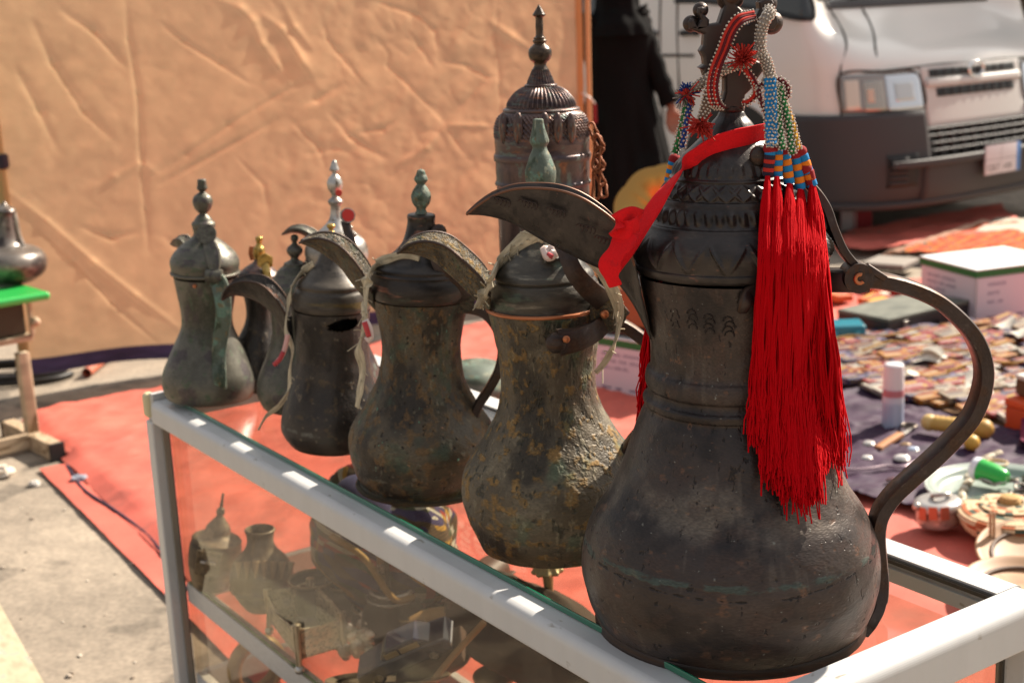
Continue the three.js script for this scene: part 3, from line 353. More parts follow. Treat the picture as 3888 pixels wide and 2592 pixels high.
const dent = (seed, a, f = 4) => (th, t, y, j) => a * ((fbm(j * f * 2, y * 14 + 9, f * 2, 999, seed, 3) - 0.5) * 2 + 0.35 * (fbm(j * f * 10, y * 70 + 9, f * 10, 999, seed + 5, 2) - 0.5));

// old metal finishes
const smoked = patina(11, 1024, 0x433935, [{ c: 0x564942, f: [6, 8], lo: 0.48, hi: 0.75, a: 0.75, r: 0.62 }, { c: 0x241f20, f: [8, 8], lo: 0.5, hi: 0.72, a: 0.7, r: 0.45 }, { c: 0x4c3a33, f: [22, 30], lo: 0.55, hi: 0.7, a: 0.5, r: 0.5, b: -0.08 }, { c: 0x7d5640, f: [30, 44], lo: 0.68, hi: 0.82, a: 0.6, r: 0.42, b: -0.12 }, { c: 0x54706a, f: [34, 60], lo: 0.36, hi: 0.56, a: 0.55, r: 0.85, b: 0.15, band: [0.225, 0.018, 0.05] }, { c: 0x1c1614, f: [80, 60], lo: 0.44, hi: 0.58, a: 0.6, r: 0.7, b: -0.4, band: [0.222, 0.006, 0.05] }, { c: 0x857c70, f: [14, 12], lo: 0.28, hi: 0.66, a: 0.6, r: 0.6, band: [0.43, 0.12, 0.1] }, { c: 0x93968f, f: [60, 70], lo: 0.80, hi: 0.86, a: 0.85, r: 0.8, b: 0.1 }, { c: 0x1c1716, f: [70, 40], lo: 0.74, hi: 0.80, a: 0.7, r: 0.6, b: -0.25 }, { c: 0x6e655b, f: [40, 8], lo: 0.66, hi: 0.8, a: 0.35, r: 0.5 }], { ax: 2, gain: 0.9, rough: 0.38, metal: 0.4, bump: 0.0036, f0: [9, 11], vary: 0.22 });
const smokedLid = patina(17, 512, 0x3c3532, [{ c: 0x5a5048, f: [5, 10], lo: 0.5, hi: 0.78, a: 0.6, r: 0.55 }, { c: 0x231e1e, f: [8, 8], lo: 0.5, hi: 0.72, a: 0.7, r: 0.42 }, { c: 0x87594a, f: [30, 34], lo: 0.77, hi: 0.86, a: 0.6, r: 0.4 }], { ax: 2.5, gain: 0.92, rough: 0.34, metal: 0.35, bump: 0.0012, f0: [8, 8] });
const smokedIron = patina(19, 256, 0x433a37, [{ c: 0x503b2e, f: [4, 8], lo: 0.5, hi: 0.75, a: 0.7, r: 0.55 }, { c: 0x6a625b, f: [16, 24], lo: 0.72, hi: 0.86, a: 0.5, r: 0.4 }], { gain: 1.0, rough: 0.46, metal: 0.75, bump: 0.0014 });
const earthy = patina(23, 832, 0x4d4436, [{ c: 0x6b6354, f: [6, 9], lo: 0.46, hi: 0.74, a: 0.8, r: 0.85, b: 0.1 }, { c: 0x28221a, f: [5, 7], lo: 0.5, hi: 0.7, a: 0.75, r: 0.55 }, { c: 0x8a6a3c, f: [26, 40], lo: 0.52, hi: 0.72, a: 0.72, r: 0.95, b: 0.25 }, { c: 0x4d6652, f: [9, 9], lo: 0.62, hi: 0.82, a: 0.5, r: 0.9 }, { c: 0x968f78, f: [70, 36], lo: 0.62, hi: 0.8, a: 0.4, r: 0.95, b: 0.3 }, { c: 0x9d8150, f: [24, 36], lo: 0.36, hi: 0.66, a: 0.8, r: 0.95, b: 0.2, band: [0.13, 0.05, 0.08] }, { c: 0x2b2a22, f: [46, 40], lo: 0.64, hi: 0.76, a: 0.7, r: 0.6, b: -0.25 }], { ax: 1.8, gain: 1.1, rough: 0.5, metal: 0.25, bump: 0.007, f0: [10, 10] });
const mossy = patina(29, 768, 0x453d31, [{ c: 0x5f5545, f: [6, 9], lo: 0.46, hi: 0.74, a: 0.8, r: 0.8 }, { c: 0x241e18, f: [6, 8], lo: 0.5, hi: 0.72, a: 0.75, r: 0.5 }, { c: 0x6a5032, f: [30, 34], lo: 0.51, hi: 0.72, a: 0.65, r: 0.8, b: 0.15 }, { c: 0x3a4f42, f: [10, 11], lo: 0.58, hi: 0.8, a: 0.5, r: 0.8 }, { c: 0x7b7666, f: [40, 36], lo: 0.66, hi: 0.8, a: 0.5, r: 0.95, b: 0.25 }, { c: 0x68a28d, f: [40, 40], lo: 0.80, hi: 0.86, a: 0.8, r: 0.95, b: 0.3 }, { c: 0x94664a, f: [44, 60], lo: 0.79, hi: 0.86, a: 0.7, r: 0.5 }, { c: 0x1c1712, f: [50, 50], lo: 0.74, hi: 0.8, a: 0.8, b: -0.4 }], { ax: 1.8, gain: 1.12, rough: 0.44, metal: 0.3, bump: 0.0055, f0: [10, 10] });
const sooty = patina(37, 640, 0x332d29, [{ c: 0x484139, f: [6, 7], lo: 0.5, hi: 0.78, a: 0.7, r: 0.65 }, { c: 0x1b1715, f: [6, 6], lo: 0.5, hi: 0.72, a: 0.8, r: 0.45 }, { c: 0x7d4b35, f: [14, 24], lo: 0.36, hi: 0.62, a: 0.75, r: 0.55, band: [0.17, 0.05, 0.06] }, { c: 0x93866f, f: [26, 30], lo: 0.70, hi: 0.82, a: 0.55, r: 0.95, b: 0.25 }, { c: 0x787870, f: [18, 16], lo: 0.46, hi: 0.62, a: 0.6, r: 0.8, band: [0.37, 0.03, 0.1] }, { c: 0x5c4a30, f: [20, 20], lo: 0.64, hi: 0.8, a: 0.5 }], { ax: 1.8, gain: 1.08, rough: 0.45, metal: 0.3, bump: 0.004, f0: [9, 9] });
const pewter = patina(41, 512, 0x69655a, [{ c: 0x4b4a3f, f: [5, 6], lo: 0.5, hi: 0.75, a: 0.8, r: 0.6 }, { c: 0x7d776a, f: [9, 9], lo: 0.55, hi: 0.75, a: 0.7, r: 0.55 }, { c: 0x4a3f44, f: [7, 9], lo: 0.58, hi: 0.7, a: 0.6, r: 0.4 }, { c: 0x5f6d56, f: [20, 20], lo: 0.66, hi: 0.76, a: 0.7, r: 0.8 }], { ax: 1.8, gain: 0.9, rough: 0.42, metal: 0.45, bump: 0.0012, f0: [6, 6] });
const copper = patina(43, 512, 0x54433f, [{ c: 0x3a3136, f: [5, 8], lo: 0.48, hi: 0.7, a: 0.85, r: 0.35 }, { c: 0x8a5234, f: [9, 9], lo: 0.6, hi: 0.78, a: 0.8, r: 0.35 }, { c: 0x5e6a63, f: [12, 12], lo: 0.64, hi: 0.75, a: 0.7, r: 0.6 }], { ax: 2, gain: 1.1, rough: 0.36, metal: 0.6, bump: 0.0006, f0: [6, 6] });
const silvery = patina(47, 256, 0xb5b0aa, [{ c: 0x7d7770, f: [5, 5], lo: 0.5, hi: 0.75, a: 0.7, r: 0.4 }, { c: 0x6a5a44, f: [9, 9], lo: 0.62, hi: 0.78, a: 0.7 }], { rough: 0.3, metal: 0.7, bump: 0.0004 });
const verdi = patina(53, 512, 0x5a6459, [{ c: 0x34402f, f: [6, 6], lo: 0.5, hi: 0.72, a: 0.85, r: 0.6 }, { c: 0x6f8f80, f: [9, 9], lo: 0.55, hi: 0.72, a: 0.8, r: 0.9, b: 0.2 }, { c: 0xa5a692, f: [18, 12], lo: 0.62, hi: 0.76, a: 0.7, r: 0.95 }, { c: 0x7a6446, f: [14, 14], lo: 0.64, hi: 0.76, a: 0.7 }], { gain: 1.0, rough: 0.65, metal: 0.2, bump: 0.002 });
const brass = patina(59, 512, 0xb0904f, [{ c: 0x7d6536, f: [6, 6], lo: 0.5, hi: 0.75, a: 0.7, r: 0.45 }, { c: 0xcdb37a, f: [10, 10], lo: 0.6, hi: 0.8, a: 0.6, r: 0.3 }], { rough: 0.34, metal: 0.8, bump: 0.0005 });
const paleBrass = mat(S('#a3916c'), 0.38, 0.65), rawCopper = mat(S('#b5714c'), 0.35, 0.7), fibre = mat(0xffffff, 0.95, 0, { map: tex(128, 128, (x, y) => { const m = 0.85 + 0.4 * (fbm(x * 20, y * 3, 20, 3, 3, 3) - 0.5); return [0.86 * m, 0.80 * m, 0.68 * m]; }) });
const redPlastic = mat(S('#c9342a'), 0.35);

// a raffia tie: a flat fibre ribbon along pixels on a pot, with frayed hairs
function raffia(P, label, path, w, hairs = 10, seed = 5, lift = 0.005) {
  const r = rng(seed), t = thing('raffia_tie', label, 'raffia tie', P.c, 'raffia ties on the pots'); t.quaternion.copy(P.g.quaternion);
  const pts = path.map(([u, v, z]) => z === undefined ? P.front(u, v, lift) : P.loc(u, v, z)); const c = curvePts(pts, 70);
  part(t, 'band', sweep(c, (k) => { const q = 1.35 * w * (0.75 + 0.35 * Math.sin(k * 9 + seed) ** 2); return oval(q, q * 0.28, 8); }, { ref: V(0.3, 0.9, 0.2), vlen: 0.05 }), fibre);
  const hs = []; for (let i = 0; i < hairs; i++) { const p = c[Math.floor(r() * 66) + 2], d = V(r() - 0.5, r() - 0.4, r() * 0.8).normalize(), L = 0.008 + 0.016 * r(); hs.push(rope([p, p.clone().addScaledVector(d, L * 0.5), p.clone().addScaledVector(d, L).add(V(0, -0.004 * r(), 0))], 0.0008, 4, 4)); }
  if (hs.length) part(t, 'frayed_fibres', merge(hs), fibre, 'stuff'); t.userData.label = label; return t;
}

// --- 1: grey-green pot at the far corner, handle towards us
{
  const P = Pot('coffee_pot', 'grey green brass coffee pot on the far corner of the case', { u: 800, v: 1545, hw: 158, top: [765, 680], group: 'coffee pots on the case' });
  P.turn('body', [[1503, 155], [1495, 162], [1470, 173], [1440, 177], [1410, 172], [1379, 160], [1302, 124], [1240, 98], [1203, 95], [1150, 102], [1105, 110], [1050, 119]], pewter, { seg: 80, bump: dent(3, 0.0014), foot: true });
  const lid = P.turn('lid', [[1040, 119], [1030, 124], [1020, 126], [993, 130], [965, 119], [945, 102], [925, 80], [908, 58], [896, 42], [885, 38], [868, 40]], pewter, { seg: 80, bump: dent(5, 0.001) });
  P.turn('finial', [[866, 41], [858, 44], [846, 44], [838, 36], [828, 30], [820, 24], [810, 15], [804, 20], [790, 31], [765, 38], [745, 32], [733, 18], [727, 11], [722, 15], [716, 20], [700, 18], [681, 15], [679, 0]], pewter, { seg: 36 });
  part(lid, 'rim_band', (() => { const y = P.axis(1034), r = P.px(y, 125); return moved(new THREE.TorusGeometry(r, 0.0035, 8, 64).rotateX(Math.PI / 2), 0, y, 0); })(), pewter);
  const zf = (u, v, l) => { const p = P.front(u, v, l); return [u, v, p.z]; };
  P.strap('lid_lever', [zf(786, 900, 0.004), zf(796, 930, 0.006), zf(806, 965, 0.005), zf(812, 1005, 0.006), zf(814, 1035, 0.012)], 0.006, 0.012, pewter, { k: (t) => 0.55 + 0.6 * Math.sin(Math.PI * t) });
  { const p = P.front(783, 888, 0.016), d = disc(0.0185, 0.005, 20); d.rotateX(Math.PI / 2 - 0.3); part(P.g, 'thumb_disc', moved(d, p.x, p.y, p.z), pewter); }
  for (const [u, v] of [[793, 948], [799, 980]]) P.stud(u, v, 0.0045, rawCopper);
  P.stud(738, 1086, 0.004, rawCopper);
  { const p = P.front(812, 1048, 0.012), d = disc(0.013, 0.03, 16); d.rotateZ(Math.PI / 2); part(P.g, 'hinge', moved(d, p.x, p.y, p.z), pewter); }
  P.strap('handle', [zf(820, 1060, 0.01), zf(834, 1085, 0.03), zf(846, 1150, 0.045), zf(846, 1220, 0.042), zf(834, 1300, 0.022), zf(830, 1370, 0.006), zf(834, 1450, 0.004), zf(842, 1530, 0.004)], 0.004, 0.014, verdi, { k: (t) => 1.15 - 0.35 * t });
  P.beak([[650, 925], [672, 903], [700, 905], [735, 960]], [[652, 935], [680, 945], [705, 985], [735, 1060]], 0.03, pewter, pewter, { z: -0.05 });
}
// --- 2: dark copper pot with gilt finial, second row
{
  const P = Pot('coffee_pot', 'small dark copper coffee pot with a gilt knob behind the grey green pot', { u: 985, v: 1492, hw: 92, top: [983, 900], group: 'coffee pots on the case' });
  P.turn('body', [[1470, 92], [1450, 106], [1400, 112], [1340, 102], [1284, 78], [1240, 58], [1200, 49], [1150, 52], [1100, 64], [1070, 72]], sooty, { seg: 64, bump: dent(9, 0.001), foot: true });
  const lid = P.turn('lid', [[1066, 76], [1055, 80], [1040, 78], [1020, 58], [1004, 36], [994, 22], [984, 18]], copper, { seg: 48 });
  P.turn('finial', [[984, 18], [972, 21], [958, 23], [942, 21], [932, 14], [924, 10], [918, 11], [910, 14], [900, 13], [893, 0]], brass, { seg: 30 });
  { const p = P.front(1006, 992, 0.02), d = new THREE.CylinderGeometry(0.0165, 0.0165, 0.006, 6); d.rotateX(Math.PI / 2); part(P.g, 'thumb_piece', moved(d, p.x, p.y, p.z), brass); }
  P.strap('lid_lever', [[1006, 1005, 0.03], [1012, 1030, 0.045], [1016, 1060, 0.05]], 0.004, 0.007, brass);
  P.strap('spout_edge', [[958, 935, -0.01], [955, 960, -0.01], [962, 985, -0.01]], 0.002, 0.006, rawCopper);
}
// --- 3: grey pot with round knob, second row
{
  const P = Pot('coffee_pot', 'dull grey coffee pot with a turned grey knob behind the beak of the sooty pot', { u: 1128, v: 1568, hw: 118, top: [1117, 895], group: 'coffee pots on the case' });
  P.turn('body', [[1546, 118], [1530, 132], [1500, 146], [1470, 149], [1430, 141], [1353, 112], [1300, 95], [1261, 88], [1200, 92], [1150, 96], [1110, 99]], pewter, { seg: 64, bump: dent(13, 0.0012), foot: true });
  P.turn('lid', [[1106, 100], [1096, 103], [1080, 98], [1060, 84], [1043, 74], [1022, 60], [1006, 42], [1000, 41], [996, 36]], pewter, { seg: 56 });
  P.turn('finial', [[998, 38], [992, 28], [984, 16], [976, 15], [966, 24], [952, 31], [938, 26], [926, 12], [920, 9], [914, 12], [904, 15], [894, 12], [888, 0]], pewter, { seg: 30 });
  P.stud(1172, 990, 0.006, silvery, 'hinge_pin', 0.02);
  P.strap('lid_lever', [[1170, 992, 0.02], [1160, 1010, 0.03], [1150, 1040, 0.04]], 0.004, 0.006, smokedIron);
}
// --- 9: silver pot, second row
{
  const P = Pot('coffee_pot', 'silvery coffee pot with a white tipped spire and a red thumb disc', { u: 1296, v: 1560, hw: 110, top: [1268, 607], group: 'coffee pots on the case' });
  P.turn('body', [[1540, 110], [1500, 138], [1450, 150], [1400, 147], [1300, 110], [1220, 92], [1150, 96], [1060, 108], [990, 114]], copper, { seg: 64, foot: true });
  P.turn('lid', [[985, 116], [965, 120], [940, 118], [915, 108], [890, 84], [868, 58], [845, 36], [825, 24], [800, 20], [780, 20]], silvery, { seg: 56, bump: dent(3, 0.001) });
  P.turn('finial', [[780, 21], [772, 26], [764, 29], [756, 24], [748, 15], [741, 13], [732, 17], [715, 27], [695, 30], [675, 23], [662, 12], [656, 10], [650, 15], [646, 19], [628, 14], [612, 9], [605, 0]], silvery, { seg: 30 });
  { const p = P.loc(1319, 818, 0.035), d = disc(0.0135, 0.006, 22); d.rotateX(Math.PI / 2 - 0.25); d.rotateY(0.4); const e = part(P.g, 'thumb_disc', moved(d, p.x, p.y, p.z), silvery), f = disc(0.0112, 0.002, 22); f.rotateX(Math.PI / 2 - 0.25); f.rotateY(0.4); part(e, 'red_inlay', moved(f, p.x + 0.0012, p.y + 0.001, p.z + 0.0035), redPlastic); }
  { const p = P.loc(1286, 732, 0.016), d = disc(0.006, 0.002, 14); d.rotateX(Math.PI / 2); part(P.g, 'red_spot', moved(d, p.x, p.y, p.z), redPlastic); }
  P.strap('lid_lever', [[1310, 838, 0.03], [1318, 870, 0.04], [1330, 905, 0.05], [1340, 940, 0.06]], 0.004, 0.008, smokedIron);
  for (const [u, v] of [[1329, 864], [1344, 892]]) P.stud(u, v, 0.005, silvery);
  P.beak([[1073, 888], [1100, 866], [1140, 862], [1185, 880], [1215, 905]], [[1074, 893], [1110, 885], [1150, 893], [1190, 930], [1215, 990]], 0.026, pewter, pewter, { z: -0.01 });
}
// --- 4: sooty pot
{
  const P = Pot('coffee_pot', 'sooty black coffee pot with a worn copper belly tied with raffia', { u: 1266, v: 1714, hw: 152, top: [1256, 856], group: 'coffee pots on the case' });
  const torn = P.loc(1300, 1238, P.px(P.axis(1238), 132));
  P.turn('body', [[1686, 150], [1672, 166], [1650, 182], [1621, 194], [1590, 195], [1560, 191], [1491, 172], [1430, 152], [1370, 140], [1315, 137], [1250, 138], [1200, 141], [1172, 143]], sooty, { seg: 180, rows: 150, bump: dent(21, 0.0025), foot: true, cut: (x, y, z) => { const p = torn; return z > 0 && ((x - p.x) / 0.028) ** 2 + ((y - p.y - (x - p.x) * 0.12) / 0.0115) ** 2 < 1 - 0.35 * hash2(Math.round(x * 900), Math.round(y * 900), 5); } });
  P.turn('lid', [[1168, 145], [1158, 148], [1135, 147], [1105, 140], [1088, 130], [1078, 132], [1068, 126], [1050, 104], [1024, 80], [990, 54], [960, 42], [930, 34], [905, 30], [890, 26]], patina(67, 256, 0x4e473f, [{ c: 0x2a2522, f: [5, 6], lo: 0.5, hi: 0.7, a: 0.8 }, { c: 0x6d5a30, f: [6, 20], lo: 0.3, hi: 0.5, a: 0.7, band: [0.12, 0.08] }], { rough: 0.42, metal: 0.45 }), { seg: 72, bump: dent(23, 0.001) });
  P.turn('finial', [[892, 27], [884, 20], [876, 11], [869, 9], [864, 14], [857, 17], [851, 14], [847, 0]], brass, { seg: 24 });
  P.beak([[845, 1135], [858, 1100], [890, 1068], [940, 1055], [1000, 1066], [1050, 1110], [1092, 1175]], [[846, 1142], [880, 1124], [930, 1128], [985, 1150], [1030, 1190], [1070, 1250], [1110, 1310]], 0.034, sooty, smokedIron);
  raffia(P, 'pale raffia tied round the lid of the sooty pot with a long hanging tail', [[1190, 1000], [1150, 1030], [1108, 1090, 0.03], [1090, 1180, 0.03], [1084, 1258, 0.05], [1098, 1290, 0.06], [1110, 1330, 0.07], [1100, 1400, 0.08], [1094, 1480, 0.085], [1060, 1540, 0.09], [1010, 1580, 0.1], [980, 1632, 0.11]], 0.0045, 12, 7);
  { const k = thing('plastic_twist', 'twisted scrap of red and white plastic tied to the raffia beside the sooty pot', 'plastic scrap', P.c); k.quaternion.copy(P.g.quaternion); part(k, 'twist', rope([P.loc(1092, 1270, 0.07), P.loc(1084, 1310, 0.075), P.loc(1070, 1350, 0.08), P.loc(1046, 1380, 0.08)], 0.0045, 20, 6), mat(S('#d9a59b'), 0.4)); part(k, 'red_end', rope([P.loc(1075, 1335, 0.083), P.loc(1060, 1365, 0.086), P.loc(1040, 1384, 0.084)], 0.0042, 14, 6), mat(S('#b5393f'), 0.4)); }
}
// --- 5: mossy pot
{
  const P = Pot('coffee_pot', 'brown mottled coffee pot with a green corroded finial', { u: 1608, v: 1888, hw: 236, top: [1598, 650], group: 'coffee pots on the case' });
  const bodyPr = [[1842, 236], [1826, 240], [1820, 234], [1790, 252], [1725, 272], [1672, 281], [1640, 278], [1600, 262], [1529, 214], [1470, 182], [1430, 166], [1353, 152], [1300, 152], [1238, 160], [1180, 172], [1130, 184]];
  P.turn('body', bodyPr, mossy, { seg: 110, rows: 120, bump: dent(31, 0.003), foot: true });
  { const y = P.axis(1832), r = P.px(y, 243); part(P.g, 'foot_ring', moved(new THREE.TorusGeometry(r, 0.004, 8, 72).rotateX(Math.PI / 2), 0, y, 0), mossy); }
  const lidM = patina(71, 512, 0x37302b, [{ c: 0x1c1817, f: [5, 6], lo: 0.48, hi: 0.7, a: 0.85, r: 0.35 }, { c: 0x8a5a48, f: [8, 34], lo: 0.62, hi: 0.74, a: 0.7, r: 0.35 }, { c: 0x4d4f42, f: [9, 9], lo: 0.6, hi: 0.74, a: 0.7, r: 0.7 }], { rough: 0.4, metal: 0.5 });
  P.turn('lid', [[1126, 186], [1112, 193], [1085, 197], [1055, 192], [1036, 184], [1030, 186], [1020, 178], [1010, 178], [996, 158], [975, 128], [950, 98], [925, 76], [902, 65], [870, 57], [838, 53], [822, 55], [815, 53], [811, 46], [809, 0]], lidM, { seg: 96, rows: 110, bump: dent(33, 0.0012) });
  P.turn('finial', [[812, 26], [805, 22], [795, 18], [788, 20], [772, 32], [748, 38], [728, 34], [708, 22], [698, 16], [692, 20], [682, 26], [672, 24], [660, 18], [647, 14], [640, 0]], verdi, { seg: 30 });
  P.beak([[1140, 918], [1170, 902], [1225, 893], [1290, 912], [1350, 965], [1400, 1040], [1422, 1090]], [[1142, 924], [1190, 945], [1240, 975], [1285, 1010], [1330, 1070], [1380, 1130], [1425, 1180]], 0.045, mossy, smokedIron);
  P.stud(1665, 880, 0.012, smokedIron, 'thumb_knob', 0.02);
  P.strap('lid_lever', [[1650, 893, 0.03], [1654, 960, 0.05], [1680, 1030, 0.055], [1720, 1085, 0.05], [1765, 1130, 0.04]], 0.0045, 0.01, smokedIron);
  { const p = P.loc(1752, 1135, 0.03), d = disc(0.02, 0.026, 16); d.rotateX(Math.PI / 2); part(P.g, 'hinge', moved(d, p.x, p.y, p.z), mossy); }
  P.strap('handle', [[1735, 1170, 0.03], [1790, 1172, 0.03], [1840, 1190, 0.03], [1882, 1240, 0.03], [1905, 1320, 0.03], [1895, 1400, 0.03], [1860, 1470, 0.03], [1815, 1540, 0.03], [1790, 1610, 0.03], [1782, 1680, 0.03], [1800, 1740, 0.03]], 0.011, 0.0065, smokedIron);
  raffia(P, 'flat raffia ribbon over the shoulder of the mottled pot lid', [[1592, 978], [1540, 968], [1480, 985], [1430, 1008], [1400, 1040, 0.06], [1390, 1090, 0.06], [1388, 1150, 0.07], [1385, 1200, 0.08]], 0.0065, 10, 11);
  raffia(P, 'knotted raffia strands hanging between the sooty and the mottled pot', [[1376, 1150, 0.06], [1384, 1200, 0.08], [1375, 1270, 0.085], [1362, 1330, 0.09], [1376, 1400, 0.09], [1366, 1480, 0.09], [1355, 1545, 0.09]], 0.006, 14, 13);
  { const k = thing('plastic_twist', 'crumpled scrap of red and white plastic caught on the strands beside the mottled pot', 'plastic scrap', P.c); k.quaternion.copy(P.g.quaternion); part(k, 'twist', rope([P.loc(1385, 1215, 0.09), P.loc(1400, 1245, 0.092), P.loc(1404, 1280, 0.09), P.loc(1392, 1292, 0.09)], 0.006, 20, 6), mat(S('#e2cfc8'), 0.4)); part(k, 'red_fold', rope([P.loc(1383, 1222, 0.096), P.loc(1392, 1250, 0.098), P.loc(1400, 1276, 0.097)], 0.0045, 14, 6), mat(S('#c23a40'), 0.4)); }
}
// --- 8: tall lidded copper vessel, rear of the case
{
  const P = Pot('copper_vessel', 'tall dark copper vessel with a ribbed dome lid and a rusty chain', { u: 2088, v: 1770, hw: 120, top: [2046, 20], category: 'vessel' });
  P.turn('body', [[1745, 120], [1730, 122], [1650, 112], [1500, 106], [1350, 110], [1250, 120], [1150, 138], [1050, 160], [957, 171], [842, 173], [760, 176], [700, 177], [694, 182], [686, 182], [680, 178], [640, 179], [612, 179], [600, 180]], copper, { seg: 80, rows: 120, foot: true });
  const rib = (n, a) => (th) => a * Math.cos(th * n);
  const lid = P.turn('lid', [[604, 184], [592, 186], [582, 184], [576, 180], [530, 181], [495, 180], [470, 177], [445, 168], [428, 154], [420, 146]], copper, { seg: 288, rows: 60, bump: (th, t) => { const k = sstep(0.42, 0.5, t) * (1 - sstep(0.9, 0.97, t)); return k * 0.0012 * (Math.cos(th * 60 + t * 60) + Math.cos(th * 60 - t * 60)); } });
  P.turn('lid_ring', [[422, 140], [420, 146], [413, 147], [408, 142], [405, 134]], copper, { seg: 80 }, lid);
  P.turn('dome', [[406, 130], [383, 124], [362, 110], [345, 94], [334, 78], [326, 62]], copper, { seg: 384, rows: 30, bump: (th, t) => 0.0022 * (1 - 0.4 * t) * Math.cos(th * 44) * sstep(0, 0.06, t) }, lid);
  P.turn('dome_ring', [[327, 60], [324, 63], [320, 62], [317, 54]], copper, { seg: 60 }, lid);
  P.turn('cone', [[318, 52], [300, 46], [282, 38], [268, 32], [262, 30]], copper, { seg: 256, rows: 16, bump: (th) => 0.001 * Math.cos(th * 28) }, lid);
  P.turn('spire', [[264, 31], [254, 26], [244, 23], [236, 27], [226, 38], [205, 45], [186, 42], [172, 30], [164, 22], [160, 25], [153, 27], [148, 22], [143, 24], [138, 16], [100, 15], [66, 15], [62, 20], [56, 25], [50, 22], [34, 12], [18, 2], [15, 0]], patina(73, 256, 0x4f4135, [{ c: 0x2f2723, f: [5, 9], lo: 0.5, hi: 0.7, a: 0.8 }], { rough: 0.3, metal: 0.6 }), { seg: 40 });
  for (const u of [1912, 1968, 2068, 2118, 2168]) { const p = P.front(u, 487, 0.0), e = ball(0.0135, 0, 0, 0, 16); e.scale(0.62, 1.75, 0.5); e.rotateY(Math.atan2(p.x, Math.max(p.z, 0.001))); part(lid, 'boss', moved(e, p.x, p.y, p.z), copper); }
  const ch = thing('rusty_chain', 'rusty iron chain hanging from the lid of the tall copper vessel', 'chain', P.c); ch.quaternion.copy(P.g.quaternion);
  const rust = mat(S('#8a5030'), 0.6, 0.4); let lk = [[2240, 470, 2262, 515], [2258, 515, 2285, 560], [2272, 520, 2262, 640], [2284, 560, 2264, 590], [2264, 590, 2288, 632], [2286, 632, 2264, 648], [2266, 645, 2262, 752], [2264, 648, 2290, 700], [2290, 700, 2294, 745]];
  lk.forEach(([a, b, c, d], i) => { const p = P.loc(a, b, 0.02 + (i % 2) * 0.006), q = P.loc(c, d, 0.02 + (i % 3) * 0.004), m = p.clone().lerp(q, 0.5), n = V(-(q.y - p.y), q.x - p.x, 0).normalize().multiplyScalar(0.004); const zz = V(0, 0, 0.0035); part(ch, 'link', sweep(curvePts([p.clone().add(n), m.clone().add(n).add(zz), q.clone().add(n), q.clone().sub(n), m.clone().sub(n).sub(zz), p.clone().sub(n)], 26, true).slice(0, -1), () => oval(0.0021, 0.0021, 6), { closed: true, ref: V(0.2, 0.3, 1) }), rust); });
}
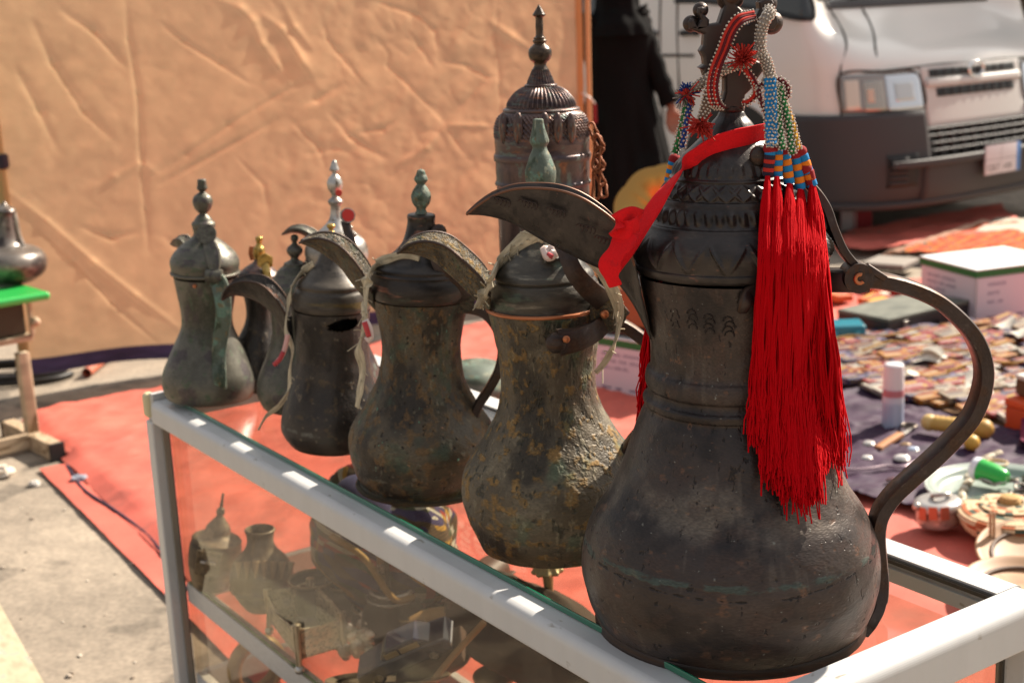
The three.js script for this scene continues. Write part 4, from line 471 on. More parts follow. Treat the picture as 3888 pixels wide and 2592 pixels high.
// --- 6: large earthy pot
{
  const P = Pot('coffee_pot', 'large dusty olive coffee pot with a plain green finial', { u: 2110, v: 2106, hw: 286, top: [2043, 450], group: 'coffee pots on the case' });
  P.turn('body', [[2048, 284], [2036, 292], [1986, 316], [1920, 334], [1870, 341], [1830, 340], [1779, 331], [1721, 301], [1646, 250], [1596, 220], [1563, 203], [1510, 188], [1472, 182], [1410, 182], [1348, 187], [1281, 199], [1240, 205], [1195, 215], [1165, 221]], earthy, { seg: 128, rows: 140, bump: dent(41, 0.004), foot: true });
  const lidM = patina(79, 512, 0x4b453c, [{ c: 0x262320, f: [6, 6], lo: 0.5, hi: 0.7, a: 0.85, r: 0.4 }, { c: 0x8f8777, f: [7, 14], lo: 0.55, hi: 0.75, a: 0.75, r: 0.7 }, { c: 0x4c5b4c, f: [9, 9], lo: 0.64, hi: 0.76, a: 0.7 }], { rough: 0.46, metal: 0.4, bump: 0.0025 });
  P.turn('lid', [[1163, 216], [1150, 214], [1130, 212], [1100, 210], [1082, 206], [1060, 196], [1052, 186], [1046, 192], [1030, 184], [1012, 166], [991, 148], [962, 116], [941, 95], [915, 74], [891, 60], [860, 48], [840, 40]], lidM, { seg: 110, rows: 110, bump: dent(43, 0.0025) });
  { const y = P.axis(1160), r = P.px(y, 222); part(P.g, 'mouth_rim', moved(new THREE.TorusGeometry(r, 0.0028, 8, 80).rotateX(Math.PI / 2), 0, y, 0), rawCopper); }
  P.turn('finial', [[842, 40], [815, 34], [790, 33], [760, 36], [730, 44], [700, 54], [672, 59], [648, 59], [620, 51], [590, 40], [570, 30], [558, 27], [549, 31], [540, 36], [530, 36], [500, 28], [470, 21], [452, 18], [450, 0]], verdi, { seg: 40, bump: dent(45, 0.001) });
  P.beak([[1512, 955], [1560, 914], [1630, 898], [1700, 915], [1765, 965], [1830, 1030], [1862, 1085]], [[1514, 962], [1570, 966], [1640, 990], [1690, 1030], [1740, 1075], [1790, 1125], [1860, 1190]], 0.056, earthy, smokedIron);
  P.strap('lid_lever', [[2120, 905, 0.06], [2150, 960, 0.085], [2180, 1030, 0.09], [2230, 1090, 0.08], [2300, 1150, 0.05], [2350, 1205, 0.03]], 0.006, 0.013, smokedIron, { k: (t) => 0.7 + 0.5 * t });
  { const p = P.loc(2306, 1185, 0.045), d = disc(0.024, 0.03, 20); d.rotateX(Math.PI / 2); part(P.g, 'hinge', moved(d, p.x, p.y, p.z), earthy); P.stud(2296, 1193, 0.006, rawCopper, 'rivet', 0.063); }
  P.strap('collar_strap', [[2120, 1300, 0.095], [2180, 1290, 0.09], [2250, 1262, 0.075], [2305, 1215, 0.045]], 0.006, 0.014, smokedIron, { k: (t) => 1.2 - 0.4 * t });
  P.stud(2112, 1302, 0.014, smokedIron, 'leaf_tab', 0.098); P.stud(2150, 1288, 0.005, rawCopper, 'rivet', 0.103);
  P.strap('handle', [[2320, 1215, 0.03], [2375, 1240, 0.03], [2420, 1270, 0.03], [2480, 1320, 0.03], [2540, 1400, 0.03], [2545, 1480, 0.03], [2500, 1560, 0.03], [2440, 1630, 0.03], [2385, 1700, 0.03], [2350, 1770, 0.03], [2340, 1840, 0.03], [2372, 1900, 0.03]], 0.011, 0.008, smokedIron);
  raffia(P, 'frayed raffia band over the lid of the large olive pot', [[1816, 1168, 0.05], [1838, 1118, 0.05], [1866, 1060, 0.06], [1890, 1010], [1935, 960], [1985, 920], [2040, 892], [2068, 902]], 0.0085, 34, 17);
  raffia(P, 'raffia strand running down beside the hinge of the large olive pot', [[2100, 920], [2170, 945], [2240, 985, 0.1], [2290, 1045, 0.09], [2330, 1110, 0.08], [2352, 1190, 0.07], [2338, 1290, 0.07], [2300, 1370, 0.07], [2262, 1415, 0.075]], 0.0055, 26, 19);
  { const k = thing('plastic_twist', 'crumpled scrap of pink plastic knotted on the large olive pot', 'plastic scrap', P.c); k.quaternion.copy(P.g.quaternion); part(k, 'knot', merge([rope([P.front(2068, 945, 0.008), P.front(2085, 975, 0.014), P.front(2105, 958, 0.016), P.front(2090, 940, 0.012)], 0.007, 20, 6), rope([P.front(2105, 960, 0.01), P.front(2150, 957, 0.012), P.front(2178, 948, 0.01)], 0.005, 16, 6)]), mat(S('#dfc6bc'), 0.4)); part(k, 'red_core', rope([P.front(2080, 965, 0.02), P.front(2098, 975, 0.022)], 0.0035, 8, 6), mat(S('#b83a40'), 0.4)); }
}

// ---------------------------------------------------------------- the great smoked pot with its ribbon, cords and tassels
const fastStrands = (lines, r, k = 3) => {                          // many thin yarns as one geometry; lines = arrays of points
  const pos = [], nor = [], idx = []; for (const L of lines) { const o = pos.length / 3; L.forEach((p, i) => { const a = L[Math.max(0, i - 1)], b = L[Math.min(L.length - 1, i + 1)], T = b.clone().sub(a).normalize(), A = V(T.y, -T.x, 0.1).cross(T).normalize(), B = T.clone().cross(A); for (let j = 0; j < k; j++) { const c = Math.cos(j / k * 2 * Math.PI), s = Math.sin(j / k * 2 * Math.PI), n = A.clone().multiplyScalar(c).addScaledVector(B, s); pos.push(p.x + n.x * r, p.y + n.y * r, p.z + n.z * r); nor.push(n.x, n.y, n.z); } }); for (let i = 0; i < L.length - 1; i++) for (let j = 0; j < k; j++) { const a = o + i * k + j, b = o + i * k + (j + 1) % k; idx.push(a, b, a + k, a + k, b, b + k); } }
  const g = new THREE.BufferGeometry(); g.setAttribute('position', new THREE.Float32BufferAttribute(pos, 3)); g.setAttribute('normal', new THREE.Float32BufferAttribute(nor, 3)); g.setAttribute('uv', new THREE.Float32BufferAttribute(new Float32Array(pos.length / 3 * 2), 2)); g.setIndex(idx); return g;
};
{
  const P = Pot('coffee_pot', 'huge smoke blackened coffee pot hung with a red ribbon and tassels', { u: 2772, v: 2540, hw: 500, top: [2778, 420], group: 'coffee pots on the case' });
  P.turn('body', [[2312, 504], [2300, 512], [2260, 532], [2200, 550], [2140, 560], [2066, 556], [1990, 534], [1920, 500], [1839, 446], [1740, 404], [1644, 370], [1570, 340], [1528, 322], [1516, 328], [1496, 328], [1484, 314], [1462, 309], [1448, 317], [1415, 319], [1392, 314], [1380, 302], [1320, 301], [1278, 304], [1180, 320], [1100, 334], [1040, 346], [1028, 348]], smoked, { seg: 180, rows: 260, bump: dent(51, 0.0028, 5) });
  { const f = P.turn('foot', [[2352, 492], [2350, 500], [2345, 507], [2325, 508], [2312, 506], [2306, 498]], smokedIron, { seg: 160, bump: dent(53, 0.0015, 8) }); const y = P.axis(2351); const d = disc(P.px(y, 494), 0.003, 80); part(f, 'base_plate', moved(d, 0, y + 0.003, 0), smokedIron); }
  // lid: a flat band, a swelling with leaf veins, a fluted band, a zigzag band, a plain cone
  const Y = (v) => P.axis(v), zig = (x) => Math.abs(((x % 1) + 1) % 1 - 0.5) * 2;
  const yb = [Y(985), Y(862), Y(822), Y(762), Y(735), Y(672), Y(655), Y(600)];
  const emboss = (th, t, y) => { let h = 0; const e = 0.003;
    if (y > yb[0] && y < yb[1]) { const q = (y - yb[0]) / (yb[1] - yb[0]), w = zig(th / (2 * Math.PI) * 16), k = Math.abs(w - q); h += e * 1.5 * Math.exp(-((k / 0.09) ** 2)) * Math.sin(Math.PI * q); h += e * 0.6 * (1 - w) * Math.sin(Math.PI * q); }
    if (y > yb[2] && y < yb[3]) h += e * 0.9 * Math.cos(th * 44 + (y - yb[2]) * 60) * Math.sin(Math.PI * (y - yb[2]) / (yb[3] - yb[2]));
    if (y > yb[4] && y < yb[5]) { const q = (y - yb[4]) / (yb[5] - yb[4]), k = Math.min(Math.abs(zig(th / (2 * Math.PI) * 14) - q), Math.abs(zig(th / (2 * Math.PI) * 14 + 0.5) - q)); h += e * 1.1 * Math.exp(-((k / 0.14) ** 2)) * Math.sqrt(Math.max(0, Math.sin(Math.PI * q))); }
    if (y > yb[6] && y < yb[7]) h += e * 0.5 * Math.cos(th * 36) * Math.sin(Math.PI * (y - yb[6]) / (yb[7] - yb[6]));
    return h + dent(57, 0.0012)(th, t, y, th / 2 / Math.PI); };
  const lid = P.turn('lid', [[1018, 350], [1012, 358], [1000, 365], [985, 366], [982, 362], [960, 364], [925, 366], [900, 362], [870, 346], [845, 326], [832, 318], [828, 306], [818, 298], [800, 296], [776, 292], [760, 282], [746, 278], [738, 274], [733, 264], [715, 260], [690, 246], [674, 234], [664, 236], [655, 226], [640, 222], [610, 208], [580, 184], [547, 148], [500, 102], [463, 76], [440, 56], [421, 44], [418, 0]], smokedLid, { seg: 320, rows: 300, bump: emboss });
  // spout
  const sp = P.beak([[1772, 812], [1810, 778], [1870, 738], [1950, 710], [2040, 705], [2120, 712], [2200, 738], [2270, 780], [2330, 830], [2372, 900], [2400, 990]], [[1774, 816], [1830, 818], [1900, 832], [1960, 855], [2020, 890], [2080, 925], [2150, 960], [2230, 1000], [2310, 1040], [2400, 1150], [2470, 1290]], 0.03, smokedLid, mat(S('#6d4a38'), 0.4, 0.5), { z: 0.02, rim: 0.0016, wf: (t) => Math.pow(Math.sin(Math.PI * clamp(0.03 + 0.5 * t)), 0.8) });
  for (const [u, v] of [[1898, 768], [2002, 778], [2108, 808], [2222, 870], [2290, 915]]) for (let k = 0; k < 4; k++) { const c = P.loc(u + (k - 1.5) * 15, v + (k - 1.5) * 4, 0.036 + (u - 1898) * 0.00004), t = new THREE.TorusGeometry(0.0042, 0.0009, 5, 12, 3.6); t.rotateZ(-1.0); part(sp, 'stamp', moved(t, c.x, c.y, c.z), smokedIron); }
  for (const [u, v] of [[2560, 1205], [2625, 1212], [2690, 1230], [2765, 1240]]) for (let k = 0; k < 4; k++) { const c = P.front(u + (k % 2) * 6, v + k * 18 - 20, 0.0005), t = new THREE.TorusGeometry(0.0048, 0.0009, 5, 12, 3.4); t.rotateZ(-0.2); t.rotateY(Math.atan2(c.x, c.z)); part(P.g, 'stamp', moved(t, c.x, c.y, c.z), smoked); }
  // finial: pierced crest cast flat
  const px = (x, y) => { const q = P.loc(2500 + x * 0.3827, y * 0.3827, 0); return new THREE.Vector2(q.x, q.y); };
  const outer = [[612, 1085], [602, 1020], [625, 960], [640, 900], [640, 770], [560, 770], [500, 790], [445, 757], [425, 690], [390, 668], [440, 635], [432, 565], [398, 500], [432, 445], [440, 340], [345, 305], [292, 285], [283, 215], [305, 180], [350, 185], [372, 250], [398, 195], [372, 125], [378, 72], [420, 64], [468, 75], [470, 112], [440, 140], [495, 195], [492, 235], [585, 220], [612, 140], [640, 55], [602, -10], [630, -90], [700, -140], [770, -95], [825, -10], [770, 50], [828, 105], [805, 165], [790, 230], [880, 230], [950, 160], [985, 85], [978, 20], [1040, -20], [1110, -15], [1136, 30], [1105, 95], [1160, 150], [1180, 225], [1130, 302], [1075, 300], [1040, 330], [985, 430], [925, 510], [950, 590], [1035, 625], [1040, 680], [975, 770], [930, 860], [850, 935], [836, 1020], [834, 1085]].map(([x, y]) => px(x, y));
  const hole = [[600, 600], [596, 500], [630, 415], [655, 390], [690, 440], [730, 462], [780, 425], [800, 400], [835, 450], [880, 500], [905, 560], [870, 660], [825, 680], [800, 790], [770, 790], [730, 705], [650, 740]].map(([x, y]) => px(x, y));
  { const s = new THREE.Shape(outer); s.holes.push(new THREE.Path(hole)); const D = 0.016; const g = new THREE.ExtrudeGeometry(s, { depth: D, bevelEnabled: true, bevelThickness: 0.005, bevelSize: 0.003, bevelOffset: -0.003, bevelSegments: 3, steps: 2 }); g.translate(0, 0, -D / 2); const f = part(P.g, 'finial', g, smokedIron); f.userData.label = 'pierced cast iron crest with horned ends on the lid'; P.turn('finial_neck', [[424, 46], [416, 50], [404, 49], [396, 42], [385, 40], [372, 38]], smokedIron, { seg: 40 }, f); for (const [x, y, r] of [[325, 235, 0.009], [420, 98, 0.0085], [1125, 225, 0.0125], [1080, 30, 0.011], [715, -30, 0.015]]) { const c = px(x, y); part(f, 'knob', ball(r, c.x, c.y, 0, 16), smokedIron); } }
  // lever, hinge, handle
  P.strap('lid_lever', [[2900, 560, 0.03], [2955, 600, 0.01], [3020, 655, -0.01], [3085, 715, -0.005], [3130, 780, 0.0], [3162, 868, 0.005], [3200, 950, 0.01], [3252, 1012, 0.01], [3285, 1050, 0.01]], 0.0125, 0.005, smokedIron, { k: (t) => 0.8 + 0.25 * Math.sin(t * 3) });
  P.stud(2888, 592, 0.012, smokedIron, 'lever_curl', 0.055);
  { const p = P.loc(3252, 1048, 0.012), d = disc(0.0165, 0.03, 26); d.rotateX(Math.PI / 2); const h = part(P.g, 'hinge', moved(d, p.x, p.y, p.z), smokedIron); const t = new THREE.TorusGeometry(0.0048, 0.0024, 8, 20, 4.4); t.rotateZ(1.2); part(h, 'rivet', moved(t, p.x, p.y, p.z + 0.016), rawCopper); part(P.g, 'hinge_block', (() => { const a = P.loc(3150, 1062, 0.0), b = P.loc(3300, 1062, 0.006); return sweep([a, a.clone().lerp(b, 0.5), b], () => bar(0.014, 0.0125, 0.3), { ref: V(0, 0, 1) }); })(), smokedIron); }
  P.strap('handle', [[3262, 1060, 0.008], [3344, 1064, 0.008], [3451, 1091, 0.008], [3550, 1135, 0.008], [3630, 1198, 0.008], [3692, 1269, 0.008], [3728, 1350, 0.008], [3737, 1421, 0.008], [3723, 1501, 0.008], [3688, 1581, 0.008], [3621, 1662, 0.008], [3541, 1742, 0.008], [3460, 1813, 0.008], [3385, 1885, 0.008], [3340, 1956, 0.01], [3328, 2027, 0.012], [3334, 2117, 0.016], [3340, 2200, 0.02], [3330, 2290, 0.03], [3300, 2350, 0.04], [3262, 2398, 0.05]], 0.0145, 0.0084, smokedIron, { n: 120, k: (t) => t < 0.9 ? 1 : 0.9 });
  P.strap('strap_joint', [[3290, 1010, 0.012], [3320, 1030, 0.014], [3348, 1048, 0.012]], 0.012, 0.004, smokedIron);
  { const a = [[2846, 1120, 0.003], [2832, 1150, 0.010], [2818, 1180, 0.006]].map(([u, v, l]) => P.front(u, v, l)); part(P.g, 'spur', sweep(curvePts([P.front(2880, 1112, 0), ...a], 20), (t) => bar(0.004, 0.011 * (1 - 0.5 * t), 0.4), { ref: V(0.3, 0, 1) }), smokedIron); }
  // ---- red felt ribbon
  const felt = mat(0xffffff, 0.98, 0, { map: weave(0.86, 0.02, 0.075, 171, 0.06), sheen: 0.6, sheenColor: S('#ff4050'), sheenRoughness: 0.4, bumpMap: concreteBump, bumpScale: 0.001 });
  const rbn = thing('red_ribbon', 'bright red felt ribbon wound round the lid of the huge black pot', 'ribbon', P.c); rbn.quaternion.copy(P.g.quaternion);
  const flat = (pts, w, n = 60, ref) => sweep(curvePts(pts, n), (t, i) => { const q = typeof w === 'function' ? w(t) : w; return bar(q, 0.0013, 0.4); }, { ref, vlen: 0.1 });
  const path = [[2912, 505], [2850, 520], [2780, 536], [2710, 560], [2650, 594], [2590, 645]].map(([u, v]) => P.front(u, v, 0.009)); { const z = path[5].z; path.push(P.loc(2525, 725, lerp(z, 0.06, 0.4)), P.loc(2462, 820, lerp(z, 0.06, 0.75)), P.loc(2400, 912, 0.06), P.loc(2348, 980, 0.06), P.loc(2305, 1038, 0.06)); }
  part(rbn, 'band', flat(path, (t) => 0.0118 * (1 + 0.08 * Math.sin(t * 9)), 90, (t) => V(lerp(0.12, 0.8, sstep(0.1, 0.7, t)), lerp(1, 0.6, sstep(0.1, 0.7, t)), 0.3)), felt);
  part(rbn, 'knot', flat([P.loc(2430, 828, 0.07), P.loc(2385, 818, 0.085), P.loc(2350, 838, 0.088), P.loc(2345, 872, 0.082), P.loc(2390, 870, 0.09), P.loc(2425, 850, 0.085)], 0.010, 50, V(0.3, 1, 0.2)), felt);
  part(rbn, 'tail', flat([P.loc(2390, 880, 0.085), P.loc(2352, 940, 0.088), P.loc(2318, 1000, 0.088), P.loc(2322, 1050, 0.085), P.loc(2338, 1085, 0.08)], (t) => (0.013 - 0.007 * t * t) * (1 + 0.15 * Math.sin(t * 14)), 40, V(1, 0.5, 0.4)), felt);
  // ---- beaded cords and tassels
  const hn = thing('tassel_harness', 'beaded camel harness with red yarn tassels draped over the huge black pot', 'tassels', P.c); hn.quaternion.copy(P.g.quaternion);
  const bead = mat(S('#b8ada0'), 0.12, 0.3, { clearcoat: 1 }), yarn = { red: mat(S('#8c1016'), 0.9), blue: mat(S('#1279b4'), 0.9), orange: mat(S('#e07a12'), 0.9), green: mat(S('#1d6b33'), 0.9), yellow: mat(S('#d39a16'), 0.9), maroon: mat(S('#5a0d18'), 0.9), silver: mat(S('#8d8178'), 0.8), brown: mat(S('#6d4f3d'), 0.8), vermilion: mat(S('#b8281a'), 0.9), purple: mat(S('#2a1a30'), 0.9), navy: mat(S('#1c3c86'), 0.9) };
  const unit = new THREE.IcosahedronGeometry(1, 0);
  function beads(pts, r, pitch, around, tw) { const c = new THREE.CatmullRomCurve3(pts, false, 'centripetal'), L = c.getLength(), n = Math.floor(L / pitch), out = [], up = unit.attributes.position, un = unit.attributes.normal, pos = [], nor = []; for (let i = 0; i <= n; i++) { const p = c.getPointAt(i / n), T = c.getTangentAt(i / n), A = V(0.2, 0.3, 1).cross(T).normalize(), B = T.clone().cross(A); for (let j = 0; j < around; j++) { const a = j / around * 2 * Math.PI + i * tw, q = p.clone().addScaledVector(A, Math.cos(a) * r).addScaledVector(B, Math.sin(a) * r), br = 0.00135 * (0.9 + 0.2 * hash2(i, j, 7)); for (let k = 0; k < up.count; k++) { pos.push(q.x + up.getX(k) * br, q.y + up.getY(k) * br, q.z + up.getZ(k) * br); nor.push(un.getX(k), un.getY(k), un.getZ(k)); } } } const g = new THREE.BufferGeometry(); g.setAttribute('position', new THREE.Float32BufferAttribute(pos, 3)); g.setAttribute('normal', new THREE.Float32BufferAttribute(nor, 3)); g.setAttribute('uv', new THREE.Float32BufferAttribute(new Float32Array(pos.length / 3 * 2), 2)); return g; }
  function cord(list, col, r = 0.004, around = 6, pitch = 0.0042, tw = 0.4) { const pts = list.map(([u, v, z]) => P.loc(u, v, z)); const c = part(hn, 'beaded_cord', rope(pts, r, 60, 8), yarn[col]); part(c, 'beads', beads(pts, r + 0.0008, pitch, around, tw), bead, 'stuff'); }
  const zf = 0.03;
  cord([[2905, 30, 0.0], [2925, 48, 0.026], [2905, 75, 0.034], [2892, 110, 0.034], [2888, 160, 0.034], [2886, 190, 0.032], [2906, 225, 0.034], [2919, 262, 0.038], [2925, 300, 0.044]], 'silver', 0.005, 10, 0.0036, 0.31);
  cord([[2884, 192, 0.034], [2862, 218, 0.036], [2830, 236, 0.034], [2775, 253, 0.03], [2745, 264, 0.03], [2691, 297, 0.026], [2645, 329, 0.02], [2617, 346, 0.016]], 'silver', 0.0044, 9, 0.0036, 0.33);
  cord([[2720, 285, 0.03], [2697, 330, 0.03], [2688, 375, 0.032], [2676, 425, 0.036], [2668, 455, 0.04]], 'brown', 0.0048, 8, 0.0036, 0.3);
  cord([[2613, 372, 0.016], [2600, 430, 0.014], [2588, 490, 0.012], [2574, 545, 0.01], [2563, 580, 0.008]], 'green', 0.0035, 5, 0.0042, 0.6); cord([[2624, 375, 0.02], [2612, 440, 0.018], [2600, 500, 0.016], [2590, 560, 0.014]], 'navy', 0.003, 5, 0.004, 0.5);
  for (let k = 0; k < 4; k++) { const d = (k - 1.5) * 11, c = k % 2 ? 'maroon' : 'vermilion'; cord([[2866 + d * 0.2, 55 + d * 0.6, 0.022], [2806 + d * 0.7, 76 + d * 0.6, 0.036], [2775 + d, 118, 0.037], [2749 + d, 186, 0.037], [2716 + d, 268, 0.038], [2706 + d, 337, 0.04], [2716 + d, 388, 0.038], [2733 + d, 408, 0.03]], c, 0.0017, 2, 0.0042, 0); }
  for (let k = 0; k < 2; k++) { const d = k * 10 - 5; cord([[2830 + d, 262, 0.036], [2852 + d, 290, 0.038], [2870 + d, 325, 0.036], [2868 + d, 362, 0.03], [2845 + d, 384, 0.026], [2822, 392 + d, 0.02]], k ? 'maroon' : 'vermilion', 0.0018, 2, 0.0042, 0); }
  for (let k = 0; k < 3; k++) { const d = (k - 1) * 13; cord([[2924 + d, 296, 0.046], [2926 + d, 340, 0.05], [2928 + d, 400, 0.056], [2930 + d, 460, 0.062], [2931 + d, 505, 0.068], [2931 + d * 0.6, 550, 0.078]], 'blue', 0.003, 5, 0.0044, 0.5); }
  cord([[2880, 335, 0.04], [2915, 305, 0.042], [2955, 300, 0.042], [2990, 325, 0.042], [2992, 360, 0.042], [2975, 390, 0.044], [2968, 440, 0.05], [2976, 500, 0.06]], 'maroon', 0.0026, 5, 0.0042, 0.5);
  cord([[2880, 338, 0.042], [2888, 375, 0.046], [2905, 415, 0.05], [2918, 460, 0.058]], 'maroon', 0.0026, 5, 0.0042, 0.5);
  cord([[2950, 322, 0.044], [2952, 380, 0.05], [2956, 440, 0.058], [2964, 510, 0.068], [2972, 562, 0.078]], 'green', 0.0032, 6, 0.0044, 0.5);
  cord([[2962, 328, 0.044], [2978, 395, 0.05], [2994, 460, 0.058], [3002, 530, 0.068], [3010, 580, 0.078]], 'green', 0.0032, 6, 0.0044, 0.5);
  cord([[2985, 400, 0.046], [3005, 450, 0.054], [3020, 510, 0.064], [3034, 562, 0.074]], 'yellow', 0.0026, 5, 0.0042, 0.5);
  const tuft = (u, v, z, L, col, n, seed, up = 0) => { const r = rng(seed), c = P.loc(u, v, z), lines = []; for (let i = 0; i < n; i++) { const d = V(r() - 0.5, r() - 0.5 + up, r() - 0.3).normalize(), q = L * (0.5 + 0.6 * r()); lines.push([c.clone(), c.clone().addScaledVector(d, q * 0.5), c.clone().addScaledVector(d, q).add(V((r() - 0.5) * q * 0.5, (r() - 0.5) * q * 0.5, 0))]); } part(hn, 'yarn_tuft', fastStrands(lines, 0.0009), yarn[col], 'stuff'); };
  tuft(2822, 226, 0.042, 0.017, 'vermilion', 160, 3, 0.2); tuft(2606, 352, 0.018, 0.013, 'navy', 70, 5, 0.2); tuft(2612, 356, 0.024, 0.014, 'vermilion', 30, 6); tuft(2662, 468, 0.044, 0.018, 'vermilion', 120, 8, -0.3); tuft(2594, 366, 0.02, 0.012, 'silver', 40, 9, -0.2);
  const tasselRed = new THREE.MeshPhysicalMaterial({ color: S('#b8000d'), roughness: 1, specularIntensity: 0.25, side: THREE.DoubleSide });
  function tassel(head, top, bot, end, spread, bands, n, seed, opt = {}) {
    const r = rng(seed), z0 = opt.z ?? Math.max(0.05, P.front(bot[0], bot[1], 0.01).z), t = new THREE.Group(); t.name = 'tassel'; hn.add(t);
    const a = P.loc(top[0], top[1], z0), b = P.loc(bot[0], bot[1], z0); const hd = P.loc(head[0], head[1], z0); const hb = ball(0.0072, 0, 0, 0, 16); hb.scale(1, 0.9, 1); part(t, 'head', moved(hb, hd.x, hd.y, hd.z), yarn.red);
    bands.forEach((c, i) => { const p = a.clone().lerp(b, i / bands.length), q = a.clone().lerp(b, (i + 1) / bands.length); part(t, 'wrapped_band', sweep([p, p.clone().lerp(q, 0.1), p.clone().lerp(q, 0.5), p.clone().lerp(q, 0.9), q], (k) => oval(0.0058 * (k < 0.01 || k > 0.99 ? 0.93 : 1), undefined, 14), { ref: V(0, 0.2, 1) }), yarn[c]); });
    const lines = [], lens = P.loc(end[0], end[1], z0).y; for (let i = 0; i < n; i++) {
      const ang = r() * 2 * Math.PI, rr = Math.sqrt(r()), du = spread * rr * Math.cos(ang), dz = 0.024 * rr * Math.sin(ang), cut = 1 - 0.20 * r() * r() - 0.07 * hash2(Math.floor(ang * 2.2), seed, 3) - (r() < 0.1 ? 0.15 * r() : 0) + (r() < 0.05 ? 0.06 : 0), N = 18, L = [], w = Math.floor(ang * 2.2) * 1.7 + r() * 1.1, wa = 5 + 10 * r(), stray = r() < 0.10 ? 70 * (r() - 0.4) : 0;
      for (let k = 0; k <= N; k++) { const q = k / N * cut, bulge = sstep(0, 0.12, q), u = lerp(bot[0] + du * 0.16, end[0] + du, Math.pow(q, 0.9)) + du * 0.28 * bulge * (1 - q) + wa * (Math.sin(w + q * 8) * 0.8 + 0.5 * Math.sin(w * 2.3 + q * 19)) * Math.min(1, q * 1.6) + stray * q * q * q + (k > N - 3 ? (r() - 0.5) * 16 : 0), v = lerp(bot[1], end[1], q); let z = z0 + dz * (0.25 + 0.75 * bulge); if (!opt.z) { const f = P.front(u, v, 0.003); z = Math.max(z, f.z + 0.004 + (dz + 0.024) * 0.35); } L.push(P.loc(u, v, z)); }
      lines.push(L); }
    part(t, 'strands', fastStrands(lines, 0.00085, 4), tasselRed, 'stuff'); return t;
  }
  const ob = ['blue', 'orange', 'blue', 'orange', 'blue'];
  tassel([2924, 562], [2926, 572], [2916, 668], [2888, 1705], 42, ['blue', 'purple', 'vermilion', 'purple', 'vermilion', 'purple'], 280, 31);
  tassel([2940, 560], [2953, 564], [2951, 670], [2938, 1840], 50, ob, 420, 33);
  tassel([2979, 571], [2981, 580], [2998, 697], [3005, 1915], 55, ob, 420, 35);
  tassel([3018, 586], [3021, 597], [3041, 718], [3075, 1940], 62, ob, 430, 37);
  tassel([3040, 574], [3048, 586], [3086, 706], [3160, 1800], 60, ob, 430, 39);
  tassel([3060, 640], [3070, 645], [3082, 700], [3105, 1780], 45, ['red'], 200, 41);
  tassel([2562, 604], [2558, 612], [2540, 690], [2440, 1640], 30, ob, 150, 43, { z: -0.075 });
}

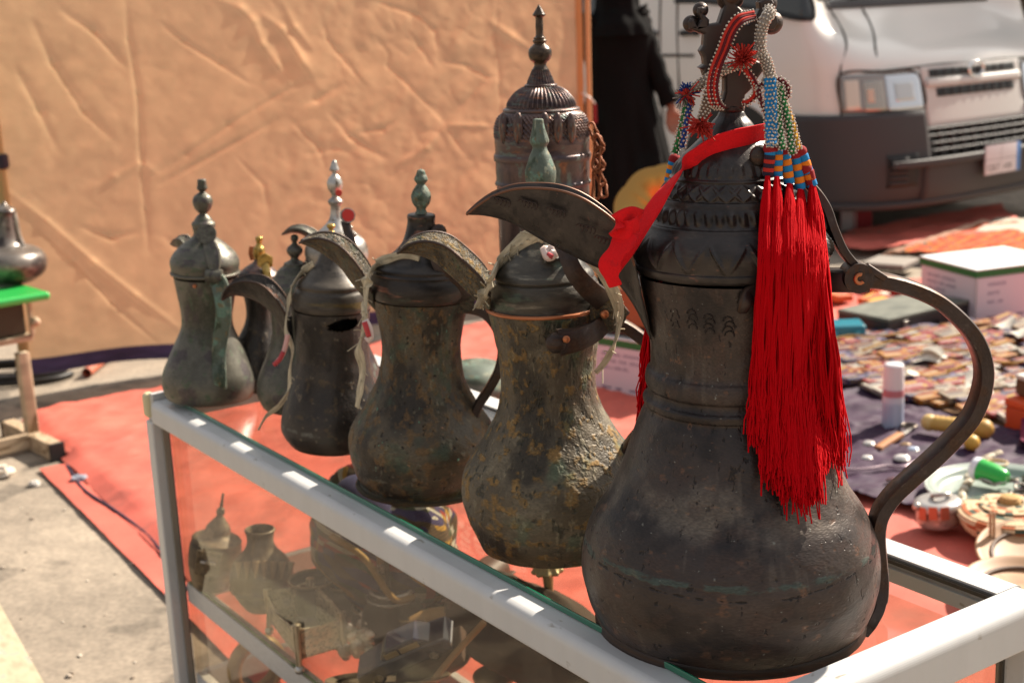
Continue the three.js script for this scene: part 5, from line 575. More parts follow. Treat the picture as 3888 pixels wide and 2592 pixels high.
// ---------------------------------------------------------------- green topped table with the iron teapot
{
  const Q = G(128, 1702, 0), yt = AT(58, 1150, -Q.z).y, th = 0.7, wood = mat(0xffffff, 0.7, 0, { map: tex(256, 256, (x, y) => { const a = fbm(x * 3, y * 40, 3, 40, 7, 3), m = 0.9 + 0.25 * (a - 0.5), c = sstep(0.6, 0.7, fbm(x * 9, y * 9, 9, 9, 8, 3)) * 0.25; return [0.80 * m - c, 0.70 * m - c, 0.58 * m - c]; }) });
  const t = thing('market_table', 'low wooden table with a bright green top at the edge of the red groundsheet', 'table', Q); t.rotation.y = th;
  const L = (p) => p.clone().sub(Q).applyAxisAngle(V(0, 1, 0), -th), K = L(G(190, 1106, yt));
  part(t, 'table_top', moved(rb(1.1, 0.028, 0.5, 0.012, 3), K.x - 0.55, yt - 0.014, K.z - 0.25), mat(S('#2fae4e'), 0.35, 0, { clearcoat: 0.4 }));
  part(t, 'drawer_box', moved(rb(0.98, 0.11, 0.4, 0.006), K.x - 0.565, yt - 0.087, K.z - 0.26), mat(S('#3a3320'), 0.6));
  part(t, 'apron_rail', moved(rb(1.0, 0.022, 0.43, 0.004), K.x - 0.56, yt - 0.154, K.z - 0.26), wood);
  part(t, 'corner_post', moved(rb(0.014, 0.12, 0.014, 0.003), K.x - 0.06, yt - 0.09, K.z - 0.05), wood); part(t, 'drawer_knob', ball(0.016, K.x - 0.05, yt - 0.1, K.z - 0.035), wood);
  const h = yt - 0.165; for (const x of [0, -0.85]) { part(t, 'leg', sweep([V(x, 0.035, 0), V(x, h / 2, 0), V(x, h, 0)], () => bar(0.019, 0.019, 0.15), { ref: V(0, 0, 1) }), wood); const f = part(t, 'foot', moved(rb(0.046, 0.056, 0.40, 0.004), x, 0.03, -0.01), wood); part(f, 'rubber_end', moved(rb(0.05, 0.06, 0.012, 0.003), x, 0.031, 0.196), mat(S('#2a2524'), 0.8)); part(f, 'rubber_end', moved(rb(0.05, 0.06, 0.012, 0.003), x, 0.031, -0.216), mat(S('#2a2524'), 0.8)); }
  part(t, 'stretcher', moved(rb(0.80, 0.05, 0.02, 0.003), -0.425, 0.04, 0.03), wood);
  const iron = patina(83, 512, 0x6f6862, [{ c: 0x3a3331, f: [10, 8], lo: 0.5, hi: 0.7, a: 0.85, r: 0.35 }, { c: 0x8d4f33, f: [8, 6], lo: 0.5, hi: 0.68, a: 0.75, r: 0.6, band: [0.3, 0.14] }, { c: 0xa8a39c, f: [18, 12], lo: 0.6, hi: 0.76, a: 0.6, r: 0.3 }], { rough: 0.35, metal: 0.55, bump: 0.0015 });
  const P = Pot('iron_teapot', 'dark iron teapot with a narrow neck standing on the green table', { u: 24, v: 1088, hw: 96, top: [14, 770], y: yt, category: 'teapot' });
  P.turn('body', [[1062, 96], [1052, 112], [1030, 138], [1000, 150], [975, 148], [950, 132], [935, 100], [925, 66], [905, 52], [870, 44], [820, 38], [808, 38]], iron, { seg: 64, bump: dent(61, 0.0015), foot: true });
  P.turn('lid', [[806, 42], [798, 42], [790, 36], [782, 22], [776, 12], [768, 5], [762, 0]], iron, { seg: 36 });
  P.strap('handle', [[52, 806, 0.0], [62, 840, 0], [72, 890, 0], [92, 940, 0]], 0.006, 0.005, silvery); P.beak([[-80, 830], [-60, 850], [-50, 900], [-60, 950]], [[-84, 836], [-76, 880], [-80, 930], [-90, 970]], 0.02, iron, iron);
}

// ---------------------------------------------------------------- person in black, walking away past the van
{
  const d = 6.9, base = AT(2352, 300, d).setY(0), pr = thing('person', 'person in a long black robe walking away with one arm swinging', 'person', base), X = (u, v, z = 0) => { const p = AT(u, v, d - z).sub(base); return p; };
  const skin = mat(S('#8a5a44'), 0.6), robe = mat(0xffffff, 0.95, 0, { specularIntensity: 0.3, map: weave(0.055, 0.05, 0.052, 181, 0.25) });
  const H = 1.56, sh = X(2440, 98), el = X(2492, 262, 0.03), wr = X(2549, 402, 0.06), tip = X(2562, 505, 0.08);
  // body: one field of tapered capsules
  const bones = [[V(0, 0.86, 0), V(0, 1.12, 0), 0.095, 0.09], [V(0, 1.12, 0), V(0, 1.27, 0), 0.09, 0.075], [V(-0.13, 1.23, 0), V(0.09, 1.21, 0), 0.045, 0.045], [V(0, 1.27, 0), V(0, 1.36, -0.02), 0.055, 0.05], [V(0, 1.42, -0.025), V(0, 1.48, -0.015), 0.078, 0.082], [V(0, 1.385, -0.09), V(0, 1.41, -0.085), 0.035, 0.03], [V(0, 1.425, -0.105), V(0, 1.44, -0.1), 0.014, 0.012],
    [sh.clone().lerp(el, 0.12).add(V(-0.012, 0, 0)), el, 0.028, 0.028], [el, wr, 0.03, 0.022], [V(-0.17, 1.22, 0), V(-0.25, 1.0, -0.06), 0.035, 0.03], [V(-0.25, 1.0, -0.06), V(-0.24, 0.8, -0.16), 0.037, 0.025], [V(0.07, 0.84, 0), V(0.09, 0.46, 0.05), 0.085, 0.05], [V(0.09, 0.46, 0.05), V(0.1, 0.09, 0.16), 0.05, 0.032], [V(-0.07, 0.84, 0), V(-0.08, 0.46, -0.08), 0.085, 0.05], [V(-0.08, 0.46, -0.08), V(-0.08, 0.08, -0.14), 0.05, 0.032], [V(0.1, 0.05, 0.16), V(0.11, 0.035, 0.0), 0.036, 0.028], [V(-0.08, 0.04, -0.12), V(-0.09, 0.035, -0.29), 0.036, 0.028]];
  function field(bones, lo, size, N, k) { const mc = new MarchingCubes(N, skin, false, false, 400000); mc.isolation = 0; mc.reset(); const p = V(0, 0, 0); for (let z = 0; z < N; z++) for (let y = 0; y < N; y++) for (let x = 0; x < N; x++) { p.set(lo.x + (x / N) * size, lo.y + (y / N) * size, lo.z + (z / N) * size); let acc = 0; for (const [a, b, ra, rb_] of bones) { const ab = b.clone().sub(a), t = clamp(p.clone().sub(a).dot(ab) / ab.lengthSq()), q = a.clone().addScaledVector(ab, t).distanceTo(p) - lerp(ra, rb_, t); acc += Math.exp(-q / k); } mc.field[z * N * N + y * N + x] = k * Math.log(acc); } mc.update(); const n = mc.count, pos = new Float32Array(n * 3), nor = new Float32Array(n * 3); for (let i = 0; i < n * 3; i++) { pos[i] = (mc.positionArray[i] + 1) / 2 * size + (i % 3 === 0 ? lo.x : i % 3 === 1 ? lo.y : lo.z); nor[i] = mc.normalArray[i]; } const g = new THREE.BufferGeometry(); g.setAttribute('position', new THREE.BufferAttribute(pos, 3)); g.setAttribute('normal', new THREE.BufferAttribute(nor, 3)); g.computeVertexNormals(); return g; }
  const hand = (w, t, out) => { const dir = t.clone().sub(w).normalize(), side = V(dir.y, -dir.x, 0.3).normalize(), nrm = dir.clone().cross(side).normalize(), b = [], palm = w.clone().addScaledVector(dir, 0.075); b.push([w.clone(), w.clone().addScaledVector(dir, 0.03), 0.021, 0.022]); for (let i = 0; i < 4; i++) { const o = (i - 1.5) * 0.018, k0 = w.clone().addScaledVector(dir, 0.03).addScaledVector(side, o * 0.7), k1 = palm.clone().addScaledVector(side, o), L = [0.06, 0.07, 0.066, 0.052][i], k2 = k1.clone().addScaledVector(dir, L * 0.5).addScaledVector(nrm, -0.008), k3 = k2.clone().addScaledVector(dir, L * 0.4).addScaledVector(nrm, -0.018); b.push([k0, k1, 0.012, 0.011], [k1, k2, 0.0092, 0.0085], [k2, k3, 0.0085, 0.007]); } const th0 = w.clone().addScaledVector(dir, 0.03).addScaledVector(side, -0.02), th1 = th0.clone().addScaledVector(dir, 0.03).addScaledVector(side, -0.022).addScaledVector(nrm, -0.008), th2 = th1.clone().addScaledVector(dir, 0.03).addScaledVector(side, -0.004); b.push([th0, th1, 0.012, 0.0105], [th1, th2, 0.0105, 0.008]); return b; };
  const hr = hand(wr.clone().lerp(tip, 0.02), tip), hl = hand(V(-0.24, 0.8, -0.16), V(-0.235, 0.63, -0.2)), c1 = wr.clone().lerp(tip, 0.5), c2 = V(-0.238, 0.71, -0.18);
  part(pr, 'body', merge([field(bones, V(-0.85, -0.06, -0.85), 1.7, 84, 0.02), field(hr, c1.clone().sub(V(0.12, 0.12, 0.12)), 0.24, 60, 0.004), field(hl, c2.clone().sub(V(0.12, 0.12, 0.12)), 0.24, 50, 0.004)]), skin);
  // robe: folded skirt and torso, sleeves
  const rr = [[1.31, 0.09, 0.08], [1.28, 0.145, 0.11], [1.22, 0.175, 0.125], [1.12, 0.175, 0.12], [1.0, 0.155, 0.125], [0.9, 0.165, 0.135], [0.75, 0.195, 0.16], [0.6, 0.225, 0.19], [0.4, 0.265, 0.23], [0.2, 0.30, 0.27], [0.05, 0.32, 0.29]];
  part(pr, 'robe', sheet((s, t) => { const k = t * (rr.length - 1), i = Math.min(rr.length - 2, Math.floor(k)), q = k - i, y = lerp(rr[i][0], rr[i + 1][0], q), a = lerp(rr[i][1], rr[i + 1][1], q), b = lerp(rr[i][2], rr[i + 1][2], q), th = s * 2 * Math.PI, f = 1 + sstep(1.1, 0.5, y) * (0.07 * Math.sin(th * 7 + y * 3) + 0.05 * Math.sin(th * 13 - y * 5)) + 0.03 * Math.sin(th * 4 + y * 9); return V(a * f * Math.cos(th) + 0.02 * sstep(1, 0, y), y, b * f * Math.sin(th) + 0.03 * sstep(0.9, 0, y)); }, 120, 60, { thick: 0.003 }), robe);
  const sleeve = (pts, r) => sweep(curvePts(pts, 30), (t, i) => oval(r(t) * (1 + 0.06 * Math.sin(i * 1.9)), r(t) * (1 + 0.08 * Math.cos(i * 1.3)), 16), { ref: V(0, 0, 1), cap: false });
  part(pr, 'sleeve', sleeve([X(2400, 40), sh.clone().add(V(-0.02, 0, 0)), el, wr.clone().lerp(el, 0.05)], (t) => lerp(0.078, 0.047, sstep(0, 0.8, t))), robe); part(pr, 'sleeve', sleeve([V(-0.1, 1.26, 0), V(-0.18, 1.2, 0), V(-0.25, 1.0, -0.06), V(-0.24, 0.82, -0.155)], (t) => lerp(0.085, 0.047, sstep(0, 0.8, t))), robe);
  part(pr, 'headscarf', turned([[0.165, 1.20], [0.15, 1.25], [0.125, 1.29], [0.105, 1.34], [0.108, 1.42], [0.112, 1.48], [0.095, 1.54], [0.05, 1.572], [0, 1.58]], { seg: 48, bump: (th, t) => 0.006 * Math.sin(th * 9 + t * 7) * (1 - t) }), robe);
  part(pr, 'shoe', moved(rb(0.085, 0.05, 0.25, 0.02, 3), 0.105, 0.028, 0.08), mat(S('#1a1716'), 0.5)); part(pr, 'shoe', moved(rb(0.085, 0.05, 0.25, 0.02, 3), -0.085, 0.028, -0.21), mat(S('#1a1716'), 0.5));
}

// ---------------------------------------------------------------- goods inside the case
{
  const on = (u, v, y = SHELF) => G(u, v, y + 0.001), dull = patina(97, 512, 0x6a5a45, [{ c: 0x4a3d2e, f: [10, 6], lo: 0.5, hi: 0.72, a: 0.8, r: 0.6 }, { c: 0x8a7758, f: [16, 10], lo: 0.58, hi: 0.75, a: 0.6, r: 0.7 }], { rough: 0.5, metal: 0.35, bump: 0.001 });
  { const P = Pot('incense_burner', 'dusty brass incense burner with a tall pointed lid inside the case', { u: 800, v: 2245, hw: 62, top: [846, 1875], y: SHELF, category: 'incense burner' });
    P.turn('body', [[2225, 62], [2205, 74], [2150, 92], [2100, 98], [2066, 96], [2052, 88]], dull, { seg: 48, foot: true }); P.turn('lid', [[2054, 92], [2046, 94], [2030, 66], [2018, 50], [2002, 46], [1985, 34], [1965, 18], [1956, 12]], dull, { seg: 48 }); P.turn('finial', [[1956, 11], [1950, 15], [1940, 16], [1930, 12], [1924, 6], [1912, 7], [1904, 5], [1888, 5], [1874, 4], [1870, 0]], dull, { seg: 24 });
    const p = P.front(790, 2140, 0.001); part(P.g, 'side_plate', moved(rb(0.05, 0.05, 0.004, 0.002), p.x, p.y, p.z), dull); part(P.g, 'latch', moved(rb(0.03, 0.006, 0.006, 0.002), p.x, p.y + 0.004, p.z + 0.006), silvery); }
  { const P = Pot('round_vase', 'round clay coloured vase with a ring of pointed leaves inside the case', { u: 1000, v: 2330, hw: 58, top: [985, 2000], y: SHELF, category: 'vase' });
    P.turn('body', [[2308, 58], [2290, 76], [2250, 104], [2210, 118], [2180, 120], [2150, 114], [2115, 92], [2090, 66], [2070, 54], [2045, 50], [2022, 54], [2010, 58], [2006, 52], [2030, 46]], dull, { seg: 64, foot: true }); for (let k = -3; k <= 3; k++) { const u = 1004 + k * 33, a = P.front(u - 13, 2126 + Math.abs(k) * 3, 0.002), b = P.front(u + 13, 2126 + Math.abs(k) * 3, 0.002), c = P.front(u - 2 - k * 2, 2196, 0.002); const n = V(a.x, 0.01, a.z).normalize().multiplyScalar(0.003), g = sheet((s, t) => a.clone().lerp(b, s).lerp(c, t).addScaledVector(n, Math.sin(Math.PI * s) * 0.9), 6, 8, { thick: 0.002 }); part(P.g, 'leaf', g, mat(S('#8f7656'), 0.55, 0.3)); }
    const y = P.axis(2226), r = P.px(y, 119); part(P.g, 'girdle', moved(new THREE.TorusGeometry(r, 0.0018, 6, 60).rotateX(Math.PI / 2), 0, y, 0), dull); }
  { // embroidered bundle
    const rr = rng(5), cols = [[0.62, 0.22, 0.16], [0.70, 0.52, 0.2], [0.25, 0.2, 0.34], [0.28, 0.3, 0.18], [0.72, 0.68, 0.6], [0.35, 0.26, 0.16], [0.35, 0.26, 0.16]]; const m = tex(512, 512, (x, y) => { const q = fbm(x * 6, y * 6, 6, 6, 3, 2), a = Math.floor(x * 26 + q * 9), b = Math.floor(y * 34 + q * 6), c = cols[Math.floor(hash2(a % 26, b, 4) * cols.length)], st = 0.75 + 0.4 * Math.abs(Math.sin(y * 260)); return c.map((k) => k * st * 0.85); });
    const BAG = caseAt(0.25, SHELF, -1.22), g = sheet((s, t) => { const th = s * 2 * Math.PI, ph = t * Math.PI, e = fbm(s * 7, t * 5 + 3, 7, 99, 15, 3), r = 0.75 + 0.55 * e; const p = V(0.11 * r * Math.sin(ph) * Math.cos(th), 0.135 + 0.13 * r * -Math.cos(ph), 0.2 * r * Math.sin(ph) * Math.sin(th)); p.y = Math.max(0.002, p.y); return p; }, 90, 60); g.rotateY(YAW);
    const t = thing('embroidered_bag', 'crumpled embroidered bag in red, yellow and purple inside the case', 'bag', BAG); part(t, 'cloth', g, mat(0xffffff, 0.9, 0, { map: m })); part(t, 'cord', rope([V(-0.08, 0.20, 0.14), V(-0.02, 0.17, 0.18), V(0.03, 0.1, 0.2), V(0.06, 0.09, 0.17)], 0.006, 30), mat(S('#8f6f38'), 0.9)); part(t, 'purple_patch', (() => { const b = ball(0.055, -0.03, 0.24, 0.1, 20); return b; })(), mat(S('#3f3650'), 0.9)); }
  { // silver casket
    const a = on(1036, 2412), b = on(1140, 2548), c = on(1300, 2500), x = b.clone().sub(a), z = c.clone().sub(b), d = a.clone().add(z), ctr = a.clone().add(c).multiplyScalar(0.5), t = thing('silver_casket', 'open chased silver casket on ball feet inside the case', 'casket', ctr.clone().setY(SHELF)); const sm = patina(101, 256, 0xb5a68c, [{ c: 0x6d604c, f: [14, 14], lo: 0.5, hi: 0.6, a: 0.8, b: -0.3 }, { c: 0xd8cab0, f: [22, 22], lo: 0.58, hi: 0.7, a: 0.7, b: 0.3 }], { rough: 0.35, metal: 0.5, bump: 0.003 });
    const C = [a, b, c, d].map((p) => p.clone().sub(ctr).setY(0)); for (let i = 0; i < 4; i++) { const p = C[i], q = C[(i + 1) % 4], g = sheet((s, k) => { const w = p.clone().lerp(q, s), o = w.clone().normalize(); w.y = 0.022 + 0.062 * k + 0.006 * Math.sin(Math.PI * s) * (k > 0.9 ? -1 : 0); w.addScaledVector(o, 0.012 * k * k); return w; }, 20, 8, { thick: 0.002 }); part(t, 'wall', g, sm); const l = part(t, 'leg', sweep([C[i].clone().add(V(0, 0.085, 0)).multiplyScalar(1.05), C[i].clone().add(V(0, 0.04, 0)).multiplyScalar(1.04), C[i].clone().add(V(0, 0.012, 0)).multiplyScalar(1.1)], (k) => oval(0.008 - 0.003 * k, 0.008 - 0.003 * k, 8), { ref: V(0.1, 0.2, 1) }), sm); part(l, 'ball_foot', ball(0.0085, C[i].x * 1.1, 0.0085, C[i].z * 1.1, 12), silvery); }
    part(t, 'floor', sheet((s, k) => { const w = C[0].clone().lerp(C[1], s).lerp(C[3].clone().lerp(C[2], s), k).multiplyScalar(0.97); w.y = 0.026; return w; }, 2, 2, { thick: 0.002 }), mat(S('#3c3226'), 0.7)); }
  { // toy saloon car
    const a = G(1372, 2536, SHELF + 0.06), b = G(1700, 2395, SHELF + 0.13), t = thing('toy_car', 'dark blue model saloon car leaning nose down inside the case', 'toy car', a.clone().lerp(b, 0.5)); const dir = b.clone().sub(a), len = dir.length(); const m = new THREE.Matrix4(), ex = dir.clone().normalize(), ez = V(0.55, 0, 1).addScaledVector(ex, -V(0.55, 0, 1).dot(ex)).normalize(), ey = ez.clone().cross(ex); m.makeBasis(ex, ey, ez); t.quaternion.setFromRotationMatrix(m); const k = len / 0.21, navy = mat(S('#2a2a44'), 0.25, 0.1, { clearcoat: 1 });
    const s = new THREE.Shape(); [[-0.105, 0.012], [-0.104, 0.028], [-0.06, 0.036], [-0.03, 0.038], [0.06, 0.038], [0.1, 0.034], [0.106, 0.026], [0.104, 0.01]].forEach(([x, y], i) => i ? s.lineTo(x * k, y * k) : s.moveTo(x * k, y * k)); const bg = new THREE.ExtrudeGeometry(s, { depth: 0.062 * k, bevelEnabled: true, bevelSize: 0.004, bevelThickness: 0.005, bevelSegments: 3 }); bg.translate(0, -0.02, -0.031 * k); part(t, 'body', bg, navy);
    const c = new THREE.Shape(); [[-0.045, 0.036], [-0.02, 0.06], [0.045, 0.06], [0.072, 0.038]].forEach(([x, y], i) => i ? c.lineTo(x * k, y * k) : c.moveTo(x * k, y * k)); const cg = new THREE.ExtrudeGeometry(c, { depth: 0.05 * k, bevelEnabled: true, bevelSize: 0.003, bevelThickness: 0.004, bevelSegments: 2 }); cg.translate(0, -0.02, -0.025 * k); const cab = part(t, 'cabin', cg, navy); for (const [x0, x1] of [[-0.03, 0.002], [0.006, 0.05]]) part(cab, 'window', moved(rb((x1 - x0) * k, 0.014 * k, 0.004, 0.001), (x0 + x1) / 2 * k, 0.049 * k - 0.02, 0.0295 * k), mat(S('#8d7a52'), 0.2)); part(cab, 'windscreen', moved(rb(0.004, 0.022 * k, 0.044 * k, 0.001).rotateZ(-0.8), -0.036 * k, 0.05 * k - 0.02, 0), mat(S('#7c7468'), 0.2));
    for (const x of [-0.066, 0.066]) for (const z of [-1, 1]) { const w = part(t, 'wheel', moved(disc(0.0155 * k, 0.012 * k, 20).rotateX(Math.PI / 2), x * k, 0.012 * k - 0.02, z * 0.03 * k), mat(S('#1c1a18'), 0.8)); part(w, 'hubcap', moved(disc(0.0095 * k, 0.003, 16).rotateX(Math.PI / 2), x * k, 0.012 * k - 0.02, z * (0.0375 * k)), silvery); } for (const x of [-0.108, 0.108]) part(t, 'bumper', moved(rb(0.008, 0.008, 0.07 * k, 0.003), x * k, 0.018 * k - 0.02, 0), mat(S('#d8d8d8'), 0.1, 0.9));
    part(t, 'stack', moved(rb(0.12, 0.02, 0.07, 0.004), 0.03, -0.034, 0), mat(S('#4a3425'), 0.8)); }
  const stick = (u, v, hw, top, y, label, pr, m = paleBrass) => { const P = Pot('candlestick', label, { u, v, hw, top, y, category: 'candlestick', group: 'candlesticks in the case' }); P.turn('foot', pr[0], m, { seg: 40, foot: true }); P.turn('stem', pr[1], m, { seg: 32 }); return P; };
  stick(1880, 2600, 80, [1862, 2340], SHELF, 'slim brass candlestick on a broad round foot inside the case', [[[2575, 80], [2560, 84], [2545, 60], [2535, 26]], [[2538, 24], [2520, 22], [2500, 30], [2480, 38], [2450, 34], [2410, 22], [2370, 17], [2330, 15], [2240, 14], [2235, 20], [2225, 20]]]);
  stick(1930, 2560, 72, [1912, 2360], SHELF, 'ringed brass candlestick beside the slim one inside the case', [[[2535, 72], [2515, 60], [2500, 34], [2480, 24]], [[2482, 22], [2466, 26], [2450, 16], [2430, 22], [2415, 12], [2395, 20], [2380, 12], [2340, 14], [2300, 10]]]);
  stick(2076, 2690, 86, [2062, 2500], SHELF, 'bulbous turned brass candlestick inside the case', [[[2665, 86], [2640, 70], [2620, 44], [2600, 50]], [[2600, 50], [2580, 54], [2560, 44], [2545, 30], [2520, 32], [2508, 38], [2500, 30], [2488, 26], [2470, 30], [2440, 22], [2400, 18], [2320, 16]]]);
  { const P = Pot('oil_lamp', 'brass stand with a scalloped cup below the large olive pot', { u: 2090, v: 2330, hw: 70, top: [2072, 2080], y: SHELF + 0.12, category: 'lamp stand' }); P.turn('stem', [[2310, 70], [2300, 66], [2290, 24], [2260, 18], [2200, 20], [2172, 22]], paleBrass, { seg: 36, foot: true }); P.turn('cup', [[2172, 52], [2164, 58], [2150, 46], [2130, 36], [2108, 28], [2096, 26]], paleBrass, { seg: 80, bump: (th, t) => 0.003 * (1 - t) * Math.cos(th * 9) }); part(P.g, 'pedestal', moved(turned([[0.0, -0.12], [0.05, -0.12], [0.05, -0.11], [0.02, -0.1], [0.014, -0.05], [0.014, 0.0]], { seg: 30 }), 0, 0, 0), paleBrass); }
  { const P = Pot('brass_mortar', 'brass mortar with a pestle inside the case', { u: 1742, v: 2470, hw: 46, top: [1750, 2300], y: SHELF, category: 'mortar' }); P.turn('bowl', [[2450, 46], [2440, 34], [2420, 40], [2390, 46], [2350, 56], [2335, 62], [2332, 58], [2360, 50]], paleBrass, { seg: 44, foot: true }); P.turn('pestle', [[2380, 12], [2345, 40], [2320, 36], [2300, 22], [2280, 16], [2262, 0]], paleBrass, { seg: 32 }); }
  single('curved_horn', 'curved tan animal horn lying inside the case', 'horn', rope([on(1560, 2372, SHELF + 0.05), on(1620, 2345, SHELF + 0.06), on(1680, 2335, SHELF + 0.07), on(1730, 2335, SHELF + 0.07)], 0.015, 30, 10), mat(S('#a58455'), 0.5));
  { const c = on(1615, 2300, SHELF + 0.03), t = thing('glass_dish', 'pink tinted hexagonal glass dish inside the case', 'dish', c); const g = new THREE.CylinderGeometry(0.075, 0.055, 0.04, 6, 1, true); part(t, 'rim', moved(g, 0, 0.02, 0), mat(S('#c9a79c'), 0.12, 0, { clearcoat: 1 })); part(t, 'floor', moved(disc(0.055, 0.006, 6), 0, 0.003, 0), mat(S('#8f7468'), 0.2)); part(t, 'base_box', moved(rb(0.14, 0.03, 0.12, 0.004), 0, -0.0155, 0), mat(S('#5a3a28'), 0.6)); for (let k = 0; k < 3; k++) part(t, 'green_stone', ball(0.012, -0.02 + k * 0.018, 0.014, 0.01 * (k % 2), 10), mat(S('#4f6a58'), 0.2)); }
  { const c = on(1520, 2290), t = thing('pink_box', 'pink round cornered box behind the coin strap inside the case', 'box', c); part(t, 'body', moved(rb(0.075, 0.12, 0.06, 0.02, 4), 0, 0.06, 0), mat(S('#b0705e'), 0.6)); part(t, 'lid', moved(rb(0.078, 0.02, 0.063, 0.009, 4), 0, 0.131, 0), mat(S('#b0705e'), 0.6)); t.rotation.y = 0.5; }
  { const t = thing('coin_strap', 'strap of metal plates hanging inside the case', 'strap'); const pts = [[1452, 2100], [1455, 2160], [1462, 2215], [1468, 2262], [1462, 2310], [1450, 2340]].map(([u, v], i) => G(u, v, SHELF + 0.19 - i * 0.036)); for (let k = 0; k < 9; k++) { const c = new THREE.CatmullRomCurve3(pts), p = c.getPointAt((k + 0.5) / 9), q = c.getTangentAt((k + 0.5) / 9), g = rb(0.02, c.getLength() / 9 * 0.9, 0.004, 0.0015); const m = part(t, 'plate', g, k % 3 === 1 ? silvery : paleBrass); m.position.copy(p); m.quaternion.setFromUnitVectors(V(0, 1, 0), q); } part(t, 'backing', sweep(curvePts(pts, 20), () => bar(0.011, 0.0015), { ref: V(1, 0, 0.3) }), mat(S('#4a3d2e'), 0.8)); }
  { const c = caseAt(0.3, SHELF, -0.98), t = thing('wooden_box', 'rounded brown wooden box seen through the glass top', 'box', c); t.rotation.y = YAW + 0.5; part(t, 'body', moved(rb(0.16, 0.14, 0.06, 0.025, 4), 0, 0.07, 0), mat(S('#5b4034'), 0.55)); part(t, 'lid_line', moved(rb(0.163, 0.004, 0.063, 0.002), 0, 0.105, 0), mat(S('#5b4034'), 0.55)); }
  { const chk = tex(256, 256, (x, y) => { const a = Math.abs(Math.sin(x * 40)) > 0.92 || Math.abs(Math.sin(y * 40)) > 0.92; return a ? [0.7, 0.2, 0.2] : [0.86, 0.82, 0.78]; }); single('checked_scarf', 'white scarf with thin red checks crumpled at the back of the case', 'scarf', (() => { const g = sheet((s, t) => { const th = s * 2 * Math.PI, ph = t * Math.PI, r = 0.7 + 0.6 * fbm(s * 6, t * 4, 6, 99, 25, 3); return V(0.07 * r * Math.sin(ph) * Math.cos(th), Math.max(0, 0.06 - 0.06 * r * Math.cos(ph)), 0.15 * r * Math.sin(ph) * Math.sin(th)); }, 50, 30); g.rotateY(YAW); return g; })(), mat(0xffffff, 0.9, 0, { map: chk }), caseAt(0.31, SHELF, -1.22)); }
  { const c = on(1480, 2700, SHELF), t = thing('tin_plate', 'dull tin plate leaning at the front of the shelf', 'plate', c); const m = part(t, 'dish', turned([[0, 0], [0.07, 0.002], [0.085, 0.016], [0.1, 0.02], [0.1, 0.023], [0.084, 0.019]], { seg: 48 }), mat(S('#8a7c66'), 0.4, 0.5)); m.position.y = 0.035; m.rotation.x = -0.35; part(t, 'prop', moved(rb(0.1, 0.03, 0.05, 0.005), 0, 0.016, -0.02), mat(S('#4a3425'), 0.8)); }
  { const c = G(985, 2640, 0.063), t = thing('brass_roundel', 'worn brass ring standing on edge at the bottom of the case', 'roundel', c.clone()); const g = new THREE.TorusGeometry(0.05, 0.012, 10, 40); g.scale(1, 1, 1.6); g.rotateY(0.7); part(t, 'ring', moved(g, 0, 0.064, 0), mat(S('#9d8560'), 0.45, 0.5)); part(t, 'base', moved(rb(0.06, 0.012, 0.06, 0.003), 0, 0.002, 0), mat(S('#5a4a36'), 0.7)); }
  single('thin_stick', 'long thin wooden stick leaning across the candlesticks', 'stick', rope([G(1600, 2640, SHELF + 0.05), G(1720, 2490, SHELF + 0.1), G(1838, 2362, SHELF + 0.16)], 0.0055, 14, 8), mat(S('#9a7a55'), 0.6));
  { const r = rng(61); for (let k = 0; k < 12; k++) { const p = on(1300 + r() * 150, 2420 + r() * 110, SHELF), h = 0.02 + 0.03 * r(), t = single('glass_trinket', 'small clear glass stopper heaped beside the silver casket', 'trinket', merge([turned([[0, 0], [0.012, 0.002], [0.014, h * 0.5], [0.006, h * 0.7], [0.009, h * 0.9], [0, h]], { seg: 10 })]), mat(S('#cdbfae'), 0.06, 0.2, { clearcoat: 1 }), p, 'glass trinkets beside the casket'); t.rotation.set(r() * 1.2 - 0.6, r() * 3, r() * 1.2 - 0.6); t.position.y += 0.012; } }
  { const c = on(1500, 2430), t = thing('dark_jug', 'dark jug with a bright silver rim inside the case', 'jug', c); part(t, 'body', turned([[0, 0], [0.045, 0], [0.058, 0.03], [0.05, 0.07], [0.035, 0.095]], { seg: 36 }), mat(S('#40362c'), 0.5, 0.3)); part(t, 'rim', moved(new THREE.TorusGeometry(0.036, 0.004, 8, 36).rotateX(Math.PI / 2), 0, 0.096, 0), silvery); part(t, 'collar', moved(new THREE.TorusGeometry(0.043, 0.003, 8, 36).rotateX(Math.PI / 2), 0, 0.084, 0), silvery); }
  { const c = caseAt(0.30, 0.0, -0.16), t = thing('wooden_chest', 'dark reddish wooden chest in the near end of the case', 'chest', c.setY(SHELF + 0.002)); t.rotation.y = YAW; const m = mat(0xffffff, 0.45, 0, { map: tex(256, 256, (x, y) => { const a = fbm(x * 3, y * 30, 3, 30, 17, 4), k = 0.8 + 0.5 * (a - 0.5); return [0.30 * k, 0.16 * k, 0.12 * k]; }), clearcoat: 0.3 }); part(t, 'body', moved(rb(0.17, 0.16, 0.22, 0.006), 0, 0.08, 0), m); part(t, 'lid', moved(rb(0.176, 0.03, 0.226, 0.01, 3), 0, 0.177, 0), m); part(t, 'clasp', moved(rb(0.02, 0.04, 0.006, 0.002), 0, 0.15, 0.115), paleBrass); }
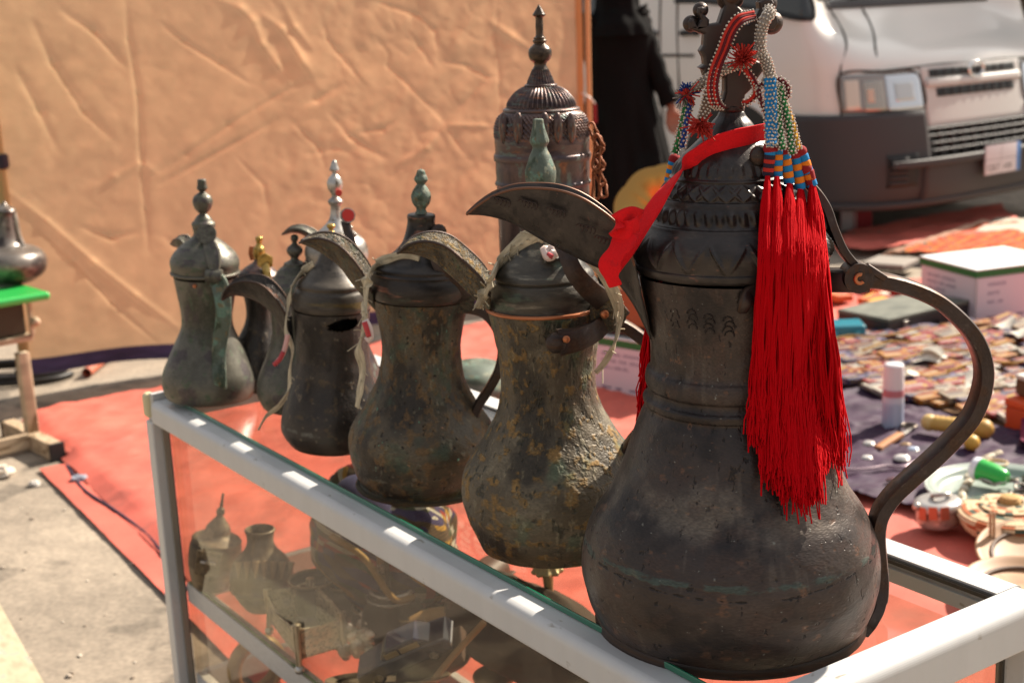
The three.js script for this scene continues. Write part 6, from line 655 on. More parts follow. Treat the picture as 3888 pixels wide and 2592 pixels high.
  { const c = caseAt(0.12, SHELF + 0.002, -0.14), t = thing('folding_stand', 'small folding stand with crossed dark rods under the huge pot', 'stand', c); t.rotation.y = YAW; for (const k of [-1, 1]) for (const z of [-0.04, 0.04]) part(t, 'rod', sweep([V(-0.06 * k, 0.004, z), V(0, 0.08, z), V(0.06 * k, 0.156, z)], () => oval(0.005, 0.005, 8), { ref: V(0, 0, 1) }), mat(S('#33231c'), 0.5)); part(t, 'top', moved(rb(0.15, 0.01, 0.1, 0.003), 0, 0.165, 0), mat(S('#5a3a2a'), 0.6)); }
  const bowls = [[1345, 2335, 0.055, 0.07, '#3a2f26', 'dark brown bowl beneath the embroidered bag'], [1440, 2395, 0.05, 0.05, '#453628', 'dull bronze bowl between the casket and the jug'], [1588, 2440, 0.05, 0.06, '#4a3524', 'brown copper bowl in front of the glass dish'], [1660, 2530, 0.06, 0.045, '#3d2a20', 'dark red brown dish under the thin stick'], [1990, 2480, 0.06, 0.075, '#6a5638', 'tarnished brass pot behind the ringed candlestick'], [2190, 2560, 0.065, 0.08, '#5f4a2e', 'tarnished brass pot under the front beam near the huge pot'], [1200, 2350, 0.05, 0.08, '#3f342a', 'dark pot wedged behind the silver casket'], [1790, 2420, 0.05, 0.09, '#4d3b28', 'dark bronze pot behind the brass mortar']];
  bowls.forEach(([u, v, r, h, c, l]) => { const p = on(u, v), t = thing('metal_bowl', l + ' inside the case', 'bowl', p); part(t, 'bowl', turned([[0, 0], [r * 0.6, 0], [r * 0.95, h * 0.35], [r, h * 0.6], [r * 0.82, h * 0.9], [r * 0.9, h], [r * 0.84, h * 0.98], [r * 0.76, h * 0.88]], { seg: 36, bump: dent(Math.round(u), 0.0015) }), mat(S(c), 0.48, 0.35)); part(t, 'rim', moved(new THREE.TorusGeometry(r * 0.89, 0.0025, 6, 36).rotateX(Math.PI / 2), 0, h, 0), mat(S('#7d6a4c'), 0.4, 0.5)); });
  single('dark_shawl', 'dark brown shawl heaped at the back of the shelf', 'shawl', (() => { const g = sheet((s, t) => { const th = s * 2 * Math.PI, ph = t * Math.PI, r = 0.7 + 0.6 * fbm(s * 6, t * 5, 6, 99, 45, 3); return V(0.09 * r * Math.sin(ph) * Math.cos(th), Math.max(0, 0.07 - 0.075 * r * Math.cos(ph)), 0.2 * r * Math.sin(ph) * Math.sin(th)); }, 60, 36); g.rotateY(YAW); return g; })(), mat(0xffffff, 0.95, 0, { map: weave(0.26, 0.2, 0.15, 211, 0.3) }), caseAt(0.30, SHELF, -0.86));
  single('gilt_ring', 'gilt bangle lying inside the case below the huge pot', 'bangle', (() => { const g = new THREE.TorusGeometry(0.026, 0.012, 10, 30); g.rotateX(Math.PI / 2); return g; })(), brass, caseAt(0.09, SHELF + 0.013, -0.52));
}

// ---------------------------------------------------------------- goods spread on the ground
{
  const canvasMap = (w, h, draw) => { const c = document.createElement('canvas'); c.width = w; c.height = h; const x = c.getContext('2d'); draw(x, w, h); const t = new THREE.CanvasTexture(c); t.colorSpace = THREE.SRGBColorSpace; return t; };
  const quadBox = (name, label, cat, a, b, dep, h, group) => { const x = b.clone().sub(a).setY(0), w = x.length(), t = thing(name, label, cat, a.clone(), group); t.rotation.y = Math.atan2(-x.z, x.x); t.userData.w = undefined; delete t.userData.w; return { t, w, dep, h }; };      // a..b is the near lower edge
  // white cartons with a green lid band
  const carton = (a, b, dep, h, label) => {
    const { t, w } = quadBox('carton', label, 'box', a, b, dep, h, 'white printed cartons'); const white = mat(S('#d5d0d6'), 0.7), green = mat(S('#1b6b35'), 0.6);
    const print = (seed, head) => canvasMap(512, 320, (x, W, H) => { x.fillStyle = '#d3ccd6'; x.fillRect(0, 0, W, H); x.fillStyle = '#6f6a86'; const r = rng(seed); x.font = 'bold 30px sans-serif'; const rows = head ? [[60, 'NATURAL MINERAL'], [105, 'WATER  PER  DRINK'], [150, '100 x 200 ML']] : [[60, 'KINDER'], [120, 'DATE'], [180, 'NO. 24']]; rows.forEach(([y, s]) => x.fillText(s, 60, y)); x.fillStyle = '#4a4a74'; x.font = 'bold 36px sans-serif'; x.fillText(head ? 'مياه طبيعية' : 'ماء', 190, 215); x.font = 'bold 22px sans-serif'; x.fillStyle = '#5d5a7a'; for (let i = 0; i < 4; i++) x.fillRect(60 + i * 90, 268, 40 + r() * 30, 12); });
    part(t, 'body', moved(rb(w, h * 0.84, dep, 0.004), w / 2, h * 0.42, -dep / 2), white); const lid = part(t, 'lid', moved(rb(w + 0.012, h * 0.03, dep + 0.012, 0.003), w / 2, h * 0.975, -dep / 2), mat(S('#e2e2e2'), 0.6)); part(lid, 'lid_band', moved(rb(w + 0.01, h * 0.12, dep + 0.01, 0.003), w / 2, h * 0.9, -dep / 2), green);
    part(t, 'printed_face', sheet((i, j) => V(lerp(0.006, w - 0.006, i), lerp(0.006, h * 0.83, j), 0.0025), 1, 1), mat(0xffffff, 0.7, 0, { map: print(3, true) })); part(t, 'printed_face', sheet((i, j) => V(w + 0.0025, lerp(0.006, h * 0.83, j), lerp(-0.006, -dep + 0.006, i)), 1, 1), mat(0xffffff, 0.7, 0, { map: print(5, false) })); return t; };
  carton(G(3495, 1178, RED_Y), G(3703, 1242, RED_Y), 0.42, 0.24, 'white carton with a green lid band beside the black case');
  carton(G(2250, 1488, RED_Y), G(2560, 1548, RED_Y), 0.34, 0.215, 'white carton with a green lid band under the gramophone');
  { // gramophone on the carton
    const a = G(2250, 1488, RED_Y), b = G(2560, 1548, RED_Y), ex = b.clone().sub(a).setY(0).normalize(), ez = V(-ex.z, 0, ex.x), c = a.clone().lerp(b, 0.48).addScaledVector(ez, -0.17).setY(0.232), t = thing('gramophone', 'gramophone with a brass petal horn standing on a carton', 'gramophone', c); t.rotation.y = Math.atan2(-ex.z, ex.x); const wd = mat(0xffffff, 0.4, 0, { map: tex(256, 256, (x, y) => { const k = 0.85 + 0.4 * (fbm(x * 4, y * 40, 4, 40, 27, 4) - 0.5); return [0.62 * k, 0.32 * k, 0.12 * k]; }), clearcoat: 0.5 });
    part(t, 'plinth', moved(rb(0.31, 0.03, 0.31, 0.006), 0, 0.015, 0), mat(S('#3a1a18'), 0.5)); part(t, 'cabinet', moved(rb(0.28, 0.13, 0.28, 0.008), 0, 0.095, 0), wd); part(t, 'turntable', moved(disc(0.12, 0.012, 40), 0, 0.168, 0), mat(S('#1a1414'), 0.5)); part(t, 'crank', rope([V(0.14, 0.1, 0.03), V(0.19, 0.1, 0.03), V(0.19, 0.05, 0.03), V(0.22, 0.05, 0.03)], 0.006, 20), paleBrass); part(t, 'tone_arm', rope([V(-0.02, 0.18, -0.13), V(-0.02, 0.3, -0.15), V(0.0, 0.36, -0.10), V(0.0, 0.38, 0.0)], 0.014, 30), brass);
    const horn = turned([[0.012, 0], [0.02, 0.06], [0.035, 0.12], [0.065, 0.19], [0.115, 0.25], [0.17, 0.285], [0.21, 0.29], [0.212, 0.286]], { seg: 160, rows: 60, bump: (th, t) => 0.012 * t * Math.abs(Math.cos(th * 4)) }); const h = part(t, 'horn', horn, mat(S('#bd8f4e'), 0.28, 0.9)); h.position.set(0.07, 0.35, -0.02); h.rotation.set(1.0, 0.0, -0.2); h.scale.setScalar(0.7);
  }
  { // black case and teal toolbox
    const { t, w } = quadBox('black_case', 'flat black hard case with a dusty lid lying on the red groundsheet', 'case', G(3372, 1312, RED_Y), G(3680, 1235, RED_Y), 0.2, 0.1); const bk = mat(S('#2b2425'), 0.5), top = mat(0xffffff, 0.8, 0, { map: tex(128, 128, (x, y) => { const a = fbm(x * 5, y * 5, 5, 5, 33, 4); return [0.34 + 0.3 * a, 0.36 + 0.28 * a, 0.33 + 0.25 * a].map((k) => k * 0.8); }) }); const dp = G(3225, 1262, RED_Y).distanceTo(G(3372, 1312, RED_Y)); part(t, 'shell', moved(rb(w, 0.09, dp, 0.006), w / 2, 0.045, -dp / 2), bk); part(t, 'lid', moved(rb(w + 0.004, 0.016, dp + 0.004, 0.005), w / 2, 0.098, -dp / 2), top); for (const k of [0.2, 0.8]) part(t, 'latch', moved(rb(0.025, 0.03, 0.008, 0.003), w * k, 0.07, 0.004), mat(S('#8a8580'), 0.3, 0.7)); part(t, 'carry_handle', rope([V(w * 0.4, 0.05, 0.0), V(w * 0.42, 0.045, 0.025), V(w * 0.58, 0.045, 0.025), V(w * 0.6, 0.05, 0)], 0.006, 20), bk); }
  { const { t, w } = quadBox('toolbox', 'small teal toolbox beside the black case', 'toolbox', G(3130, 1335, RED_Y), G(3290, 1330, RED_Y), 0.12, 0.1); const tl = mat(S('#1f7f92'), 0.35, 0, { clearcoat: 0.5 }); part(t, 'tub', moved(rb(w * 0.94, 0.05, 0.11, 0.008), w / 2, 0.028, -0.06), mat(S('#2b2627'), 0.6)); part(t, 'lid', moved(rb(w, 0.045, 0.125, 0.012, 3), w / 2, 0.078, -0.06), tl); for (const k of [0.25, 0.8]) part(t, 'catch', moved(rb(0.02, 0.04, 0.008, 0.003), w * k, 0.058, 0.006), mat(S('#49a7b8'), 0.4)); }
  // printed packets on a cardboard mat
  { const A = G(3170, 1305, 0.016), B = G(3990, 1235, 0.016), C = G(3990, 1690, 0.016), D = G(3170, 1478, 0.016); const cb = mat(0xffffff, 0.9, 0, { map: tex(256, 256, (x, y) => { const k = 0.9 + 0.3 * (fbm(x * 8, y * 8, 8, 8, 41, 4) - 0.5); return [0.47 * k, 0.34 * k, 0.22 * k]; }) });
    single('cardboard_mat', 'brown cardboard sheet under the colourful printed packets', 'cardboard', sheet((s, t) => { const p = A.clone().lerp(B, s).lerp(D.clone().lerp(C, s), t); p.y = 0.034 + 0.004 * fbm(p.x * 4 + 9, p.z * 4 + 9, 99, 99, 3, 2); p.u = p.x * 2; p.w = p.z * 2; return p; }, 24, 24, { thick: 0.006 }), cb);
    const pal = [['#b3262a', '#e8c25a', '#efe9df'], ['#3d2f63', '#b9a7cf', '#d8b24a'], ['#d08a22', '#a52a22', '#f0e6d0'], ['#e9e1d2', '#a53326', '#3a3468'], ['#7d2326', '#d98b2b', '#e9dcc6'], ['#4b3a66', '#d0622a', '#e4d8c4'], ['#c9b9a0', '#7a3326', '#2c2c5c'], ['#a8452a', '#e2b65a', '#4a3566']];
    const mats = pal.map((p, i) => mat(0xb4b0ac, 0.55, 0, { map: canvasMap(96, 64, (x) => { const r = rng(i + 3); x.fillStyle = p[0]; x.fillRect(0, 0, 96, 64); x.fillStyle = p[1]; x.fillRect(6 + r() * 20, 8, 40 + r() * 30, 14); x.fillStyle = p[2]; x.fillRect(10, 30, 50 + r() * 20, 12); x.fillStyle = p[1]; x.beginPath(); x.arc(70 + r() * 10, 46, 9, 0, 7); x.fill(); x.fillStyle = p[0]; for (let k = 0; k < 6; k++) x.fillRect(14 + k * 8, 33, 4, 6); }) }));
    const geos = [rb(0.095, 0.018, 0.062, 0.003), rb(0.08, 0.014, 0.055, 0.003), rb(0.11, 0.022, 0.07, 0.003)], r = rng(71); let n = 0; const rows = 15, words = ['red packet with a yellow and white label', 'purple packet with a lilac label', 'mustard yellow packet with a red stripe', 'cream packet with red and navy marks', 'maroon packet with an orange stripe', 'violet packet with an orange stripe', 'sand coloured packet with brown and navy marks', 'rust coloured packet with a gold stripe'];
    for (let j = 0; j < rows; j++) for (let i = 0; i < 16; i++) { const s = (i + 0.5 + (r() - 0.5) * 0.3) / 16, t = (j + 0.5 + (r() - 0.5) * 0.25) / rows; if (r() < 0.2) continue; const p = A.clone().lerp(B, s).lerp(D.clone().lerp(C, s), t); const k = Math.floor(r() * 3), mi = Math.floor(r() * mats.length), o = single('printed_packet', 'small ' + words[mi] + ' on the cardboard sheet', 'packet', geos[k], mats[mi], V(p.x, 0.046 + [0.014, 0.01, 0.018][k] * 0.4 + 0.012 * r(), p.z), 'printed packets on the cardboard'); o.rotation.set((r() - 0.3) * 0.3, (r() - 0.5) * 0.5 + 0.35, (r() - 0.5) * 0.15); n++; }
    const paper = mat(S('#d9d2c4'), 0.8); for (let k = 0; k < 7; k++) { const p = A.clone().lerp(B, r()).lerp(D.clone().lerp(C, r()), r()); const w = 0.07 + 0.06 * r(), o = single('paper_scrap', 'curled white paper wrapper lying among the packets', 'paper', sheet((s, t) => V((s - 0.5) * w * (1 - 0.5 * t), 0.03 * s * s + 0.012 * Math.sin(3 * t), (t - 0.5) * w * 0.7), 6, 6, { thick: 0.0008 }), paper, V(p.x, 0.075, p.z), 'paper wrappers among the packets'); o.rotation.y = r() * 6; }
    for (let k = 0; k < 4; k++) { const p = A.clone().lerp(B, 0.15 + 0.2 * k).lerp(D.clone().lerp(C, 0.2 + 0.2 * k), 0.3 + 0.1 * k); single('jute_string', 'loose yellow jute string trailing over the packets', 'string', rope([V(-0.2, 0, 0.06), V(-0.08, 0.01, -0.01), V(0.05, 0.006, 0.0), V(0.22, 0.008, -0.09)], 0.004, 30, 6), mat(S('#a9823f'), 0.9), V(p.x, 0.088, p.z), 'jute strings over the packets'); } }
  // second heap: orange rug with fringe, far packets, boards
  { const orug = tex(256, 256, (x, y) => { const a = Math.floor(x * 18) % 3, b = Math.floor(y * 18 + Math.floor(x * 18)) % 4, n = 0.85 + 0.3 * (fbm(x * 20, y * 20, 20, 20, 61, 3) - 0.5); const c = b === 0 ? [0.72, 0.2, 0.12] : a === 1 && b === 2 ? [0.42, 0.36, 0.32] : b === 3 ? [0.86, 0.52, 0.16] : [0.84, 0.34, 0.1]; return c.map((k) => k * n); });
    const t = thing('orange_rug', 'orange woven rug with a pale knotted fringe behind the cartons', 'rug'); const A = G(3760, 880), B = G(4050, 900), C = G(4050, 1055), D = G(3420, 1000); part(t, 'pile', blanket(A, B, C, D, (x, z) => 0.05 + folds(x, z, 171, 0.02, 3), 50, 2.2), mat(0xffffff, 0.95, 0, { map: orug })); const r = rng(81), fr = []; for (let k = 0; k < 46; k++) { const p = D.clone().lerp(A, k / 45), q = V(-0.05 - 0.05 * r(), 0, 0.0).add(V(0, 0, (r() - 0.5) * 0.04)); p.y = 0.055; fr.push(rope([p, p.clone().addScaledVector(q, 0.5).add(V(0, 0.012, 0)), p.clone().add(q).add(V(0, -0.012, 0))], 0.008, 6, 5)); } part(t, 'fringe', merge(fr), mat(S('#c9a088'), 0.95), 'stuff'); }
  for (const [a, b, d, h, label] of [[[3700, 893], [3960, 905], 0.5, 0.025, 'pale flat board lying at the far edge of the orange rug'], [[3270, 1018], [3430, 1030], 0.22, 0.03, 'grey flat board lying in front of the dark red cloth']]) { const { t, w } = quadBox('flat_board', label, 'board', G(...a, 0.04), G(...b, 0.04), d, h); part(t, 'panel', moved(rb(w, h, d, 0.006), w / 2, h / 2, -d / 2), mat(S(d > 0.3 ? '#b9ad9c' : '#8f857c'), 0.7)); part(t, 'edge_band', moved(rb(w + 0.004, h * 0.5, d + 0.004, 0.003), w / 2, h * 0.25 - 0.002, -d / 2), mat(S('#3a322c'), 0.7)); }
  { const r = rng(91), cols = ['#b4472a', '#d79a3a', '#e3d6c2', '#8a2a26', '#c9622e']; for (let k = 0; k < 26; k++) { const p = G(3140 + r() * 360, 1085 + r() * 75, 0.03), ci = Math.floor(r() * 5), o = single('small_parcel', 'small ' + ['rust red', 'ochre', 'cream', 'maroon', 'orange'][ci] + ' parcel in the row behind the black case', 'parcel', rb(0.07 + 0.05 * r(), 0.03, 0.05, 0.006), mat(S(cols[ci]), 0.7), V(p.x, 0.044, p.z), 'parcels behind the black case'); o.rotation.set(0, r() * 0.8 + 0.2, (r() - 0.5) * 0.2); } }
  { const { t, w } = quadBox('juice_box', 'red and white box standing in the shade below the van', 'box', G(3195, 882), G(3312, 880), 0.12, 0.15); part(t, 'body', moved(rb(w, 0.14, 0.13, 0.004), w / 2, 0.07, -0.065), mat(S('#a8262c'), 0.6)); part(t, 'white_panel', moved(rb(w * 0.4, 0.141, 0.004, 0.001), w * 0.2, 0.0705, 0.001), mat(S('#cfc4c2'), 0.6)); part(t, 'stripe', moved(rb(w * 0.06, 0.142, 0.004, 0.001), w * 0.47, 0.0705, 0.002), mat(S('#d9b7b2'), 0.6)); }
  single('plastic_bag', 'crumpled grey green plastic bag lying below the van', 'bag', (() => sheet((s, t) => { const th = s * 2 * Math.PI, ph = t * Math.PI * 0.5, r = 0.7 + 0.6 * fbm(s * 8, t * 5, 8, 99, 35, 3); return V(0.3 * r * Math.sin(ph) * Math.cos(th), 0.05 * r * Math.cos(ph) + 0.004, 0.16 * r * Math.sin(ph) * Math.sin(th)); }, 60, 24))(), mat(S('#4d564c'), 0.3, 0, { clearcoat: 0.4 }), G(3250, 915));
  // spray can
  { const Pc = Pot('spray_can', 'white aerosol can with a red stripe standing on the purple cloth', { u: 3390, v: 1640, hw: 39, top: [3396, 1380], y: 0.034, category: 'spray can' }); const wm = mat(0xffffff, 0.35, 0, { map: canvasMap(256, 256, (x) => { x.fillStyle = '#c4c4d2'; x.fillRect(0, 0, 256, 256); x.fillStyle = '#a9b2c8'; x.fillRect(0, 70, 256, 150); x.fillStyle = '#b06a74'; x.fillRect(0, 6, 256, 34); x.fillStyle = '#8b93b2'; for (let i = 0; i < 12; i++) for (let k = 0; k < 4; k++) x.fillRect(10 + k * 64, 86 + i * 10, 44, 3); }) }); wm.map.wrapS = THREE.RepeatWrapping; Pc.turn('can', [[1628, 38], [1624, 40], [1560, 40], [1520, 40], [1482, 40], [1470, 38]], wm, { seg: 40, foot: true }); Pc.turn('cap', [[1472, 38], [1468, 39], [1400, 38], [1386, 37], [1380, 32], [1378, 0]], mat(S('#d7d2d6'), 0.4), { seg: 40 }); }
  // trinkets on the purple cloth
  const py = 0.044; const tr = (u, v, y = py) => G(u, v, y);
  { const a = tr(3335, 1712), b = tr(3455, 1640), t = thing('folding_knife', 'folding knife with pale wooden handles on the purple cloth', 'knife', a); const q = b.clone().sub(a); part(t, 'handle', sweep([V(0, 0.008, 0), q.clone().multiplyScalar(0.35).setY(0.01), q.clone().multiplyScalar(0.7).setY(0.01)], () => bar(0.007, 0.012), { ref: V(0, 1, 0) }), mat(S('#b07a52'), 0.6)); part(t, 'blade', sweep([q.clone().multiplyScalar(0.68).setY(0.01), q.clone().multiplyScalar(1.1).setY(0.008)], (k) => bar(0.002, 0.011 - 0.007 * k), { ref: V(0, 1, 0) }), silvery); part(t, 'ring', moved(new THREE.TorusGeometry(0.022, 0.0045, 8, 24).rotateX(Math.PI / 2), q.x * 1.05, 0.01, q.z * 1.2), mat(S('#6d6258'), 0.35, 0.7)); }
  [['silver_brooch', 'oval silver brooch with a white stone on the purple cloth', 3300, 1690, 0.015, '#cfc9c2'], ['pearl_stud', 'round white bead lying alone on the purple cloth', 3293, 1743, 0.013, '#e4ded8'], ['shell_pendant', 'flat white shell pendant beside the knife on the purple cloth', 3425, 1748, 0.02, '#d9d3cf'], ['blue_stone', 'pale blue stone pendant on the purple cloth', 3468, 1712, 0.015, '#b9c4da'], ['horn_bead', 'amber coloured horn bead on the purple cloth', 3440, 1695, 0.014, '#9a7a52'], ['red_stone', 'dark red stone ring near the foot of the handle', 3390, 1830, 0.015, '#5a2a2a']].forEach(([n, l, u, v, r, c]) => { const p = tr(u, v), t = thing(n, l, 'jewellery', p); const g = ball(r, 0, r * 0.55, 0, 16); g.scale(1.25, 0.6, 0.9); part(t, 'stone', g, mat(S(c), 0.2, 0.1, { clearcoat: 1 })); part(t, 'setting', moved(new THREE.TorusGeometry(r * 1.05, r * 0.16, 6, 24).rotateX(Math.PI / 2), 0, r * 0.28, 0), silvery); });
  { const a = tr(3530, 1640), b = tr(3735, 1665), q = b.clone().sub(a), t = thing('bone_cylinder', 'yellowed carved bone cylinder lying on the purple cloth', 'carving', a); part(t, 'shaft', sweep(Array.from({ length: 24 }, (_, i) => q.clone().multiplyScalar(i / 23).setY(0.03)), (k) => oval(0.024 * (1 + 0.08 * Math.sin(k * 60)), undefined, 16), { ref: V(0, 1, 0) }), mat(S('#c29a4e'), 0.5)); part(t, 'end_cap', ball(0.03, q.x, 0.03, q.z, 16), mat(S('#b98d42'), 0.5)); part(t, 'end_cap', ball(0.026, 0, 0.03, 0, 16), mat(S('#d0b070'), 0.5)); const k = tr(3690, 1710).sub(a); part(t, 'knob', ball(0.024, k.x, 0.024, k.z, 14), mat(S('#c79a3e'), 0.45)); }
  { const pts = [[3795, 1722], [3760, 1735], [3725, 1752], [3690, 1770], [3670, 1790], [3680, 1815], [3720, 1790], [3745, 1760], [3665, 1850], [3655, 1890], [3668, 1925]].map(([u, v]) => tr(u, v, 0.05)); const c = new THREE.CatmullRomCurve3(pts), n = 44, t = thing('bead_necklace', 'string of chunky bone coloured beads on the purple cloth', 'necklace', pts[0].clone()); const bm = [mat(S('#b9a88c'), 0.5), mat(S('#8f8068'), 0.5), mat(S('#cfc4b0'), 0.45)], bg = new THREE.DodecahedronGeometry(0.0115, 1); part(t, 'thread', rope(pts.map((p) => p.clone().sub(pts[0])), 0.002, 60, 5), mat(S('#5a4a3a'), 0.9)); for (let k = 0; k < n; k++) { const p = c.getPointAt(k / (n - 1)).sub(pts[0]), m = part(t, 'bead', bg, bm[k % 3]); m.position.copy(p); m.scale.set(1, 0.9, 1.15); m.rotation.y = k; } }
  single('necklace_chain', 'thin pale chain trailing across the purple cloth', 'chain', rope([[3180, 1775], [3230, 1782], [3300, 1778], [3370, 1768], [3430, 1772], [3480, 1750]].map(([u, v]) => tr(u, v, 0.05)), 0.004, 60, 6), mat(S('#a8929a'), 0.4, 0.4));
  { const p = tr(3785, 1795), t = thing('clay_cup', 'tiny clay cup on the purple cloth', 'cup', p); part(t, 'bowl', turned([[0, 0], [0.016, 0], [0.02, 0.012], [0.03, 0.03], [0.027, 0.03], [0.016, 0.014], [0, 0.01]], { seg: 24 }), mat(S('#c2a078'), 0.7)); part(t, 'rim', moved(new THREE.TorusGeometry(0.0285, 0.0025, 6, 24).rotateX(Math.PI / 2), 0, 0.03, 0), mat(S('#d0b48c'), 0.7)); }
  { const Pc = Pot('silver_tin', 'round silver tin with a loop lid and copper panels on the purple cloth', { u: 3565, v: 2010, hw: 78, top: [3560, 1880], y: 0.04, category: 'tin' }); Pc.turn('drum', [[1985, 74], [1975, 80], [1950, 82], [1930, 82], [1922, 84]], silvery, { seg: 48, foot: true }); Pc.turn('lid', [[1924, 88], [1915, 90], [1903, 88], [1893, 72], [1889, 40], [1888, 0]], mat(S('#bdb8b4'), 0.3, 0.5), { seg: 48 }); const k = Pc.loc(3575, 1885, 0.0); part(Pc.g, 'loop', moved(new THREE.TorusGeometry(0.022, 0.005, 8, 24).rotateX(Math.PI / 2 - 0.4), k.x, k.y + 0.004, k.z), silvery); for (const u of [3505, 3545, 3590]) { const q = Pc.front(u, 1950, 0.002); part(Pc.g, 'panel', moved(rb(0.022, 0.035, 0.004, 0.002).rotateY(Math.atan2(q.x, q.z)), q.x, q.y, q.z), mat(S('#b56a50'), 0.4, 0.4)); } const e = Pc.loc(3482, 1922, 0.02); part(Pc.g, 'lug', ball(0.011, e.x, e.y, e.z), silvery); }
  { const p = tr(3800, 1885), t = thing('enamel_tray', 'round grey enamel tray behind the woven basket', 'tray', p); part(t, 'dish', turned([[0, 0], [0.15, 0.002], [0.17, 0.018], [0.19, 0.024], [0.19, 0.029], [0.168, 0.024], [0.15, 0.008], [0, 0.006]], { seg: 60 }), mat(S('#8f9a92'), 0.35)); part(t, 'rim', moved(new THREE.TorusGeometry(0.19, 0.004, 6, 60).rotateX(Math.PI / 2), 0, 0.027, 0), mat(S('#b7beb6'), 0.35)); const q = tr(3670, 1830).sub(p); const a = V(q.x + 0.02, 0.05, q.z + 0.04), b = V(q.x + 0.1, 0.036, q.z + 0.13);
    const cup = thing('green_cup', 'bright green toy cup lying in the enamel tray', 'cup', p.clone().add(a)); aim(cup, p.clone().add(a), p.clone().add(b)); cup.scale.setScalar(0.82); part(cup, 'body', turned([[0, 0], [0.034, 0.0], [0.036, 0.01], [0.03, 0.075], [0.02, 0.1], [0, 0.1]], { seg: 30 }), mat(S('#2aa845'), 0.3)); part(cup, 'white_end', turned([[0, -0.02], [0.034, -0.02], [0.038, -0.01], [0.0375, 0.004]], { seg: 30 }), mat(S('#dcdce6'), 0.3)); part(cup, 'mark', moved(rb(0.03, 0.03, 0.004, 0.002), 0.0, 0.04, 0.034), mat(S('#3a2a22'), 0.6));
    const r = rng(101); for (let k = 0; k < 9; k++) { const o = single('metal_ring', 'small metal ring heaped in the enamel tray', 'ring', new THREE.TorusGeometry(0.016 + 0.01 * r(), 0.004, 7, 22).rotateX(Math.PI / 2), k % 3 ? mat(S('#6d655c'), 0.35, 0.6) : silvery, p.clone().add(V(0.02 + 0.13 * (r() - 0.3), 0.018 + 0.012 * r(), 0.12 * (r() - 0.5))), 'rings in the enamel tray'); o.rotation.set(r() - 0.5, 0, r() - 0.5); } }
  { // woven basket with lid
    const wv = (s) => tex(256, 256, (x, y) => { const b = Math.floor(x * 24), c = Math.floor(y * 10), h = hash2(b, c, s), st = 0.8 + 0.35 * Math.abs(Math.sin(x * 300)), cc = h < 0.25 ? [0.66, 0.36, 0.2] : h < 0.4 ? [0.24, 0.3, 0.25] : [0.80, 0.69, 0.55]; return cc.map((k) => k * st); });
    const Pc = Pot('woven_basket', 'round woven basket with a stepped lid in tan, rust and green', { u: 3830, v: 2072, hw: 128, top: [3838, 1880], y: 0.03, category: 'basket' }); const sm = mat(0xffffff, 0.8, 0, { map: wv(3) }), lm = mat(0xffffff, 0.8, 0, { map: wv(9) }); const coil = (n) => (th, t) => 0.0022 * Math.sin(t * n); Pc.turn('bowl', [[2028, 120], [2020, 140], [2000, 166], [1970, 184], [1955, 186]], sm, { seg: 90, rows: 60, bump: coil(60), foot: true }); Pc.turn('lid', [[1958, 190], [1948, 192], [1936, 180], [1926, 140], [1921, 110], [1914, 106], [1910, 80], [1905, 50]], lm, { seg: 90, rows: 60, bump: coil(60) }); Pc.turn('knob', [[1910, 40], [1896, 38], [1884, 32], [1880, 20], [1879, 0]], mat(S('#b8935c'), 0.8), { seg: 40, rows: 20, bump: coil(30) }); for (const u of [3762, 3776]) { const q = [1945, 1985, 2030, 2065].map((v) => Pc.loc(u, v, 0.145 + (v > 2000 ? -0.012 : 0))); part(Pc.g, 'thong', rope(q, 0.0035, 20, 6), mat(S('#a98a6d'), 0.8)); } }
  { const mk = (u, v, label, tilt, y) => { const p = G(u, v, y), t = thing('wooden_plate', label, 'plate', p, 'wooden plates by the case'); const m = part(t, 'dish', turned([[0, 0], [0.06, 0], [0.1, 0.014], [0.14, 0.034], [0.136, 0.038], [0.098, 0.019], [0, 0.006]], { seg: 60 }), mat(0xffffff, 0.55, 0, { map: tex(128, 128, (x, y2) => { const k = 0.9 + 0.3 * (fbm(x * 6, y2 * 12, 6, 12, 7, 3) - 0.5); return [0.72 * k, 0.55 * k, 0.40 * k]; }) })); m.rotation.set(tilt, 0, 0); part(t, 'band', (() => { const g = new THREE.TorusGeometry(0.1, 0.006, 6, 50); g.rotateX(Math.PI / 2); g.rotateX(tilt); return moved(g, 0, 0.022, 0); })(), mat(S('#5a4230'), 0.6)); return t; }; mk(3935, 2150, 'tan wooden plate tipped up beside the rear corner of the case', 0.25, 0.03); mk(3905, 2262, 'pale speckled plate lying flat beside the rear corner of the case', 0.02, 0.03); }
  { const { t, w } = quadBox('orange_box', 'orange box with a brown and white parcel on top at the edge of the packets', 'box', G(3812, 1652, RED_Y), G(4010, 1720, RED_Y), 0.16, 0.12); part(t, 'body', moved(rb(w, 0.09, 0.14, 0.006), w / 2, 0.05, -0.07), mat(S('#c24314'), 0.55)); part(t, 'lid', moved(rb(w + 0.004, 0.024, 0.144, 0.006), w / 2, 0.108, -0.07), mat(S('#cf4a17'), 0.55)); const p = thing('brown_parcel', 'brown parcel with a white top lying on the orange box', 'parcel', G(3830, 1640, RED_Y).setY(0.134)); p.rotation.copy(t.rotation); part(p, 'body', moved(rb(0.16, 0.05, 0.1, 0.006), 0.09, 0.025, -0.06), mat(S('#5a3c22'), 0.7)); part(p, 'top', moved(rb(0.165, 0.014, 0.104, 0.005), 0.09, 0.057, -0.06), mat(S('#cfc8c0'), 0.7)); }
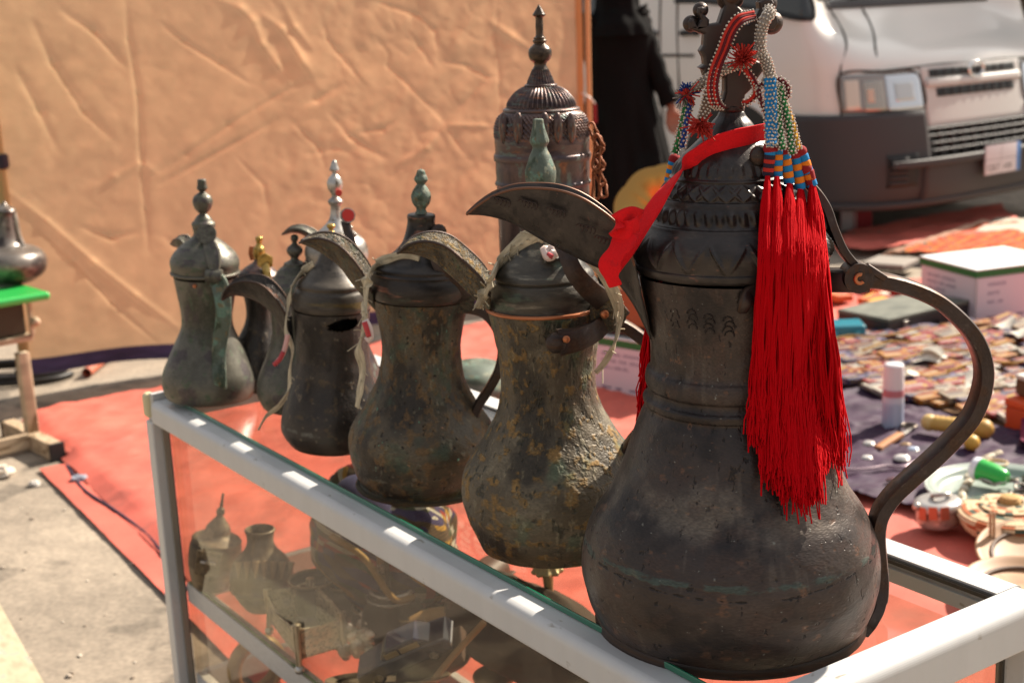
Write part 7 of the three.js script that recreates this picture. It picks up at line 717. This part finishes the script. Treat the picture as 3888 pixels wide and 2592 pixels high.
  single('magenta_cloth', 'folded magenta cloth at the edge of the purple cloth', 'cloth', sheet((s, t) => { const p = G(3880, 1640).lerp(G(4020, 1660), s).lerp(G(3870, 1770).lerp(G(4020, 1790), s), t); p.y = 0.05 + folds(p.x, p.z, 191, 0.03, 8) + 0.03 * Math.sin(Math.PI * s) * Math.sin(Math.PI * t); return p; }, 30, 30, { thick: 0.002 }), mat(S('#6d0f38'), 0.8));
  // verdigris pot standing on the ground behind the case
  { const P = Pot('verdigris_cauldron', 'round verdigris copper cauldron on the ground behind the mottled pot', { u: 1812, v: 1640, hw: 105, top: [1806, 1370], y: 0.016, category: 'cauldron' }); P.turn('body', [[1605, 105], [1590, 128], [1545, 148], [1505, 146], [1492, 138]], verdi, { seg: 56, bump: dent(71, 0.004), foot: true }); P.turn('lid', [[1488, 140], [1478, 150], [1462, 152], [1430, 142], [1398, 118], [1378, 84], [1368, 40], [1365, 0]], verdi, { seg: 56, bump: dent(73, 0.006) }); }
  // litter
  [['bottle_cap', 'grey crushed bottle cap on the concrete beside the groundsheet', 300, 1832, '#8f93a0', 0.02], ['paper_ball', 'small white crumpled paper ball on the concrete near the table', 130, 1845, '#d6cfc6', 0.014], ['paper_ball', 'larger crumpled paper on the concrete below the table foot', 2, 1812, '#cfc2b2', 0.03]].forEach(([n, l, u, v, c, r]) => { const p = G(u, v), g = new THREE.IcosahedronGeometry(r, 2), q = g.attributes.position; for (let i = 0; i < q.count; i++) { const k = 0.75 + 0.5 * hash2(Math.round(q.getX(i) * 4e3), Math.round(q.getY(i) * 4e3) + Math.round(q.getZ(i) * 9e3), 3); q.setXYZ(i, q.getX(i) * k * 1.3, q.getY(i) * k * 0.7, q.getZ(i) * k); } g.computeVertexNormals(); single(n, l, 'litter', g, mat(S(c), 0.5), V(p.x, r * 0.6, p.z)); });
  { const r = rng(111); for (let k = 0; k < 90; k++) { const u = -100 + r() * 800, v = 1850 + r() * 900, p = G(u, v); if (r() < 0.25) continue; const s = 0.003 + 0.006 * r() * r(), g = new THREE.DodecahedronGeometry(s, 0); g.scale(1, 0.6, 1.2); if (k < 60) { const o = single('pebble', 'tiny pebble on the sunlit concrete beside the case', 'pebble', g, mat(S(['#a89a8a', '#8a7c6e', '#c2b6a6'][k % 3]), 0.9), V(p.x, s * 0.4, p.z), 'pebbles on the concrete'); o.rotation.y = r() * 6; } } }
}

scene.traverse((o) => { if (o.isMesh) { o.castShadow = true; o.receiveShadow = true; } });
renderer.render(scene, camera);
